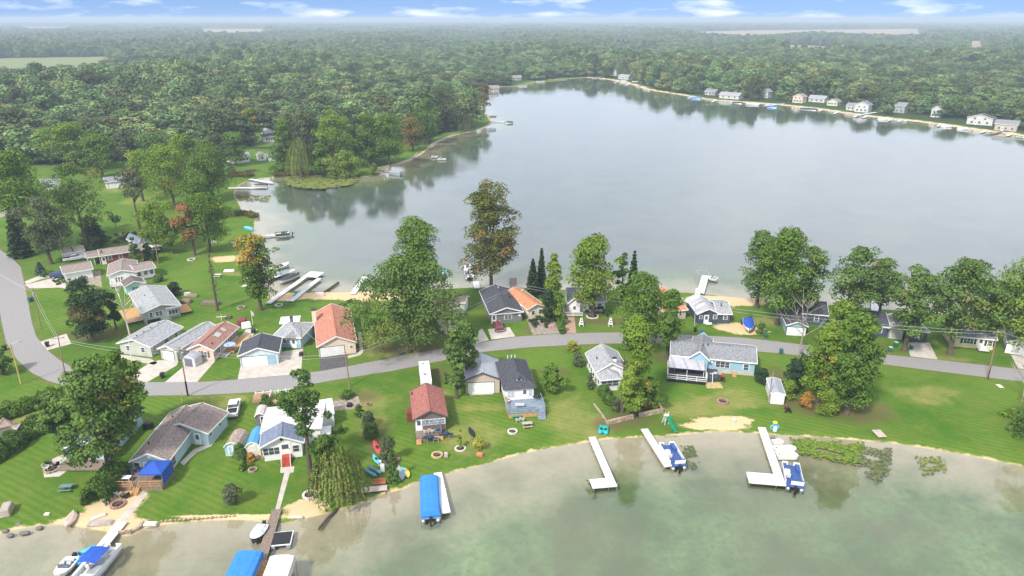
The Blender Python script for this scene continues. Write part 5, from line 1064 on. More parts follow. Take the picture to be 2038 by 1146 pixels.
# brown roofed house with skylights
h = H("skylight_house", "salmon house with a red brown roof and three skylights", "house", (371, 695.4), (425.6, 697.4), 2.6)
f = h.frame((371, 695.4), (425.6, 697.4), 2.6, C=(484.9, 651)); h.wing(f, 2.6, 1.35, 'y', wPk, SRB)
for u in (.3, .66): h.win(f, 'F', u, 1.5, .6, 1.2, shutters=M("brown_shutter", (.12, .08, .07)))
for u in (.08, .2, .5, .68, .8, .92): h.win(f, 'R', u, 1.5, .7, 1.1, shutters=M("brown_shutter", (.12, .08, .07)) if u > .6 or u < .1 else None)
h.door(f, 'R', .4); W_, D_ = f['w'], f['d']; zz = lambda u: 2.6 + 1.35 * (1 - abs(u - .5) * 2)
for v in (.42, .49, .68):
    m = MB(f['T']); a_, b_ = .60, .78; m.add([(W_ * a_, D_ * v, zz(a_) + .1), (W_ * b_, D_ * v, zz(b_) + .1), (W_ * b_, D_ * v + .75, zz(b_) + .1), (W_ * a_, D_ * v + .75, zz(a_) + .1), (W_ * a_, D_ * v, zz(a_) - .1), (W_ * b_, D_ * v, zz(b_) - .1), (W_ * b_, D_ * v + .75, zz(b_) - .1), (W_ * a_, D_ * v + .75, zz(a_) - .1)], [(0, 1, 2, 3), (7, 6, 5, 4), (0, 4, 5, 1), (1, 5, 6, 2), (2, 6, 7, 3), (3, 7, 4, 0)]); m.build("skylight", M("skylight_glass", (.45, .47, .5), rough=.15), h.rf)
h.vent(f, .8, .16, base_z=3.1); h.deck(f, W_ - .2, D_ * .35, W_ + 2.0, D_ + 1, .3, TANW, WHITE, rails='', name="side_deck"); h.box(f, "entry_porch", W_ - .2, D_ * .18, -.1, W_ + 1.4, D_ * .33, .35, CONC)
skyT = Matrix.Translation(h.o) @ f['T']; skyW, skyD = W_, D_
# sage house and garage
h = H("sage_house", "sage green house with a grey shingle roof at the bend of the lake road", "house", (231.5, 683), (299.5, 691), 2.5)
f = h.frame((231.5, 683), (299.5, 691), 2.5, C=(367.5, 651.2)); h.wing(f, 2.5, 1.35, 'y', wSg, SLG); h.win(f, 'F', .27, 1.5, .9, 1.0); h.win(f, 'F', .74, 1.5, .9, 1.0)
for u in (.1, .45, .52, .8): h.win(f, 'R', u, 1.6, .7, .9)
for v in (.2, .4, .6, .85): h.vent(f, .42, v, base_z=3.6, h=.2, r=.16)
h = H("sage_garage", "long sage green garage with a grey roof and single white door", "garage", (312.7, 693.6), (350.7, 699.3), 2.5)
f = h.frame((312.7, 693.6), (350.7, 699.3), 2.5, C=(430, 649)); h.wing(f, 2.5, .95, 'y', wSg, SLG); h.garage(f, 'F', .47, 2.7, 2.05); h.win(f, 'R', .5, 1.7, .5, .5)
# big grey house
h = H("grey_green_house", "grey green house with a broad low grey roof and triple window", "house", (282.3, 623.6), (360.4, 606.8), 3.0)
f = h.frame((282.3, 623.6), (360.4, 606.8), 3.0, C=(330, 568.4)); h.wing(f, 3.0, 1.2, 'y', wGG, SLG); h.win(f, 'F', .19, 2.0, .7, 1.1); h.win(f, 'F', .41, 2.0, 1.5, 1.0, n=2); m = MB(f['T']); W_ = f['w']; m.extr([(W_ * .62, .9), (W_ * .92, .9), (W_ * .92, 2.8), (W_ * .62, 2.8)], -.35, .5); m.build("bay", wGG, h.root); q = dict(f); q['ov'] = -.36 + .0; 
m = MB(f['T']); m.box(W_ * .64, -.40, 1.3, W_ * .90, -.34, 2.5); o = m.build("window", WHITE, h.root); m = MB(f['T'])
for i in range(3): x0 = W_ * (.648 + i * .084); m.box(x0, -.43, 1.4, x0 + W_ * .072, -.38, 2.4)
m.build("pane", GLASS, o); m = MB(f['T']); m.add([(W_ * .6, .3, 3.25), (W_ * .94, .3, 3.25), (W_ * .96, -.6, 2.8), (W_ * .58, -.6, 2.8), (W_ * .6, .3, 3.1), (W_ * .94, .3, 3.1), (W_ * .96, -.6, 2.7), (W_ * .58, -.6, 2.7)], [(0, 1, 2, 3), (7, 6, 5, 4), (0, 4, 5, 1), (1, 5, 6, 2), (2, 6, 7, 3), (3, 7, 4, 0)]); m.build("bay_roof", SG, h.root)
h.box(f, "cellar_door", .9, .2, 0, 3.6, .36, .9, DARK); h.vent(f, .3, .6, base_z=3.7, h=.25); h.vent(f, .22, .85, base_z=3.5, h=.3); h.vent(f, .3, .4, base_z=3.7, h=.1, mat=WHITE); d = h.deck(f, -3.2, f['d'] * .15, .35, f['d'] * .75, .5, TANW, WHITE, rails='F', name="side_deck"); h.deck(f, W_ - .3, f['d'] * .1, W_ + 2.5, f['d'] * .45, .4, TANW, WHITE, rails='', name="back_deck")
# mint shed
h = H("mint_shed", "mint green shed with a dark brown roof and blue door behind the grey green house", "shed", (246.7, 571.3), (290.3, 563), 2.4)
f = h.frame((246.7, 571.3), (290.3, 563), 2.4, D=(240.8, 560)); h.wing(f, 2.4, 1.1, 'y', wMt, shingle("dark_brown", (.16, .13, .13))); h.door(f, 'F', .48, w=1.1, h=1.7, mat=M("blue_door", (.06, .20, .36)), glass=False)
# white ranch
h = H("white_ranch_house", "white ranch house with a brown cross gabled roof and grey skirting", "house", (212.5, 549), (273, 541), 2.9)
f = h.frame((212.5, 549), (273, 541), 2.9, D=(203, 527)); h.wing(f, 2.9, 1.1, 'y', wWh, SBR); q = h.frame((268, 541), (310.3, 532.4), 2.9, depth=7); h.wing(q, 2.92, .9, 'x', wWh, SBR, found=M("grey_skirting", (.16, .15, .17)))
for u in (.15, .5, .82): h.win(q, 'F', u, 1.9, .9, 1.0)
for u in (.25, .35, .45): h.win(f, 'F', u, 1.4, .45, 1.3)
h.vent(f, .5, .8, base_z=3.9, h=.2); h.vent(f, .6, .85, base_z=3.8, h=.2); h.deck(f, .5, -2.2, f['w'] * .5, .35, .4, CONC, WHITE, rails='FL')
h = H("white_garage", "white garage with a grey brown roof beside the left driveway", "garage", (124.7, 545.4), (185.4, 534.8), 2.4)
f = h.frame((124.7, 545.4), (185.4, 534.8), 2.4, depth=6.6); h.wing(f, 2.4, 1.35, 'x', wWh, SBR); h.garage(f, 'L', .5, 2.6, 2.0)
h = H("brown_house", "long low red walled house with a brown roof behind the two cedars", "house", (197.8, 510), (287, 496.5), 2.6)
f = h.frame((197.8, 510), (287, 496.5), 2.6, depth=7.5); h.wing(f, 2.6, 1.0, 'x', wRd, SBR); q = h.frame((171.5, 513.5), (200, 509), 2.4, depth=6.5); h.wing(q, 2.4, .5, 'x', wRd, SBR, wallpart=False); q.update(ov=.2, base=0)
m = MB(q['T']); [m.box(x_, .2, 0, x_ + .15, .35, 2.4) for x_ in (.2, q['w'] * .5, q['w'] - .4)]; m.build("carport_post", WHITE, h.root); [h.win(f, 'F', u, 1.5, .9, 1.0) for u in (.2, .45, .7, .9)]; h.door(f, 'F', .05)
h = H("tan_roofed_garage", "white garage with a pale tan roof behind the white pickup", "garage", (124, 505.3), (169, 497.7), 2.3)
f = h.frame((124, 505.3), (169, 497.7), 2.3, depth=6); h.wing(f, 2.3, .8, 'x', wWh, shingle("pale_tan", (.55, .45, .36))); m = MB(f['T']); m.beam((f['w'] * .49, 0, 2.45), (f['w'] * .49, 3.1, 3.3), .25, .1); m.build("roof_seam", DARK, h.root); h.garage(f, 'F', .25, 2.6, 2.0); h.garage(f, 'F', .75, 2.6, 2.0)
h = H("pale_blue_roofed_house", "white house with a light blue grey roof under the fresh green tree", "house", (281, 487), (325, 482), 2.7)
f = h.frame((274, 486), (292, 482), 2.9, depth=8); h.wing(f, 2.9, 1.6, 'y', wWh, SB2); q = h.frame((290, 489), (318, 485), 2.5, depth=6); h.wing(q, 2.5, 1.0, 'x', wWh, SB2); h.win(q, 'F', .7); h.box(q, "porch_roof", 0, -2.2, 2.3, q['w'] + 2, 0, 2.4, WHITE)
# across the bay
h = H("boat_house", "white building with a row of windows on the lawn across the bay", "house", (457, 314), (498, 311), 2.6); f = h.frame((455, 315.5), (499, 311), 2.6, depth=8); h.wing(f, 2.6, 1.6, 'x', wWh, SLG); [h.win(f, 'F', u, 1.5, 1.0, 1.0) for u in (.55, .7, .85)]
h = H("white_shed", "left one of two small white sheds across the bay", "shed", (513, 311), (531, 311), 2.4); f = h.frame((513, 311), (531, 309.5), 2.4, depth=6); h.wing(f, 2.4, 1.3, 'y', wWh, SBR); h.door(f, 'F', .5, w=1.6)
h = H("white_shed", "right one of two small white sheds across the bay", "shed", (533, 311), (553, 311), 2.4); f = h.frame((533, 311.5), (553, 310), 2.4, depth=6); h.wing(f, 2.4, 1.4, 'y', wWh, SG); h.door(f, 'F', .5, w=1.6)
h = H("two_storey_house", "two storey white house with a porch half hidden in the wood across the bay", "house", (522, 272), (548, 270), 3.0); f = h.frame((522, 273), (549, 271), 3.0, depth=7); h.wing(f, 3.0, 1.2, 'x', wWh, SDG); q = h.frame((525, 262), (546, 260), 5.6, depth=5); h.wing(q, 5.6, 1.2, 'y', wWh, SWHT); [h.win(f, 'F', u, 1.6, 1.0, 1.2) for u in (.3, .5, .7)]; h.win(q, 'F', .5, 4.2)
h = H("long_white_garage", "long white building behind the slender leaning tree", "garage", (208, 363), (243, 360), 2.8); f = h.frame((208, 363), (268, 357), 2.8, depth=9); h.wing(f, 2.8, 1.4, 'x', wWh, SG); h.garage(f, 'F', .3, 4.5, 2.2); h.garage(f, 'F', .7, 4.5, 2.2)
h = H("grey_roofed_cabin", "grey roofed cabin behind the spreading tree, left of the long white building", "house", (80, 366), (118, 362), 2.7); f = h.frame((82, 367), (120, 363), 2.7, depth=8); h.wing(f, 2.7, 1.5, 'x', wWh, SG); h.win(f, 'F', .5); h.door(f, 'F', .3)
h = H("edge_cabin", "low grey roofed cabin at the left edge under the wood", "house", (-12, 325), (20, 322), 2.7); f = h.frame((-14, 326), (22, 322), 2.7, depth=8); h.wing(f, 2.7, 1.5, 'x', wTn, SG); h.win(f, 'F', .5); h.door(f, 'F', .7)
h = H("headland_house", "white house on the second lakeside lawn under the grey green tree", "house", (832, 258), (862, 255), 2.8); f = h.frame((830, 258), (858, 255), 2.8, depth=9); h.wing(f, 2.8, 2.0, 'y', wWh, STAN); h.win(f, 'F', .5); h.win(f, 'F', .25); h.door(f, 'F', .75)
_fs = sorted([q for q in MAIN if q[0] > 1130 and q[1] < 340])
FARD = []
def FSY(x): return float(np.interp(x, [q[0] for q in _fs], [q[1] for q in _fs]))
wFar = siding("far_white", (.60, .60, .59))
# far shore: (px, py, width m, wall, roof, axis, label)
for px, py, wd, wa, ro, ax, hh, la in [(985, 151, 16, wFar, SG, 'x', 3, "grey roofed white house at the left end of the far cove"), (955, 212, 11, wFar, SRB, 'y', 3, "reddish roofed house behind the bronze topped tree on the point"), (1090, 136, 10, wFar, SLG, 'x', 3, "small pale house in the far clearing above the cove"),
        (1219, 146, 9, wFar, SG, 'y', 5.2, "tall white house on the far shore, centre"), (1240, 149, 12, wFar, SLG, 'x', 3, "low white house right of the tall white house"), (1364, 166, 13, wTn, SBR, 'x', 3, "tan house behind the point of the far shore"),
        (1450, 187, 18, wFar, SLG, 'x', 3, "wide white house on the far right shore, left end"), (1518, 192, 9, wFar, SG, 'y', 5.2, "narrow tall white house with a turret beside the white seawall"), (1586, 182, 9, wPe, SBR, 'y', 5, "peach house high among the far shore trees"),
        (1624, 200, 14, wFar, SLG, 'x', 3, "white house with a porch on the far right shore"), (1696, 203, 11, wFar, SG, 'x', 3, "pale house with a wide roof on the far right shore"), (1713, 212, 11, wFar, SB2, 'y', 5.4, "two storey white house with balconies on the far right shore"),
        (1764, 214, 11, wFar, SG, 'x', 3, "white house with a sloping lawn on the far right shore"), (1784, 215, 12, wGG, SG, 'x', 5, "grey two storey house on the far right shore"), (1861, 219, 8, wFar, STAN, 'y', 5.6, "steep gabled white house on the far right shore"),
        (1948, 230, 18, wFar, SDG, 'y', 4.4, "big white gabled house with a dark roof and deck, far right"), (2000, 236, 15, wTn, SG, 'x', 4, "tan house with a glass porch at the right edge of the far shore"), (1412, 175, 10, wGG, SG, 'x', 3, "small grey green house above the far seawall"),
        (1655, 207, 9, wCr, SG, 'y', 3, "cream cabin between two pale houses on the far shore"), (1030, 160, 10, wGG, SBR, 'x', 3, "grey cabin on the far left point"), (985, 182, 9, wTn, SBR, 'x', 3, "tan cabin on the shore near the point"), (740, 210, 12, wFar, SG, 'x', 3, "grey roofed house in a small gap of the wood"),
        (852, 209, 12, wFar, SLG, 'x', 3, "pale roofed house in a gap of the wood above the headland")]:
    py = FSY(px) - 6 - (px * 7 % 10) if px > 1200 else py
    e = P(px, py); m_ = mpp(e); h = H("far_house", la, "house", (px, py), (px + 5, py), 0); px2 = wd / m_
    a = (px - px2 / 2, py); b = (px + px2 / 2, py + (px2 * .08 if px > 1200 else -px2 * .03)); f = h.frame(a, b, 0, depth=9); h.wing(f, hh, 2.4, ax, wa, ro, ov=.4, ridge=False)
    for u in (.2, .5, .8): h.win(f, 'F', u, 1.6, 1.5, 1.3)
    if hh > 4: [h.win(f, 'F', u, 4.0, 1.4, 1.2) for u in (.3, .7)]
    h.door(f, 'F', .35); KEEPOUT.append((e.x, e.y + 4, wd * .5 + 7)); FARD.append((px, la)); [KEEPOUT.append((e.x, e.y - q_, wd * .42 + 4.5)) for q_ in range(5, 46, 4)]
for px, py, r_ in [(527, 272, 14), (535, 270, 10), (476, 305, 16), (523, 305, 12), (542, 305, 10), (845, 256, 12), (2, 322, 14), (963, 233, 8), (480, 262, 8)]: e = P(px, py); KEEPOUT.append((e.x, e.y, r_))
# ---------------- docks ----------------
WZ = -.22
def line_T(A, B, z):
    a = P(*A, z); b = P(*B, z); d = b - a; L_ = d.length; ang = math.atan2(d.y, d.x); return a, ang, L_
def dock(label, A, B, w=1.3, mat=None, z=.35, ell=None, name="dock", posts=True, group=None, gray=None, sections=True):
    a, ang, L_ = line_T(A, B, z); r = thing(name, label, "dock", (a.x, a.y, 0), ang, group); mat = mat or DOCKW
    m = MB(); m.box(0, -w / 2, z - .12, L_, w / 2, z); 
    if ell: m.box(L_ - ell[1], (w / 2 + .01) if ell[0] > 0 else (-w / 2 - abs(ell[0])), z - .12, L_, (w / 2 + ell[0]) if ell[0] > 0 else -w / 2 - .01, z - .002)
    m.build("deck", mat, r)
    if posts:
        n = max(2, min(7, int(L_ / 3)))
        for i in range(n):
            x = .3 + (L_ - .6) * i / (n - 1)
            for s_ in (-1, 1): q = MB(); q.tube([(x, s_ * (w / 2 + .04), -1.2), (x, s_ * (w / 2 + .04), z + (.45 if i % 2 else .1))], .04, 6); q.build("post", ALU, r)
    return r
dock("straight white dock beside the pontoon boat under the blue cover", (871, 940), (888, 1020), 1.25, z=.4)
dock("white L shaped dock standing alone in the pond", (1178, 869), (1221, 968), 1.2, ell=(-2.6, 2.2))
dock("straight white dock with the blue seated pontoon boat on its right side", (1282, 853), (1330, 928), 1.25)
dock("white L shaped dock beside the cream floating boat ramps", (1516, 850), (1556, 966), 1.3, ell=(-4.1, 2.8))
dock("long white dock reaching out of the photo, bottom left", (243, 1038), (150, 1150), 1.5, z=.35)
dock("weathered plank dock between the small white boat and the swim raft", (551, 1013), (519, 1116), 1.35, WOOD, z=.3)
dock("fresh lumber dock between the two covered boat lifts", (519, 1116), (506, 1160), 1.6, TANW, z=.3)
dock("white dock running diagonally beside the black covered boat", (534, 603), (622, 540), 1.3, ell=(-2.8, 4.2))
dock("white dock with the teal kayak at its foot", (579, 599), (636, 553), 1.3)
dock("short white dock left of the huge dark oak", (702, 584), (727, 550), 1.5)
dock("white dock beside the grey covered boat on the main lake", (530, 557), (586, 536), 1.2)
dock("thin white dock holding the dark pontoon boat in the bay", (500, 471), (577, 464), 1.3)
dock("white dock with a grey ladder frame, behind the navy cottage", (1394, 583), (1404, 548), 1.8)
dock("white dock showing between the dark oaks, right side", (1742, 618), (1740, 584), 1.8)
dock("short white dock beside the sycamore trunk", (950, 573), (947, 560), 1.6)
dock("short brown dock behind the charcoal house", (1022, 572), (1021, 553), 1.8, WOOD)
dock("long thin white dock across the bay beside the dark covered boat", (454, 374), (532, 372), 1.5)
dock("white dock above the dark covered boat in the bay", (497, 356), (543, 363), 1.5)
dock("brown dock along the headland seawall", (752, 336), (781, 341), 1.4, WOOD)
dock("brown dock with two white boats on the headland shore", (823, 314), (858, 315), 1.5, WOOD)
dock("thin grey dock above the two white boats", (862, 287), (906, 286), 1.4, WOOD)
dock("thin brown dock below the grey willow", (915, 265), (948, 263), 1.3, WOOD)
dock("pale dock reaching to the moored pontoon off the point", (976, 241), (1006, 242), 1.6)
dock("white railed pier on the far right shore", (1705, 229), (1744, 223), 2.2, z=.8)
dock("brown dock on the far left point of the cove", (990, 173), (1031, 172.5), 2, WOOD)
dock("white dock beside the far blue boat on the right shore", (1528, 210), (1560, 206), 1.8)
dock("brown dock near the right edge of the far shore", (1972, 266), (2010, 258), 2, WOOD)
wallrun("fallen_log", "long dark log lying in the shallows of the main lake", [(645, 582), (674, 562)], .25, .4, BARK, "log")
wallrun("fallen_log", "mossy fallen branch in the pond in front of the weeping willow", [(634, 1053), (652, 1030), (672, 1012)], .15, .25, BARK, "log")
wallrun("seawall", "pale seawall edging the headland lawn", [(753, 335), (789, 327), (822, 314), (831, 305)], .35, .3, CONC)
wallrun("seawall", "pale seawall edging the second lakeside lawn", [(850, 295), (866, 283), (905, 266)], .35, .3, CONC)
wallrun("seawall", "curved stone block wall holding the sandy ledge beside the long white dock", [(236, 1062), (262, 1059), (278, 1051), (285, 1040)], .35, .4, STN)
wallrun("seawall", "long low seawall along the far right shore, left part", [(1358, 188), (1420, 199), (1480, 202.5), (1560, 208)], .3, .7, CONC); wallrun("seawall", "long low seawall along the far right shore, right part", [(1562, 208.5), (1633, 216.5), (1704, 227.5), (1767, 234.5)], .3, .7, CONC)
for px, la in FARD:
    if px > 1200: y_ = FSY(px + 14); dock(' '.join(('short dock before the ' + la).split()[:16]), (px + 14, y_ - .6), (px + 5, y_ + 3.2), 1.8, posts=False)
# ---------------- boats ----------------
HULLW = M("boat_white", (.74, .75, .77), (.66, .67, .70), rough=.35); HULLD = M("boat_dark", (.05, .05, .06), rough=.35); HULLG = M("boat_grey", (.34, .36, .40), rough=.4)
CVB = M("bright_blue_canvas", (.035, .21, .58), (.03, .17, .48), scale=2, rough=.75, bump=.3); CVD = M("royal_blue_canvas", (.02, .085, .42), (.018, .07, .34), scale=2, rough=.75, bump=.3); CVK = M("black_canvas", (.035, .035, .045), (.06, .06, .07), scale=2, rough=.8); CVG = M("grey_canvas", (.20, .24, .27), (.26, .30, .33), scale=2, rough=.8)
CVW = M("beige_canvas", (.62, .56, .54), (.55, .50, .48), scale=2, rough=.8, bump=.2); SEATB = M("blue_vinyl", (.04, .09, .27), rough=.5); SEATW = M("pale_vinyl", (.62, .60, .56), rough=.5); TEAL = M("teal_plastic", (.02, .40, .40), rough=.4); CYAN = M("cyan_plastic", (.10, .50, .62), rough=.4)
def motor(r, x=0, mat=None):
    m = MB(); m.box(x - .55, -.2, .35, x - .1, .2, 1.0); m.box(x - .42, -.09, -.5, x - .22, .09, .35); m.build("outboard_motor", mat or BLACK, r)
def pontoon(label, stern, bow, w=2.5, z=0.0, fence=HULLW, seat=SEATW, cover=None, bimini=None, name="pontoon_boat", floor=None, L_=None, lift=None, group=None):
    a, ang, Ln = line_T(stern, bow, z + .5); Ln = L_ or Ln; r = thing(name, label, "boat", (a.x, a.y, z + WZ), ang, group)
    for s_ in (-1, 1):
        m = MB(); y = s_ * (w / 2 - .35); m.tube([(-.2, y, .15), (0, y, .15), (Ln - .9, y, .15), (Ln - .3, y, .25), (Ln + .1, y, .42)], [.2, .32, .32, .25, .06], 10); m.build("pontoon_tube", ALU, r, True)
    m = MB(); m.box(0, -w / 2, .48, Ln, w / 2, .56); m.build("deck", floor or HULLG, r)
    if cover:
        m = MB(); hw = w / 2 + .03; pr = [(-hw, .56), (-hw, 1.15), (-hw + .25, 1.42), (-.4, 1.58), (.4, 1.58), (hw - .25, 1.42), (hw, 1.15), (hw, .56)]
        st = [(0.1, .0), (.3, 1.), (Ln * .33, .93), (Ln * .5, 1.03), (Ln * .75, .94), (Ln - .35, 1.), (Ln - .05, .0)]; vs = []; n = len(pr)
        for x, k in st: vs += [(x, y * (1 if k else .97), .56 + (zz - .56) * (k if k else .45)) for y, zz in pr]
        fs = [(i * n + j, i * n + j + 1, (i + 1) * n + j + 1, (i + 1) * n + j) for i in range(len(st) - 1) for j in range(n - 1)] + [tuple(range(n)), tuple(range((len(st) - 1) * n, len(st) * n))[::-1]]
        m.add(vs, fs); m.build("boat_cover", cover, r, False)
    else:
        m = MB(); t = .05
        m.box(.6, -w / 2, .56, Ln, -w / 2 + t, 1.2); m.box(.6, w / 2 - t, .56, Ln, w / 2, 1.2); m.box(Ln - t, -w / 2 + t, .56, Ln, -.4, 1.2); m.box(Ln - t, .4, .56, Ln, w / 2 - t, 1.2); m.box(.6, -w / 2 + t, .56, .6 + t, w / 2 - t - .7, 1.2); m.build("fence", fence, r)
        m = MB(); m.box(Ln - 1.9, -w / 2 + .07, .56, Ln - .1, -w / 2 + .65, .95); m.box(Ln - 1.9, w / 2 - .65, .56, Ln - .1, w / 2 - .07, .95); m.build("bow_seat", seat, r)
        m = MB(); m.box(.7, -w / 2 + .07, .56, 1.3, w / 2 - .8, .98); m.box(.7, -w / 2 + .07, .98, .85, w / 2 - .8, 1.3); m.build("stern_bench", seat, r)
        m = MB(); m.box(Ln * .48, w / 2 - .85, .56, Ln * .6, w / 2 - .1, 1.35); m.build("console", fence, r); m = MB(); m.box(Ln * .36, w / 2 - .85, .7, Ln * .44, w / 2 - .3, .95); m.box(Ln * .35, w / 2 - .85, .95, Ln * .37, w / 2 - .3, 1.45); m.build("helm_seat", SEATW, r)
    if bimini:
        m = MB(); x0, x1 = Ln * .25, Ln * .68; zt = 2.55; m.add([(x0, -w / 2, zt - .18), (x0, 0, zt), (x0, w / 2, zt - .18), (x1, -w / 2, zt - .18), (x1, 0, zt), (x1, w / 2, zt - .18), ((x0 + x1) / 2, -w / 2, zt - .05), ((x0 + x1) / 2, 0, zt + .1), ((x0 + x1) / 2, w / 2, zt - .05)] , [(0, 1, 7, 6), (6, 7, 4, 3), (1, 2, 8, 7), (7, 8, 5, 4)]); b_ = m.build("bimini_top", bimini, r)
        md = b_.modifiers.new("thick", 'SOLIDIFY'); md.thickness = .04
        m = MB()
        for s_ in (-1, 1):
            for x in (x0 + .05, x1 - .05): m.tube([(Ln * .47, s_ * w * .49, 1.2), (x, s_ * w * .49, zt - .2)], .03, 5)
        m.build("bimini_frame", ALU, r)
    motor(r, 0); return r
def hull(label, stern, bow, w=2.1, z=0., mat=HULLW, cover=None, name="motor_boat", L_=None, low=.0, mot=True, open_=False, cat="boat", inner=None, depth=.75, group=None):
    a, ang, Ln = line_T(stern, bow, z + .3); Ln = L_ or Ln; r = thing(name, label, cat, (a.x, a.y, z + WZ), ang, group)
    st = [(0, .86, 0), (.25, 1, 0), (.55, 1, .0), (.8, .74, .08), (.93, .38, .16), (1, .03, .25)]; vs = []; n = 5; d = depth
    for t, k, up in st: hw = w / 2 * k; vs += [(t * Ln, -hw, d + up), (t * Ln, -hw * .85, d * .3 + up * .5), (t * Ln, 0, -.15 + up * 1.2), (t * Ln, hw * .85, d * .3 + up * .5), (t * Ln, hw, d + up)]
    fs = [(i * n + j, (i + 1) * n + j, (i + 1) * n + j + 1, i * n + j + 1) for i in range(len(st) - 1) for j in range(n - 1)] + [(0, 1, 2, 3, 4)]
    if not open_: fs += [(i * n, i * n + 4, (i + 1) * n + 4, (i + 1) * n) for i in range(len(st) - 1)]
    m = MB(); m.add(vs, fs); o = m.build("hull", mat, r)
    if open_: md = o.modifiers.new("thick", 'SOLIDIFY'); md.thickness = .04
    if cover:
        m = MB(); vs = []; hs = [.12, .45, .5, .3, .14, .06]
        for (t, k, up), hh in zip(st, hs): hw = w / 2 * k * .97; vs += [(t * Ln, -hw, d + up + .02), (t * Ln, -hw * .5, d + up + hh * .8), (t * Ln, 0, d + up + hh), (t * Ln, hw * .5, d + up + hh * .8), (t * Ln, hw, d + up + .02)]
        m.add(vs, [(i * n + j, i * n + j + 1, (i + 1) * n + j + 1, (i + 1) * n + j) for i in range(len(st) - 1) for j in range(n - 1)] + [(0, 4, 3, 2, 1)]); m.build("boat_cover", cover, r)
    elif not open_:
        m = MB(); m.box(Ln * .12, -w * .36, d + .01, Ln * .6, w * .36, d + .06); m.build("cockpit", inner or HULLD, r); m = MB(); m.box(Ln * .18, -w * .33, d + .06, Ln * .26, w * .33, d + .35); m.box(Ln * .38, -w * .33, d + .06, Ln * .45, -w * .08, d + .4); m.box(Ln * .38, w * .08, d + .06, Ln * .45, w * .33, d + .4); m.build("seat", SEATW, r)
        m = MB(); m.add([(Ln * .58, -w * .38, d), (Ln * .58, w * .38, d), (Ln * .54, w * .34, d + .45), (Ln * .54, -w * .34, d + .45)], [(0, 1, 2, 3)]); g = m.build("windshield", GLASS, r); md = g.modifiers.new("t", 'SOLIDIFY'); md.thickness = .03
    if mot: motor(r, 0)
    return r
pontoon("pontoon boat under a fitted bright blue cover beside the straight white dock", (857, 1030), (854, 951), 2.75, cover=CVB)
pontoon("white pontoon boat with white fences and blue floor, at the straight dock", (1352, 926), (1326, 884), 2.5, seat=SEATB, floor=SEATB)
pontoon("open pontoon boat with blue seats at the end of the L shaped dock", (1583, 968), (1573, 924), 2.6, seat=SEATB, floor=SEATB)
pontoon("long white pontoon boat with a royal blue sun top beside the bottom left dock", (160, 1160), (226, 1086), 2.5, seat=SEATW, bimini=CVD)
hull("small open boat with dark blue interior at the bottom left corner", (146, 1110), (112, 1150), 2.0, inner=SEATB)
hull("small grey boat under a pale cover beside the weathered plank dock", (524, 1046), (503, 1078), 2.0, mat=HULLD, cover=M("pale_canvas", (.58, .62, .66), scale=2, rough=.7))
pontoon("dark pontoon boat at the end of the thin dock in the bay", (580, 464), (548, 467), 2.5, fence=HULLD, seat=SEATW)
hull("white speedboat furthest out beside the orange topped maple", (541, 537), (575, 524), 2.4)
hull("white boat under a slate grey cover beside the orange topped maple", (539, 550), (576, 539), 2.5, cover=CVG)
hull("white boat under a black cover between two white docks", (592, 546), (556, 562), 2.4, cover=CVK)
hull("light blue boat pulled up at the corner of the lakeside lawn", (488, 452), (504, 458), 1.6, mat=CYAN, mot=False, cover=CYAN)
for i, a in enumerate([((1768, 593), (1758, 578), "white boat with a black cover right of the dock between the oaks", CVK), ((1806, 602), (1798, 580), "black covered boat on a lift behind the uneven dark oak", CVK), ((1874, 613), (1862, 590), "black covered white boat moored alone near the right edge", CVK)]): hull(a[2], a[0], a[1], 2.5, cover=a[3])
pontoon("white pontoon boat seen left of the sycamore trunk", (935, 551), (931, 530), 2.5, seat=SEATW)
hull("white jet boat docked beside the grey ladder frame", (1427, 556), (1410, 552), 2.2, mot=False)
hull("teal boat half hidden between oak and sycamore", (874, 548), (888, 540), 2.2, mat=CYAN, mot=False)
hull("dark covered boat between the two bay docks", (530, 368), (503, 369), 2.6, mat=HULLW, cover=CVK)
pontoon("white pontoon boat with blue cover moored at the headland", (776, 343), (799, 345), 2.6, cover=CVG)
hull("left one of two white boats at the brown headland dock", (858, 312), (872, 312), 2.6); hull("right one of two white boats at the brown headland dock", (872, 316), (888, 317), 2.6)
pontoon("white pontoon boat at the end of the pale dock off the point", (1006, 243), (1021, 243), 2.8, fence=HULLD); hull("dark hulled boat moored just above the pale dock", (974, 231), (988, 231), 2.6, mat=HULLG); pontoon("grey boat moored just below the point", (968, 257), (986, 256), 2.6, fence=HULLG)
hull("red and white boat pulled up at the point", (944, 221), (961, 219), 2.8, mat=M("boat_red", (.45, .05, .08), rough=.4)); hull("white boat above the red one at the point", (945, 213), (960, 212), 2.8)
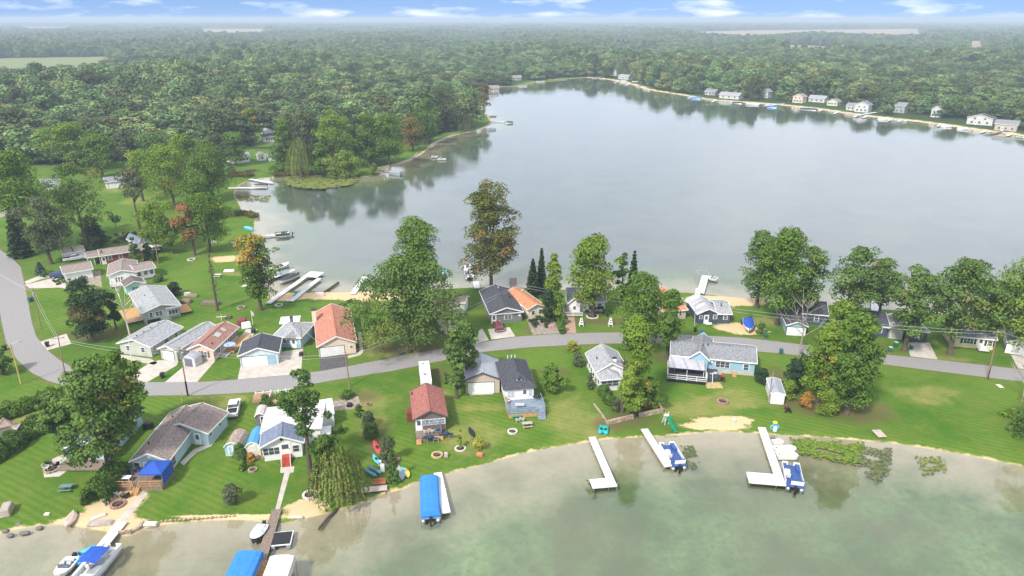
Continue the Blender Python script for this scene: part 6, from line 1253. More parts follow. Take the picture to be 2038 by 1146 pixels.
for i, (x0, y0, x1, y1, la, k) in enumerate([(1032, 171, 1049, 171.5, "white boat on the left side of the far cove", 'h'), (1068, 162, 1084, 163, "small white boat beside the far lily pads", 'h'), (1178, 154.6, 1187, 154.8, "leftmost tiny white boat in the middle of the far cove", 'h'), (1193, 155.4, 1204, 155.8, "second tiny white boat in the middle of the far cove", 'h'),
        (1236, 160.5, 1247, 161.5, "white boat in front of the low white far house", 'p'), (1258, 161.8, 1270, 162.4, "white pontoon boat left of the far boat cluster", 'p'), (1273, 163, 1288, 163.8, "white pontoon boat in the far cluster, upper one", 'p'), (1284, 166, 1299, 167, "white pontoon boat in the far cluster, right one", 'p'), (1266, 171.5, 1280, 173, "white boat in the far cluster, lower one", 'h'),
        (1281, 178, 1293, 180.5, "white boat at the tip of the pale far spit", 'h'), (1374, 194.5, 1396, 195.5, "bright blue pontoon boat on the far right shore", 'b'), (1458, 204, 1478, 205, "dark boat left of the white far seawall", 'd'), (1484, 206, 1511, 207.5, "long white boat before the turret house", 'p'), (1527, 212, 1547, 213, "blue boat at the far white dock", 'b'),
        (1593, 216, 1626, 218, "dark topped white boat on the far right shore", 'd'), (1746, 235.5, 1770, 236.5, "white covered boat below the white railed pier", 'p'), (1771, 238, 1784, 239, "small grey boat right of the railed pier", 'h'), (1787, 239.5, 1805, 241, "white runabout right of the railed pier", 'h'), (1872, 249.5, 1894, 250.5, "white pontoon boat on the far shore left of the big gabled house", 'p'),
        (1904, 254.5, 1926, 255.5, "white pontoon boat below the big gabled house", 'p'), (2022, 272, 2042, 274, "white boat at the right edge of the far shore", 'h')]):
    if k == 'h': hull(la, (x0, y0), (x1, y1), 2.8, mot=False)
    elif k == 'd': pontoon(la, (x0, y0), (x1, y1), 2.8, cover=CVK)
    elif k == 'b': pontoon(la, (x0, y0), (x1, y1), 3, cover=CVB)
    else: pontoon(la, (x0, y0), (x1, y1), 2.8)
# covered lifts at the bottom edge
def lift(label, A, B, w, mat, h=2.6, low=1.6, name="covered_boat_lift"):
    a, ang, Ln = line_T(A, B, h); r = thing(name, label, "boat lift", (a.x, a.y, WZ), ang); pr = [(-w / 2, low), (-w / 2 * .93, h - .25), (-w / 4, h), (w / 4, h), (w / 2 * .93, h - .25), (w / 2, low)]
    m = MB(); vs = []; n = len(pr); st = [(-.1, .0), (.35, 1), (Ln * .3, .97), (Ln * .5, 1.01), (Ln * .8, .98), (Ln - .35, 1), (Ln, 0)]
    for x, k in st: vs += [(x, y, zz if k == 1 else low + (zz - low) * (k or .05)) for y, zz in pr]
    m.add(vs, [(i * n + j, i * n + j + 1, (i + 1) * n + j + 1, (i + 1) * n + j) for i in range(len(st) - 1) for j in range(n - 1)]); o = m.build("canopy", mat, r); md = o.modifiers.new("t", 'SOLIDIFY'); md.thickness = .03
    for x in (.3, Ln - .3):
        for s_ in (-1, 1): q = MB(); q.tube([(x, s_ * (w / 2 - .05), -1.4), (x, s_ * (w / 2 - .05), low + .2)], .05, 6); q.build("post", ALU, r)
    m = MB(); m.box(.5, -w * .38, .3, Ln - .5, w * .38, 1.1); m.build("lifted_boat", HULLW, r); return r
lift("boat lift under a large bright blue canopy at the bottom edge", (497, 1088), (462, 1165), 3.5, CVB)
lift("boat lift under a pale beige canopy at the bottom edge", (562, 1097), (538, 1165), 3.3, CVW)
# swim raft, floating ramps, pedal boats
r = P(561, 1070, .3); t = thing("swim_raft", "square swim raft with a black top on white floats", "raft", (r.x, r.y, WZ), R(8)); m = MB(); m.box(-1.35, -1.35, .3, 1.35, 1.35, .45); m.build("frame", HULLW, t); m = MB(); m.box(-1.24, -1.24, .45, 1.24, 1.24, .47); m.build("black_mat", BLACK, t)
for x in (-1, 1): m = MB(); m.tube([(x, -1.5, .05), (x, 1.5, .05)], .3, 10); m.build("float", HULLG, t)
FLT = M("cream_plastic", (.72, .68, .60), (.64, .60, .52), rough=.5)
for A, B, w_, la in [((1538, 879), (1558, 876), 1.3, "small cream float nearest the shore beside the L shaped dock"), ((1540, 891), (1584, 890), 1.5, "cream floating ramp beside the L shaped dock, shoreward one"), ((1546, 904), (1588, 904), 1.6, "cream floating ramp beside the L shaped dock, outer one")]:
    a, ang, Ln = line_T(A, B, .2); t = thing("floating_ramp", la, "float", (a.x, a.y, WZ), ang); m = MB(); pr = [(0, -w_ / 2), (Ln * .85, -w_ / 2), (Ln, -w_ * .2), (Ln, w_ * .2), (Ln * .85, w_ / 2), (0, w_ / 2)]; m.prism(pr, -.1, .42); m.build("float_body", FLT, t)
    m = MB(); [m.box(Ln * (.35 + .12 * i), s_ * .2 - .06, .42, Ln * (.35 + .12 * i) + .14, s_ * .2 + .06, .45) for i in range(5) for s_ in (-1, 1)]; m.box(Ln * .1, -.12, .42, Ln * .15, .12, .5); m.build("roller", DARK, t)
def pedal(px, py, rz, mat, label, L_=2.6, w=1.7, seats=DARK, z=0.0):
    p = P(px, py); t = thing("pedal_boat", label, "pedal boat", (p.x, p.y, z), rz)
    for s_ in (-1, 1): m = MB(); m.tube([(-L_ / 2, s_ * w * .3, .25), (-L_ / 2 + .25, s_ * w * .3, .28), (L_ / 2 - .3, s_ * w * .3, .28), (L_ / 2, s_ * w * .3, .36)], [.14, w * .23, w * .22, .08], 8); m.build("hull", mat, t, True)
    m = MB(); m.box(-L_ * .4, -w * .32, .32, L_ * .38, w * .32, .5); m.build("deck", mat, t); m = MB()
    for s_ in (-1, 1): m.box(-L_ * .18, s_ * w * .22 - .22, .5, L_ * .02, s_ * w * .22 + .22, .62); m.box(-L_ * .22, s_ * w * .22 - .22, .5, -L_ * .17, s_ * w * .22 + .22, .95)
    m.build("seat", seats, t); return t
pedal(1201, 858, R(78), TEAL, "teal pedal boat on the grass in front of the terrace wall"); pedal(172, 1105, R(50), CYAN, "cyan pedal boat floating left of the bottom left dock", 3.2, 2.2, SEATB, -.3)
# kayaks, boards, canoe
def board(label, A, B, w, mat, z=.0, h=.3, name="kayak", cat="kayak", cock=True, tip=None):
    a, ang, Ln = line_T(A, B, z); t = thing(name, label, cat, (a.x, a.y, z), ang); st = [(0, .04, .5), (.12, .55, .2), (.35, 1, .0), (.65, 1, 0), (.88, .55, .2), (1, .04, .5)]; vs = []; n = 6
    for s_, k, up in st: hw = w / 2 * k; vs += [(s_ * Ln, -hw, h * .6 + up * h * .3), (s_ * Ln, -hw * .6, h * .1 + up * h), (s_ * Ln, hw * .6, h * .1 + up * h), (s_ * Ln, hw, h * .6 + up * h * .3), (s_ * Ln, hw * .4, h + up * h * .2), (s_ * Ln, -hw * .4, h + up * h * .2)]
    m = MB(); m.add(vs, [(i * n + j, i * n + (j + 1) % n, (i + 1) * n + (j + 1) % n, (i + 1) * n + j) for i in range(5) for j in range(n)] + [tuple(range(n)), tuple(range(5 * n, 6 * n))[::-1]]); m.build("hull", mat, t)
    if cock: m = MB(); m.prism([(Ln * (.5 + .12 * math.cos(q)), w * .3 * math.sin(q)) for q in [i * .7854 for i in range(8)]], h * .9, h + .05); m.build("cockpit", BLACK, t)
    if tip: m = MB(); m.box(Ln * .05, -w * .16, h * .9, Ln * .3, w * .16, h * 1.1); m.build("painted_tip", tip, t)
    return t
KR = M("kayak_red", (.55, .06, .06), rough=.4); KO = M("kayak_orange", (.62, .16, .05), rough=.4); KY = M("kayak_yellow", (.75, .55, .12), rough=.4)
board("orange red kayak with a yellow tip lying under the birch", (256, 694), (236, 700), .8, KO, tip=KY); board("long black kayak beside the orange red kayak", (237, 701), (212, 707), .75, BLACK, cock=False)
board("bright red kayak on the rack above the pond", (744, 878), (758, 908), .95, KR, z=.7); board("cyan kayak on the rack below the red kayak", (743, 906), (755, 926), .8, CYAN, z=.5)
board("pale blue paddle board standing by the cedar", (800, 930), (806, 950), .8, CYAN, z=.3, h=.15, name="paddle_board", cat="paddle board", cock=False); board("sandy yellow paddle board beside the pale blue one", (806, 932), (813, 951), .85, KY, z=.3, h=.15, name="paddle_board", cat="paddle board", cock=False)
board("upturned grey jon boat beside the narrow cedar", (794, 931), (800, 960), 1.4, HULLG, name="jon_boat", cat="boat", cock=False, h=.5)
board("teal kayak at the foot of the dock near the brick red roofed house", (583, 590), (596, 580), .8, TEAL); board("old pale rowing boat turned over on the pond shore", (134, 1052), (148, 1020), 1.5, M("worn_hull", (.52, .42, .36), (.38, .30, .26)), name="rowing_boat", cat="boat", cock=False, h=.5)
board("yellow topped canoe on the back lawn shore", (568, 600), (577, 598), .9, FLT, cock=False, name="canoe", cat="canoe"); board("black grill smoker shaped log hauler on the lawn by the young tree", (934, 852), (944, 872), .9, BLACK, cock=False, name="black_canoe", cat="canoe"); bpy.data.objects["black_canoe"]["label"] = "black canoe lying on the lawn above the yellow green shrub"
m = MB(); [m.beam((x, 0, .1), (x, 0, 1.0), .08, .08) for x in (0, 2.4)]; m.beam((0, 0, .65), (2.4, 0, .65), .08, .08); o = m.build("kayak_rack", ALU); p = P(760, 918); o.location = p; o.rotation_euler = (0, 0, R(-60)); tag(o, "silver rack carrying the kayaks above the pond", "rack")
p = P(742, 943); t = thing("inflatable_catamaran", "pair of teal inflatable pontoons on a small wheeled frame", "boat", p, R(-38))
for s_ in (-.5, .5): m = MB(); m.tube([(-1.3, s_, .5), (1.2, s_, .5), (1.5, s_, .6)], [.25, .27, .1], 8); m.build("float", M("muted_teal", (.10, .28, .34), rough=.6), t, True)
m = MB(); m.box(-.9, -.5, .4, .9, .5, .5); m.build("frame", DARK, t)
p = P(745, 978); t = thing("boarding_pier", "small grey wooden pier on wheels with a red brown bench", "pier", (p.x, p.y, 0), R(10)); m = MB(); m.box(-1.9, -.6, .4, 1.9, .6, .52); m.build("deck", M("grey_planks", (.50, .42, .38), stripe=('X', 4, .4)), t)
for x in (-1.7, 1.7):
    for s_ in (-.5, .5): m = MB(); m.tube([(x, s_, -.8), (x, s_, .5)], .06, 6); m.build("leg", BLACK, t)
m = MB(); m.box(-.2, .9, .55, 1.7, 1.5, .65); m.box(-.2, 1.5, .55, 1.7, 1.6, 1.1); m.build("bench", M("redwood", (.40, .14, .07)), t)
p = P(1749, 866); t = thing("small_pier", "little weathered pier standing on the right shore", "pier", (p.x, p.y, 0), R(3)); m = MB(); m.box(-.75, -1.1, .3, .75, 1.1, .4); m.build("deck", M("grey_planks", (.50, .42, .38), stripe=('X', 4, .4)), t); m = MB(); [m.box(x, y, -.8, x + .1, y + .1, .3) for x in (-.7, .6) for y in (-1., .9)]; m.build("leg", WOOD, t)
# ---------------- vehicles ----------------
def wheel(r, x, y, rad=.38, w=.25):
    m = MB(); m.tube([(x, y - w / 2, rad), (x, y + w / 2, rad)], rad, 16); o = m.build("wheel", BLACK, r); m = MB(); m.tube([(x, y - w / 2 - .01, rad), (x, y + w / 2 + .01, rad)], rad * .55, 10); m.build("rim", ALU, o)
def vehicle(kind, label, px, py, rz, mat, z=0, name="pickup_truck", cat="pickup truck", plough=False):
    p = P(px, py); r = thing(name, label, cat, (p.x, p.y, z), rz); hw = .98
    if kind == 'pickup':
        low = [(-2.85, .45), (-2.9, 1.0), (-2.85, 1.22), (.25, 1.22), (1.75, 1.18), (2.65, 1.05), (2.85, .85), (2.8, .42)]; cabp = [(-.95, 1.2), (-.75, 1.88), (.65, 1.9), (1.35, 1.2)]
    else: low = [(-2.3, .42), (-2.35, 1.0), (-2.25, 1.15), (1.1, 1.12), (2.1, .98), (2.3, .8), (2.25, .38)]; cabp = [(-2.15, 1.1), (-1.9, 1.66), (.35, 1.72), (1.25, 1.1)]
    m = MB(); m.extr([(u, v) for u, v in low], -hw, hw, 'y'); b = m.build("body", mat, r); md = b.modifiers.new("b", 'BEVEL'); md.width = .09; md.segments = 2
    m = MB(); n = len(cabp); vs = [(u, (-hw + .1) * (1 if v < 1.3 else .84), v) for u, v in cabp] + [(u, (hw - .1) * (1 if v < 1.3 else .84), v) for u, v in cabp]; m.add(vs, [(i, (i + 1) % n, n + (i + 1) % n, n + i) for i in range(n)] + [tuple(range(n))[::-1], tuple(range(n, 2 * n))]); m.build("cab", mat, r)
    (u0, v0), (u1, v1), (u2, v2), (u3, v3) = cabp; g = MB(); e = .012
    def quad(a, b, c, d): g.add([a, b, c, d], [(0, 1, 2, 3)])
    lp = lambda a, b, t: a + (b - a) * t
    for t0, t1, x0, x1, y0, y1 in ((u2, u3, lp(u2, u3, .12), lp(u2, u3, .9), v2, v3), (u1, u0, lp(u1, u0, .12), lp(u1, u0, .85), v1, v0)):
        za = lp(y0, y1, .12); zb = lp(y0, y1, .88); d = e if t1 > t0 else -e; quad((x0 + d, -.74, za + .02), (x0 + d, .74, za + .02), (x1 + d, .84, zb + .02), (x1 + d, -.84, zb + .02))
    gl = g.build("windscreen", GLASS, r); g = MB()
    for s_ in (-1, 1): quad((lp(u0, u1, .35), s_ * (.89 + e), lp(v0, v1, .3)), (lp(u3, u2, .35), s_ * (.89 + e), lp(v3, v2, .3)), (lp(u3, u2, .85), s_ * (.785 + e), lp(v3, v2, .85)), (lp(u0, u1, .85), s_ * (.785 + e), lp(v0, v1, .85)))
    g.build("side_window", GLASS, r)
    if kind == 'pickup': m = MB(); m.box(-2.75, -.8, 1.2, -1.0, .8, 1.235); m.build("truck_bed", BLACK, r)
    else: m = MB(); [m.box(-1.7, y - .03, 1.72, .2, y + .03, 1.78) for y in (-.6, .6)]; m.build("roof_rack", ALU, r)
    xf, xr = (1.85, -1.75) if kind == 'pickup' else (1.45, -1.4)
    for x in (xf, xr):
        for y in (-.88, .88): wheel(r, x, y)
    xe = low[-2][0]
    for y in (-.7, .7):
        m = MB(); m.box(xe - .12, y - .18, .75, xe + .02, y + .18, .95); m.build("headlight", M("lamp_lens", (.7, .7, .68), rough=.2), r); m = MB(); m.box(low[1][0] - .02, y * 1.22 - .08, .8, low[1][0] + .08, y * 1.22 + .08, 1.1); m.build("taillight", M("red_lens", (.4, .02, .02), rough=.3), r)
    m = MB(); m.box(low[1][0] - .08, -.9, .45, low[1][0] + .08, .9, .62); m.box(xe - .1, -.9, .4, xe + .1, .9, .58); m.build("bumper", ALU, r)
    if plough:
        m = MB(); m.add([(3.1, -1.2, .1), (3.1, 1.2, .1), (3.0, 1.2, .8), (3.0, -1.2, .8), (3.2, -1.2, .1), (3.2, 1.2, .1), (3.15, 1.2, .85), (3.15, -1.2, .85)], [(0, 1, 2, 3), (7, 6, 5, 4), (0, 4, 5, 1), (2, 6, 7, 3), (1, 5, 6, 2), (3, 7, 4, 0)]); m.beam((2.7, 0, .5), (3.1, 0, .5), .3, .4); m.build("snow_plough", BLACK, r)
    return r
def HD(a, b): d = P(*b) - P(*a); return math.atan2(d.y, d.x)
CW = M("car_paint_white", (.76, .76, .77), (.72, .72, .73), rough=.25, spec=.5); CR_ = M("car_paint_maroon", (.16, .015, .03), (.13, .012, .025), rough=.25, spec=.5)
vehicle('pickup', "white pickup truck parked on the grass beside the two garden sheds", 466.5, 818, HD((463, 833), (470, 803)), CW); vehicle('pickup', "white pickup truck with a black plough parked in front of the tan roofed garage", 149, 518, HD((131, 520), (168, 514.5)), CW, plough=True)
vehicle('suv', "dark red car parked on the concrete pad before the charcoal house", 991.5, 654, HD((995, 663), (988, 646)), CR_, name="parked_car", cat="car"); vehicle('suv', "small dark blue vehicle beside the white garage", 121, 552, R(10), M("car_paint_blue", (.03, .06, .16), rough=.3), name="parked_car", cat="car")
# boat on trailer
p = P(1490, 655); hull("motor boat under a royal blue cover on a trailer beside the road", (1489, 634), (1491, 657), 2.5, z=.85, cover=CVD, mot=False); t = thing("boat_trailer", "black trailer carrying the royal blue covered boat", "trailer", (p.x, p.y, 0), R(-92)); m = MB(); m.beam((-4.5, -.8, .45), (.6, -.1, .45), .1, .12); m.beam((-4.5, .8, .45), (.6, .1, .45), .1, .12); m.beam((.5, 0, .45), (1.8, 0, .45), .12, .12); m.build("frame", BLACK, t); wheel(t, -2.6, -.95, .32); wheel(t, -2.6, .95, .32)
def tractor(px, py, rz, col, label):
    p = P(px, py); r = thing("garden_tractor", label, "tractor", p, rz); m = MB(); m.box(.1, -.28, .4, 1.0, .28, .85); m.build("hood", col, r); m = MB(); m.box(-.6, -.4, .35, .1, .4, .55); m.box(-.45, -.22, .55, -.1, .22, .7); m.box(-.5, -.22, .7, -.42, .22, 1.0); m.build("seat", BLACK, r)
    [wheel(r, -.45, y, .33, .2) for y in (-.45, .45)]; [wheel(r, .75, y, .22, .14) for y in (-.38, .38)]; m = MB(); m.tube([(.1, 0, .8), (-.05, 0, 1.1)], .03, 5); m.tube([(-.05, -.15, 1.1), (-.05, .15, 1.1)], .03, 5); m.build("steering_wheel", BLACK, r)
tractor(1437, 757, R(70), M("tractor_red", (.45, .05, .03), rough=.4), "red garden tractor beside the deck of the sky blue house"); tractor(1567, 818, R(80), M("tractor_dark_red", (.22, .06, .05), rough=.5), "dark red tractor piled with pots below the metal shed")
# ---------------- yard things ----------------
def ring(px, py, rad, label, mat=STN, fire=True, name="fire_pit", cat="fire pit", h=.3):
    p = P(px, py); r = thing(name, label, cat, p); n = 14; rg = random.Random(int(px))
    m = MB(); [m.cbox((math.cos(i * 6.283 / n) * rad, math.sin(i * 6.283 / n) * rad, h / 2), (.28 * rad + rg.uniform(0, .1), .42 * rad, h * rg.uniform(.8, 1.1)), i * 6.283 / n) for i in range(n)]; m.build("stone_ring", mat, r)
    m = MB(); m.tube([(0, 0, 0), (0, 0, .06)], rad * .88, 14); m.build("ash_bed" if fire else "soil", M("ash", (.06, .05, .045), scale=6) if fire else M("soil", (.08, .055, .03), scale=6), r)
    if fire: m = MB(); m.beam((-rad * .5, -.1, .15), (rad * .5, .2, .15), .14, .14); m.beam((-.1, -rad * .5, .22), (.2, rad * .5, .22), .12, .12); m.build("log", BARK, r)
    return r
PAL = M("pale_blocks", (.62, .58, .54), (.45, .42, .38)); CLAY = M("clay_blocks", (.40, .22, .18), (.25, .14, .12))
ring(235, 1005, .9, "round clay fire pit on the sand beside the concrete walk", CLAY); ring(617, 986, .95, "round pale stone bed below the weeping willow", PAL); ring(870, 907, .8, "tan fire pit on the lawn below the brown cottage", M("tan_blocks", (.55, .38, .2))); ring(1020, 860, .75, "stone fire pit with rocks near the green benches", PAL)
ring(1438, 800, .9, "fire pit with a pink brown rim on the dry lawn below the awning house", CLAY); ring(480, 613, .9, "dark fire pit left of the orange topped maple", STN); ring(555, 608, .8, "fire pit with a pale rim right of the orange topped maple", PAL); ring(381, 517, 1.0, "pale ringed fire pit on the lawn near the rusty red tree", PAL); ring(467, 483, .9, "fire pit near the lakeside lawn corner", PAL)
ring(916, 893, .8, "white stone ring round the young staked tree", PAL, False, "tree_ring", "edging", .15); ring(1179, 630, 1.3, "stone ring round the trunk of the yellow green maple", PAL, False, "tree_ring", "edging", .2); ring(103, 935, 1.0, "stone fire pit on the curved patio", STN); ring(733, 806, .5, "small fire ring on dry grass near the gravel bed", CLAY); ring(503, 936, .6, "stone ringed garden bed with a small statue", STN, False, "garden_ring", "garden bed", .25)
def chair(px, py, rz, mat, label, z=0, s=1., loc=None, group=None):
    p = loc or P(px, py); r = thing("lawn_chair", label, "chair", (p[0], p[1], z), rz, group); r.scale = (s,) * 3; m = MB(); m.add([(-.3, -.3, .38), (.3, -.3, .38), (.3, .25, .32), (-.3, .25, .32), (-.3, -.3, .33), (.3, -.3, .33), (.3, .25, .27), (-.3, .25, .27)], [(0, 1, 2, 3), (7, 6, 5, 4), (0, 4, 5, 1), (2, 6, 7, 3), (1, 5, 6, 2), (3, 7, 4, 0)]); m.build("seat", mat, r)
    m = MB(); m.add([(-.3, .22, .3), (.3, .22, .3), (.26, .5, 1.0), (-.26, .5, 1.0), (-.3, .27, .3), (.3, .27, .3), (.26, .55, 1.0), (-.26, .55, 1.0)], [(0, 1, 2, 3), (7, 6, 5, 4), (0, 4, 5, 1), (2, 6, 7, 3), (1, 5, 6, 2), (3, 7, 4, 0)]); m.build("backrest", mat, r)
    for x in (-.33, .33): m = MB(); m.box(x - .05, -.35, .55, x + .05, .4, .6); m.build("armrest", mat, r); m = MB(); m.box(x - .03, -.32, 0, x + .03, -.25, .56); m.box(x - .03, .2, 0, x + .03, .27, .56); m.build("leg", mat, r)
    return r
CHW = M("pale_chair", (.66, .64, .58), rough=.6); CHG = M("green_paint", (.02, .28, .20), rough=.5)
chair(212, 1004, R(120), CHW, "left one of two pale chairs beside the clay fire pit"); chair(219, 997, R(120), CHW, "right one of two pale chairs beside the clay fire pit"); chair(236, 987, R(170), CHW, "pale chair on the sand just below the deck"); chair(248, 992, R(230), BLACK, "dark chair on the sand right of the fire pit"); chair(253, 989, R(230), BLACK, "second dark chair on the sand nearest the concrete walk")
chair(1031, 839, R(190), CHW, "left one of two white chairs before the blue grey deck"); chair(1039, 838, R(170), CHW, "right one of two white chairs before the blue grey deck"); chair(93, 934, R(100), CHW, "pale chair left of the patio fire pit"); chair(113, 928, R(250), BLACK, "dark chair right of the patio fire pit"); chair(98, 925, R(170), BLACK, "dark chair behind the patio fire pit"); chair(630, 972, R(250), M("wine_red", (.25, .05, .06)), "wine red chair under the weeping willow"); chair(868, 877, R(180), CHW, "white chair beside the blue grill below the brown cottage", s=1.2)
# deck furniture
for (T_, W_, x, y, z, rz, mt, la) in [(cotT, cotW, .50, -.9, .65, 150, M("sand_chair", (.62, .5, .38)), "sand coloured chair on the brown cottage porch"), (cotT, cotW, .68, -.8, .65, 200, M("chair_blue", (.05, .2, .38)), "blue chair on the brown cottage porch"), (cotT, cotW, .36, -1.0, .65, 190, CHW, "white chair on the brown cottage porch"), (hipT, hipW, .12, -.5, .95, 60, M("sand_chair", (.62, .5, .38)), "tan chair in the corner of the blue grey deck"), (deckT, deckW, .02, -1.6, .75, 80, BLACK, "dark chair at the left end of the wooden deck")]:
    q = T_ @ Vector((W_ * x, y, 0)); chair(0, 0, R(rz), mt, la, z=z, loc=q, s=1.15)
def table(q, z, w, d, mat, label, name="patio_table", rz=0):
    r = thing(name, label, "table", (q[0], q[1], z), rz); m = MB(); m.box(-w / 2, -d / 2, .7, w / 2, d / 2, .75); m.build("tabletop", mat, r)
    for x in (-w / 2 + .08, w / 2 - .08):
        for y in (-d / 2 + .08, d / 2 - .08): m = MB(); m.box(x - .03, y - .03, 0, x + .03, y + .03, .7); m.build("leg", mat, r)
table(hipT @ Vector((hipW * .42, -2.6, 0)), .95, 1.6, .9, M("grey_table", (.42, .45, .48)), "grey patio table in the middle of the blue grey deck"); table(deckT @ Vector((deckW * .10, -2.5, 0)), .75, 1.3, .9, WHITE, "white table on the left end of the wooden deck"); table(awnT @ Vector((awnW * .1, -1.4, 0)), .7, 1.6, .9, WHITE, "white table under the grey awning"); table(skyT @ Vector((skyW + 1.2, skyD * .5, 0)), .2, 1.2, .9, WHITE, "white table beside the skylight house")
def picnic(px, py, rz, mat, label, bench=None):
    p = P(px, py); r = thing("picnic_table", label, "picnic table", p, rz); m = MB(); m.box(-.9, -.37, .72, .9, .37, .78); m.build("tabletop", mat, r)
    for y in (-.75, .75): m = MB(); m.box(-.9, y - .13, .43, .9, y + .13, .48); m.build("bench", bench or mat, r)
    for x in (-.65, .65): m = MB(); m.beam((x, -.75, .0), (x, .3, .72), .09, .09); m.beam((x, .75, .0), (x, -.3, .72), .09, .09); m.box(x - .04, -.75, .36, x + .04, .75, .43); m.build("leg", mat, r)
picnic(133, 975, R(5), M("grey_green_table", (.14, .22, .22)), "grey green picnic table on the bottom left lawn"); picnic(1049, 849, R(10), M("weathered_table", (.40, .36, .33)), "weathered picnic table in front of the blue grey deck"); picnic(433, 551, R(5), M("pale_table", (.6, .6, .58)), "pale picnic table on the back lawn by the thin spruce"); picnic(427, 484, R(10), M("pale_table", (.6, .6, .58)), "pale picnic table under the leafy lakeside tree")
p = P(1029, 832); t = thing("garden_bench", "teal green bench against the front of the blue grey deck", "bench", p, R(5)); m = MB(); m.box(-.8, -.3, .42, .8, .2, .5); m.build("seat", CHG, t); m = MB(); m.box(-.8, .2, .5, .8, .27, .95); m.build("backrest", CHG, t); m = MB(); [m.box(x, -.25, 0, x + .08, .2, .42) for x in (-.75, .67)]; m.build("leg", CHG, t)
# canopy tent on the deck
t_ = deckT @ Vector((deckW * .80, -1.9, 0)); t = thing("canopy_tent", "blue pop up canopy tent with one side wall standing on the wooden deck", "canopy", (t_[0], t_[1], .75), math.atan2(deckT[1][0], deckT[0][0])); s_ = 1.75; m = MB(); m.add([(-s_, -s_, 2.05), (s_, -s_, 2.05), (s_, s_, 2.05), (-s_, s_, 2.05), (-.35, -.35, 2.85), (.35, -.35, 2.85), (.35, .35, 2.85), (-.35, .35, 2.85), (0, 0, 3.1), (-s_, -s_, 1.82), (s_, -s_, 1.82), (s_, s_, 1.82), (-s_, s_, 1.82)], [(0, 1, 5, 4), (1, 2, 6, 5), (2, 3, 7, 6), (3, 0, 4, 7), (4, 5, 8), (5, 6, 8), (6, 7, 8), (7, 4, 8), (0, 9, 10, 1), (1, 10, 11, 2), (2, 11, 12, 3), (3, 12, 9, 0)]); o = m.build("canopy", CVD, t); md = o.modifiers.new("t", 'SOLIDIFY'); md.thickness = .02
for x in (-1, 1):
    for y in (-1, 1): m = MB(); m.tube([(x * (s_ - .05), y * (s_ - .05), 0), (x * (s_ - .05), y * (s_ - .05), 2.0)], .04, 6); m.build("leg", ALU, t)
m = MB(); m.box(s_ + .0, -s_, .1, s_ + .03, s_, 1.85); m.build("side_wall", CVD, t)
p = skyT @ Vector((skyW + 1.2, skyD * .36, 0)); t = thing("patio_umbrella", "blue and white patio umbrella beside the skylight house", "umbrella", (p[0], p[1], 0)); m = MB(); m.tube([(0, 0, 0), (0, 0, 2.3)], .04, 6); m.build("pole", ALU, t); m = MB(); n = 10; m.add([(0, 0, 2.5)] + [(1.3 * math.cos(i * .628), 1.3 * math.sin(i * .628), 2.05) for i in range(n)], [(0, i + 1, (i + 1) % n + 1) for i in range(n)]); o = m.build("canopy", M("umbrella_blue", (.12, .2, .5), (.45, .5, .62), scale=1.2), t); md = o.modifiers.new("t", 'SOLIDIFY'); md.thickness = .03
# bins
def binn(px, py, mat, label, lid=None, h=1.05):
    p = P(px, py); r = thing("wheeled_bin", label, "bin", p, random.Random(int(px)).uniform(-.3, .3)); m = MB(); m.add([(-.24, -.27, .08), (.24, -.27, .08), (.24, .27, .08), (-.24, .27, .08), (-.32, -.36, h), (.32, -.36, h), (.32, .36, h), (-.32, .36, h)], [(0, 3, 2, 1), (4, 5, 6, 7), (0, 1, 5, 4), (1, 2, 6, 5), (2, 3, 7, 6), (3, 0, 4, 7)]); m.build("body", mat, r)
    m = MB(); m.box(-.35, -.4, h, .35, .4, h + .09); m.build("lid", lid or mat, r); [wheel(r, x, .3, .14, .08) for x in (-.2, .2)]
BG = M("bin_green", (.02, .14, .09), rough=.5); BT = M("bin_teal", (.04, .13, .16), rough=.5); BLD = M("pale_green_lid", (.35, .5, .42), rough=.5)
for a in [(324, 752, BLACK, "black wheeled bin between two driveways"), (95, 690, BLACK, "black wheeled bin at the driveway by the road bend"), (60, 601, BG, "green wheeled bin on the verge inside the road bend"), (64, 599, BT, "teal wheeled bin beside the green one on the verge"), (10, 697, BLACK, "black wheeled bin at the left edge by the road"), (797, 706, BT, "teal bin under the huge dark oak at the roadside"),
          (1397, 665, BT, "teal bin on the verge near the navy cottage"), (1523, 672, BG, "green bin on the verge right of the covered boat"), (1554, 704, BT, "teal bin on the verge beside the lime green tree"), (1782, 690, BG, "left green bin before the navy house", BLD), (1771, 700, BG, "lower green bin before the navy house, at the road", BLD), (1813, 695, BG, "green bin at the driveway of the navy garage", BLD), (1383, 660, BLACK, "black bin at the foot of the thin pole"), (1008, 640, BT, "teal bin beside the dark red car")]: binn(a[0], a[1], a[2], a[3], a[4] if len(a) > 4 else None)
p = P(762, 792); 
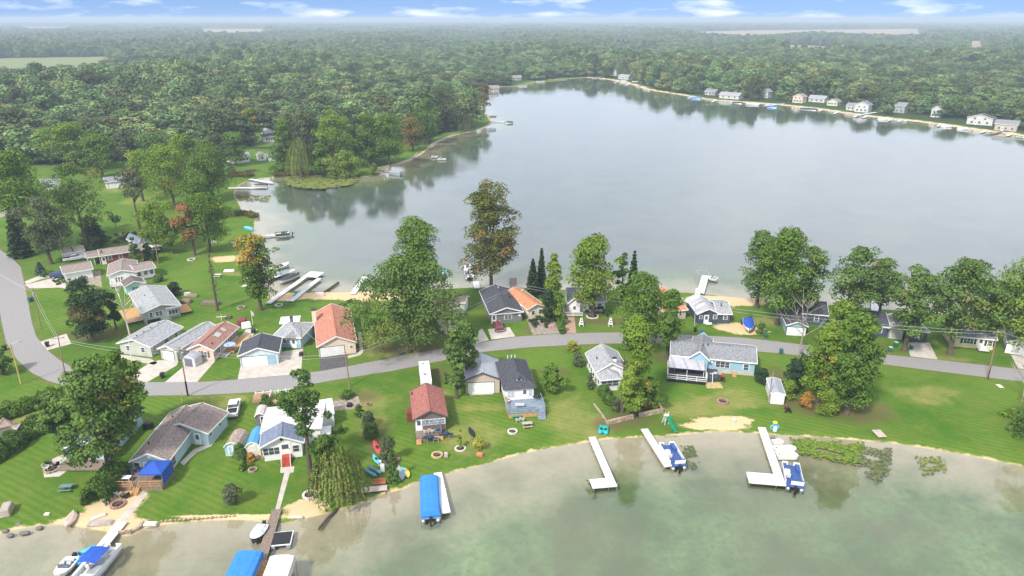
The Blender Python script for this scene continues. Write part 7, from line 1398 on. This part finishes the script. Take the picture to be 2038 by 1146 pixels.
# poles and wires
def pole(bx, by, tx, ty, label, arms=1, r=.15, mat=POLEW, name="utility_pole", lamp=False, tr=False, wrap=False):
    p = P(bx, by); H = height_at(p, ty); t_ = thing(name, label, "utility pole" if not lamp else "street lamp", p, R(12)); a = P(tx, ty, H); lx = max(-.06, min(.06, (a.x - p.x) / H)); m = MB(); m.tube([(0, 0, -.3), (lx * H, 0, H)], [r, r * .65], 8); m.build("pole", mat, t_)
    if arms: m = MB(); m.beam((lx * H - 1.1, -.14, H - .6), (lx * H + 1.1, -.14, H - .6), .1, .12); o = m.build("crossarm", mat, t_); m = MB(); [m.tube([(lx * H + x, -.14, H - .54), (lx * H + x, -.14, H - .3)], .05, 6) for x in (-1, 0, 1)]; m.build("insulator", M("insulator", (.4, .42, .42)), o)
    if tr: m = MB(); m.tube([(.35, -.1, H - 2.1), (.35, -.1, H - 1.1)], .26, 10); m.build("transformer", ALU, t_)
    if lamp: m = MB(); m.tube([(lx * H, 0, H - .3), (lx * H + 1.2, .3, H + .1)], .05, 6); o = m.build("lamp_arm", ALU, t_); m = MB(); m.cbox((lx * H + 1.5, .38, H + .08), (.7, .28, .16), .25); m.build("lamp_head", ALU, o)
    if wrap: m = MB(); m.tube([(0, 0, .05), (lx * 1.6, 0, 3.0)], r * 1.12, 8); m.build("dark_wrap", BLACK, t_)
    return Vector((p.x + lx * H, p.y, H - .3))
t1 = pole(134, 768, 114, 667, "wooden utility pole standing on the outer edge of the road bend"); t2 = pole(374, 787, 357, 690, "wooden utility pole with a dark base beside the sage garage driveway", wrap=True, tr=True); t3 = pole(82, 655, 64, 573, "wooden utility pole with crossarm on the verge inside the road bend", tr=True)
t4 = pole(696, 770, 687, 699, "wooden utility pole in the planted strip below the road, centre left"); t5 = pole(606, 711, 598, 649, "thin pole between the grey hip roofed house and the brick red roofed house", 0, .1); t6 = pole(315, 525, 310, 492, "short wooden pole with a crossarm beside the dark cedars"); t7 = pole(1297, 683, 1300, 645, "thin grey pole at the roadside below the full green maple", 0, .09, ALU)
t8 = pole(1382, 657, 1384, 603, "slim pole with a white lamp head beside the navy cottage", 0, .09, M("pale_pole", (.5, .48, .44)), lamp=True, name="street_lamp"); t9 = pole(1965, 755, 1986, 655, "tall wooden utility pole below the lake road at the right edge", wrap=True); t10 = pole(42, 764, 20, 683, "yellowish wooden pole with a lamp arm at the left edge", 0, .16, M("yellow_wood", (.5, .38, .14)), lamp=True, name="street_lamp")
t11 = pole(1032, 600, 1032, 573, "thin pole between the charcoal house and the cream house", 0, .08); t12 = pole(262, 720, 258, 668, "white painted pole in front of the sage green house", 0, .08, WHITE); t13 = pole(441, 638, 440, 625, "short white post with a bar on the back lawn", 1, .08, WHITE, name="clothes_pole"); t14 = pole(852 - 0, 285, 852, 268, "utility pole among the headland trees, right one", 1, .14); t15 = pole(676, 275, 674, 247, "utility pole with crossarm between headland trees")
def wire(a, b, label, off=0, sag=.8, name="power_line"):
    m = MB(); pts = [Vector(a).lerp(Vector(b), t) + Vector((0, off, -sag * 4 * t * (1 - t))) for t in [i / 12 for i in range(13)]]; c = pts[0].copy(); m.tube([p - c for p in pts], .022, 4); o = m.build(name, M("bare_cable", (.45, .45, .45), rough=.4)); o.location = c; tag(o, label, "power line", "overhead power lines")
tl = P(-60, 500, 8.5)
for i, (a, b, la) in enumerate([(tl, t3, "overhead cable entering at the left edge above the road bend"), (t3, t1, "overhead cable between the pole on the verge and the pole on the road bend"), (t1, t2, "overhead cable between the road bend pole and the sage garage pole"), (t2, t4, "overhead cable over the blue garage and red roofed house"),
        (t4, t11 + Vector((0, 0, 1.5)), "overhead cable across the huge dark oak"), (t11 + Vector((0, 0, 1.5)), t8 + Vector((0, 0, .5)), "overhead cable over the white maple house"), (t8 + Vector((0, 0, .5)), t9, "overhead cable from the slim lamp pole to the right edge pole")]):
    wire(a, b, la + ", upper", -.5, .9); wire(a - Vector((0, 0, .9)), b - Vector((0, 0, .9)), la + ", lower", .4, 1.2)
wire(t2 - Vector((0, 0, .6)), t12, "service cable running to the white pole of the sage green house"); wire(t4 - Vector((0, 0, .6)), t5, "service cable running to the thin pole beside the hip roofed house"); wire(t9, P(2200, 700, 9), "overhead cable leaving at the right edge")
# flag, obelisks, slide, toys, fence, small stuff
p = P(504, 651); t = thing("flagpole", "white flagpole with a pale striped flag behind the skylight house", "flagpole", p); m = MB(); m.tube([(0, 0, 0), (0, 0, 4.2)], .05, 6); m.build("pole", WHITE, t); m = MB(); m.add([(.05, 0, 4.1), (.55, .1, 3.4), (.5, .2, 2.6), (.05, 0, 3.0)], [(0, 1, 2, 3)]); o = m.build("flag", M("flag_cloth", (.55, .35, .32), (.7, .68, .66), scale=3), t); md = o.modifiers.new("t", 'SOLIDIFY'); md.thickness = .02
for px, la in ((1157, "left cream garden obelisk in front of the white maple house"), (1215, "right cream garden obelisk in front of the white maple house")):
    p = P(px, 648); m = MB(); [m.beam((x * .5, y * .5, 0), (x * .12, y * .12, 2.0), .1, .1) for x in (-1, 1) for y in (-1, 1)]; [m.box(-s_, -s_, z_, s_, s_, z_ + .07) for s_, z_ in ((.42, .4), (.3, 1.0), (.2, 1.6))]; o = m.build("garden_obelisk", WHITE); o.location = p; tag(o, la, "obelisk")
p = P(1341, 858); t = thing("playground_slide", "green slide with a white ladder at the water's edge", "slide", p, R(-68)); GS = M("slide_green", (.01, .22, .11), rough=.4)
m = MB(); m.add([(-2.2, -.35, 1.75), (-2.2, .35, 1.75), (-1.2, .35, 1.1), (-1.2, -.35, 1.1), (.3, .35, .35), (.3, -.35, .35), (.9, .35, .3), (.9, -.35, .3)], [(0, 1, 2, 3), (3, 2, 4, 5), (5, 4, 6, 7)]); o = m.build("chute", GS, t); md = o.modifiers.new("t", 'SOLIDIFY'); md.thickness = .06
m = MB(); [(m.beam((-2.2, y, 1.85), (-1.2, y, 1.25), .07, .2), m.beam((-1.2, y, 1.25), (.3, y, .5), .07, .2)) for y in (-.38, .38)]; m.build("side_rail", GS, t); m = MB(); [m.beam((-3.1, y, 0), (-2.3, y, 2.4), .09, .09) for y in (-.35, .35)]; [m.beam((-3.1 + .8 * k / 2.4, -.35, k), (-3.1 + .8 * k / 2.4, .35, k), .07, .07) for k in (.3, .7, 1.1, 1.5)]; [m.beam((-2.2, y, 0), (-2.2, y, 1.75), .08, .08) for y in (-.35, .35)]; m.box(-2.8, -.4, 1.72, -2.15, .4, 1.8); m.build("ladder", WHITE, t)
p = P(1541, 858); t = thing("water_toy", "blue and white toy slide figure with a yellow ring top beside the L shaped dock", "toy", p, R(5)); m = MB(); m.prism([(-.3, -.25), (.3, -.25), (.22, .3), (-.22, .3)], 0, 1.1); m.build("body", M("pale_toy", (.6, .75, .78), rough=.4), t); m = MB(); n = 12
m.tube([(.75 * math.cos(i * .5236) if True else 0, .05, .75 + .5 * math.sin(i * .5236)) for i in range(13)], .12, 6); m.build("side_ring", CYAN, t); m = MB(); m.box(-.28, -.1, 1.1, .28, .25, 1.5); m.build("upper_body", M("toy_blue", (.08, .3, .6), rough=.4), t); m = MB(); m.tube([(.3 * math.cos(i * .5236), .1 + .3 * math.sin(i * .5236), 1.65) for i in range(13)], .12, 6); m.build("top_ring", M("toy_yellow", (.65, .75, .05), rough=.4), t)
p = P(1461, 838); m = MB(); m.tube([(0, 0, 0), (0, 0, .35)], [.3, .4], 10); o = m.build("bucket", M("mint_bucket", (.45, .68, .58), rough=.5)); o.location = p; tag(o, "mint green bucket on the sandy patch", "bucket")
p = P(1538, 872); m = MB(); m.box(-.35, -.3, .3, .35, .3, .36); [m.beam((x, y, -.4), (x * .7, y * .7, .3), .06, .06) for x in (-.3, .3) for y in (-.25, .25)]; o = m.build("step_stool", WOOD); o.location = p; tag(o, "small wooden stool standing in the shallows below the toy", "stool")
p = P(1541, 815); m = MB(); o = None
def blob(px, py, w, d, h, mat, name, label, cat, rz=0, loc=None, z=0):
    p = loc or P(px, py); t = thing(name, label, cat, (p[0], p[1], z), rz); m = MB(); m.add([(-w / 2, -d / 2, 0), (w / 2, -d / 2, 0), (w / 2, d / 2, 0), (-w / 2, d / 2, 0), (-w * .42, -d * .42, h), (w * .42, -d * .42, h), (w * .42, d * .42, h), (-w * .42, d * .42, h)], [(0, 3, 2, 1), (4, 5, 6, 7), (0, 1, 5, 4), (1, 2, 6, 5), (2, 3, 7, 6), (3, 0, 4, 7)]); b = m.build("body", mat, t); md = b.modifiers.new("b", 'BEVEL'); md.width = min(w, d, h) * .15; md.segments = 2; return t
def grill(px, py, mat, label, loc=None, z=0, s=1.):
    p = loc or P(px, py); t = thing("grill", label, "grill", (p[0], p[1], z)); t.scale = (s,) * 3; m = MB(); m.ball((0, 0, .95), .42, 10, 6, (1.3, .8, .7)); m.build("hood", mat, t, True); m = MB(); m.box(-1.0, -.25, .82, -.5, .25, .88); m.box(.5, -.25, .82, 1.0, .25, .88); m.build("side_shelf", mat, t); m = MB(); [m.box(x, y, 0, x + .06, y + .06, .85) for x in (-.45, .4) for y in (-.25, .2)]; m.build("leg", ALU, t)
GB = M("navy_cover", (.02, .035, .09), rough=.6); grill(0, 0, GB, "covered navy grill on the left end of the wooden deck", deckT @ Vector((deckW * .2, -.8, 0)), .75, 1.2); grill(857, 881, GB, "navy grill on the grass in front of the brown cottage steps", s=1.2); grill(888, 874, GB, "second dark blue covered grill at the right corner of the brown cottage", s=1.2)
grill(0, 0, BLACK, "black grill at the right side of the blue grey deck", hipT @ Vector((hipW + .3, -.6, 0)), .95); grill(1423, 752, HULLG, "grey round smoker beside the deck steps of the awning house", s=1.1)
blob(876, 874, 1.3, .8, .7, TANW, "wooden_crate", "tan crate below the brown cottage porch", "crate")
blob(888, 909, .7, .6, .8, M("grey_stump", (.42, .36, .33)), "tree_stump", "grey stump right of the tan fire pit", "stump"); blob(1421, 768, 3.2, 2.0, .35, M("straw_pile", (.45, .36, .18), (.3, .22, .1), scale=4), "straw_pile", "pile of straw coloured cuttings beside the red tractor", "pile")
blob(955, 907, 1.2, .7, .55, M("copper_box", (.48, .2, .08)), "wooden_box", "orange brown box with a dark rim on the pond lawn", "box", R(-20)); blob(1536, 798, 1.0, .8, .7, DARK, "covered_machine", "dark machine beside the metal shed wall", "machine"); blob(1990, 768, .9, 1.4, .05, PAL, "paving_slab", "pale slab lying on the right lawn", "slab"); blob(696, 808, 1.0, 1.0, .6, BLACK, "planter_box", "black box at the edge of the gravel bed", "planter")
blob(200, 1042, 3.6, 1.1, .3, M("flat_rock", (.42, .36, .33), (.28, .24, .22)), "rock_slab", "flat grey rock slabs on the shore beside the long white dock", "rocks", R(5)); blob(197, 1030, 2.0, .6, .35, CHW, "stacked_chairs", "stacked pale folding chairs at the hedge end", "chairs", R(40)); blob(15, 1020, 1.4, 2.6, 1.2, M("old_stump", (.40, .34, .30)), "large_stump", "large grey stump at the left edge of the pond", "stump", R(20)); blob(300, 1044, 2.0, .8, .35, M("white_rock", (.62, .58, .55)), "white_rock", "pale rock at the end of the curved block wall", "rock"); blob(94, 1024, .8, .5, .25, CHW, "lawn_ornament", "small cream ornament near the old rowing boat", "ornament"); blob(590, 1030, 2.0, .4, .2, M("white_rock", (.62, .58, .55)), "shore_slab", "pale slab on the shore right of the plank dock", "slab")
blob(455, 633, 1.6, 1.0, .5, BARK, "brush_heap", "brown brush heap behind the skylight house", "brush"); blob(482, 645, 2.2, 2.0, 1.4, M("maroon_tarp", (.18, .03, .05), (.25, .05, .07)), "maroon_tarp", "maroon covered swing seat behind the skylight house", "swing seat", R(20)); blob(491, 652, 2.2, 1.6, 1.3, WHITE, "garden_cabinet", "white cabinet beside the maroon covered swing seat", "cabinet", R(25)); blob(505, 662, 1.0, 1.0, 1.0, DARK, "dark_planter", "dark planter at the corner of the side terrace", "planter")
blob(384, 590, 3.0, 1.4, .6, M("log_pile", (.30, .22, .16), (.14, .1, .08), scale=5), "log_pile", "long log pile behind the grey green house", "log pile", R(-8)); blob(371, 602, 2.6, 2.0, .8, M("log_pile2", (.24, .17, .12), (.12, .09, .07), scale=5), "brush_pile", "brown brush pile right of the back deck", "brush pile"); blob(374, 588, 1.8, .8, .9, M("shed_grey", (.5, .47, .46)), "storage_box", "pale grey storage box between the log piles", "box", R(10)); blob(420, 606, 5.0, 1.8, .9, M("brush2", (.20, .16, .12), (.1, .08, .06), scale=5), "brush_bank", "dark brush bank right of the log piles", "brush", R(-10))
blob(523, 795, 3.6, 2.4, .9, M("firewood", (.42, .24, .16), (.22, .13, .09), scale=5), "firewood_pile", "heap of split firewood inside the white fence", "firewood", R(15)); blob(296, 852, 1.6, 1.2, 1.1, BLACK, "black_cart", "black cart behind the pale blue house by the oak", "cart"); blob(480, 640, .5, .5, .3, BLACK, "stump_seat", "small dark stump on the back lawn", "stump"); blob(600, 708, .9, .9, .9, BLACK, "barrel", "dark barrel beside the blue garage", "barrel") ; blob(762, 938, .7, .7, 1.3, WHITE, "white_cooler", "white cooler on a post at the end of the kayak rack", "cooler"); blob(757, 925, .6, .6, .8, HULLW, "white_tub", "white tub leaning by the kayak rack", "tub"); blob(789, 916, 1.2, .9, .4, CLAY, "clay_pots", "clay pots beside the narrow cedar", "pots"); blob(512, 905, 1.4, 1.0, .25, TANW, "plank_stack", "tan planks between the white house and the shed", "planks"); blob(620, 858, .9, 2.4, 1.4, WHITE, "white_bench_swing", "white garden swing at the right side of the lake house", "swing"); blob(1388, 588, 1.3, 1.3, 1.8, WHITE, "privy_shed", "small white hut at the main lake shore beside the navy cottage", "hut"); blob(636, 588, 2.6, .8, .9, M("white_brown_crates", (.5, .42, .36), (.7, .68, .65), scale=4), "beach_crates", "row of white and brown crates on the beach", "crates"); blob(456, 540, 3.0, 1.2, .5, HULLW, "upturned_dinghy", "upturned white dinghy behind the orange topped maple", "dinghy", R(8)); blob(486, 570, 1.6, .8, .4, HULLW, "white_raft", "small white raft on the grass under the orange topped maple", "raft")
blob(1085, 640, 1.2, 1.0, .8, DARK, "dark_motorbike_cover", "dark covered motorbike in the gravel yard", "cover"); blob(1096, 650, 2.0, 1.0, .5, M("pink_tarp", (.45, .22, .25)), "pink_tarp", "faded pink tarp in the gravel yard", "tarp"); blob(1040, 664 - 12, .1, .1, .1, DARK, "garden_stake", "small stake beside the gravel yard", "stake") if False else None; blob(1114, 592, 1.4, 1.2, 1.2, BLACK, "hot_tub_cover", "black covered grill station beside the white maple house", "cover"); blob(498, 340, 4.5, 3.5, .35, BARK, "seating_logs", "brown log seats on the lawn across the bay", "logs")
for px, py, la in [(37, 1042, "leftmost dark rock in the shallows at the left edge"), (45, 1060, "lower dark rock in the shallows near the left edge"), (52, 1059, "middle dark rock in the shallows near the left edge"), (78, 1049, "single dark rock off the sandy bank"), (10, 1055, "dark rock against the grey stump"), (20, 1064, "dark rock below the grey stump")]:
    p = P(px, py); m = MB(); m.ball((0, 0, 0), .45, 8, 5, (1.2, .8, .6)); o = m.build("shore_rock", M("dark_rock", (.10, .09, .085), (.2, .18, .16), scale=4), None, True); o.location = (p.x, p.y, -.1); tag(o, la, "rock")
for i, px in enumerate(range(322, 470, 9)):
    p = P(px, 1037 - (px - 322) * .07); m = MB(); m.ball((0, 0, 0), .17 + .05 * (i % 3), 7, 4, (1.3, .8, .8)); o = m.build("edging_stone", STN, None, True); o.location = (p.x, p.y, 0.02); tag(o, "pale stone in the row along the pond bank below the big lawn", "stone", "stones along the pond bank")
# white fence
def fence(label, pts, h=1.1, n=5):
    q = [P(*p) for p in pts]; c = q[0]; t = thing("white_fence", label, "fence", c)
    for i in range(len(q) - 1):
        a = q[i] - c; b = q[i + 1] - c; m = MB(); m.beam((a.x, a.y, h * .95), (b.x, b.y, h * .95), .06, .12); m.beam((a.x, a.y, h * .2), (b.x, b.y, h * .2), .05, .12); k = int((b - a).length / .28)
        for j in range(k): s_ = a.lerp(b, (j + .5) / k); m.cbox((s_.x, s_.y, h * .55), (.10, .05, h * .8), math.atan2(b.y - a.y, b.x - a.x))
        m.build("fence_panel", WHITE, t)
        for j in range(n + 1): s_ = a.lerp(b, j / n); m = MB(); m.box(s_.x - .08, s_.y - .08, 0, s_.x + .08, s_.y + .08, h + .2); m.build("post", WHITE, t)
fence("white fence behind the lake house, arm along the road", [(510, 792), (585, 783)]); fence("white fence behind the lake house, arm running down to its roof", [(541, 789), (530, 822)])
p = P(567, 808); m = MB(); m.tube([(0, 0, 0), (0, 0, .25)], .5, 12); o = m.build("bird_bath", WHITE); o.location = p; tag(o, "round white bird bath on the grass inside the fence", "bird bath")
for px, py, la in ((115, 793, "yellow marker post above the long hedge"), (362, 803, "yellow marker post beside the pale blue house roof")):
    p = P(px, py); m = MB(); m.tube([(0, 0, 0), (.25, 0, 2.6)], .07, 6); o = m.build("marker_post", M("marker_yellow", (.7, .55, .05))); o.location = p; tag(o, la, "post")
p = P(1417, 560); t = thing("boat_lift_frame", "empty metal boat lift frame beyond the white dock behind the navy cottage", "boat lift", (p.x - 1.8, p.y + 3, 0)); m = MB(); [m.tube([(x, y, -.6), (x, y, 1.6)], .06, 5) for x in (-1.4, 1.4) for y in (-1.5, 1.5)]; m.beam((-1.4, -1.5, 1.5), (-1.4, 1.5, 1.5), .1, .1); m.beam((1.4, -1.5, 1.5), (1.4, 1.5, 1.5), .1, .1); m.beam((-1.4, 1.5, 1.6), (1.4, 1.5, 1.6), .1, .1); m.build("frame", ALU, t)
p = P(1119, 333 + 4); 
forest()
for q in PROTO: bpy.data.objects.remove(q[3])
# ---------------- the air ----------------
hz = MB(); hz.box(-12000, -300, -6, 12000, 16000, 74)
ho = hz.build("haze", None); ho.data.materials.clear()
hm = bpy.data.materials.new("haze_air"); hm.use_nodes = True; nt = hm.node_tree; nt.nodes.clear()
o_ = nt.nodes.new("ShaderNodeOutputMaterial"); v_ = nt.nodes.new("ShaderNodeVolumePrincipled")
v_.inputs['Color'].default_value = (.60, .72, .86, 1); v_.inputs['Density'].default_value = .00025; v_.inputs['Anisotropy'].default_value = 0
nt.links.new(v_.outputs[0], o_.inputs['Volume']); ho.data.materials.append(hm); tag(ho, kind='stuff', label="pale haze over the whole landscape", cat="haze")
print("OBJS", len(bpy.data.objects))
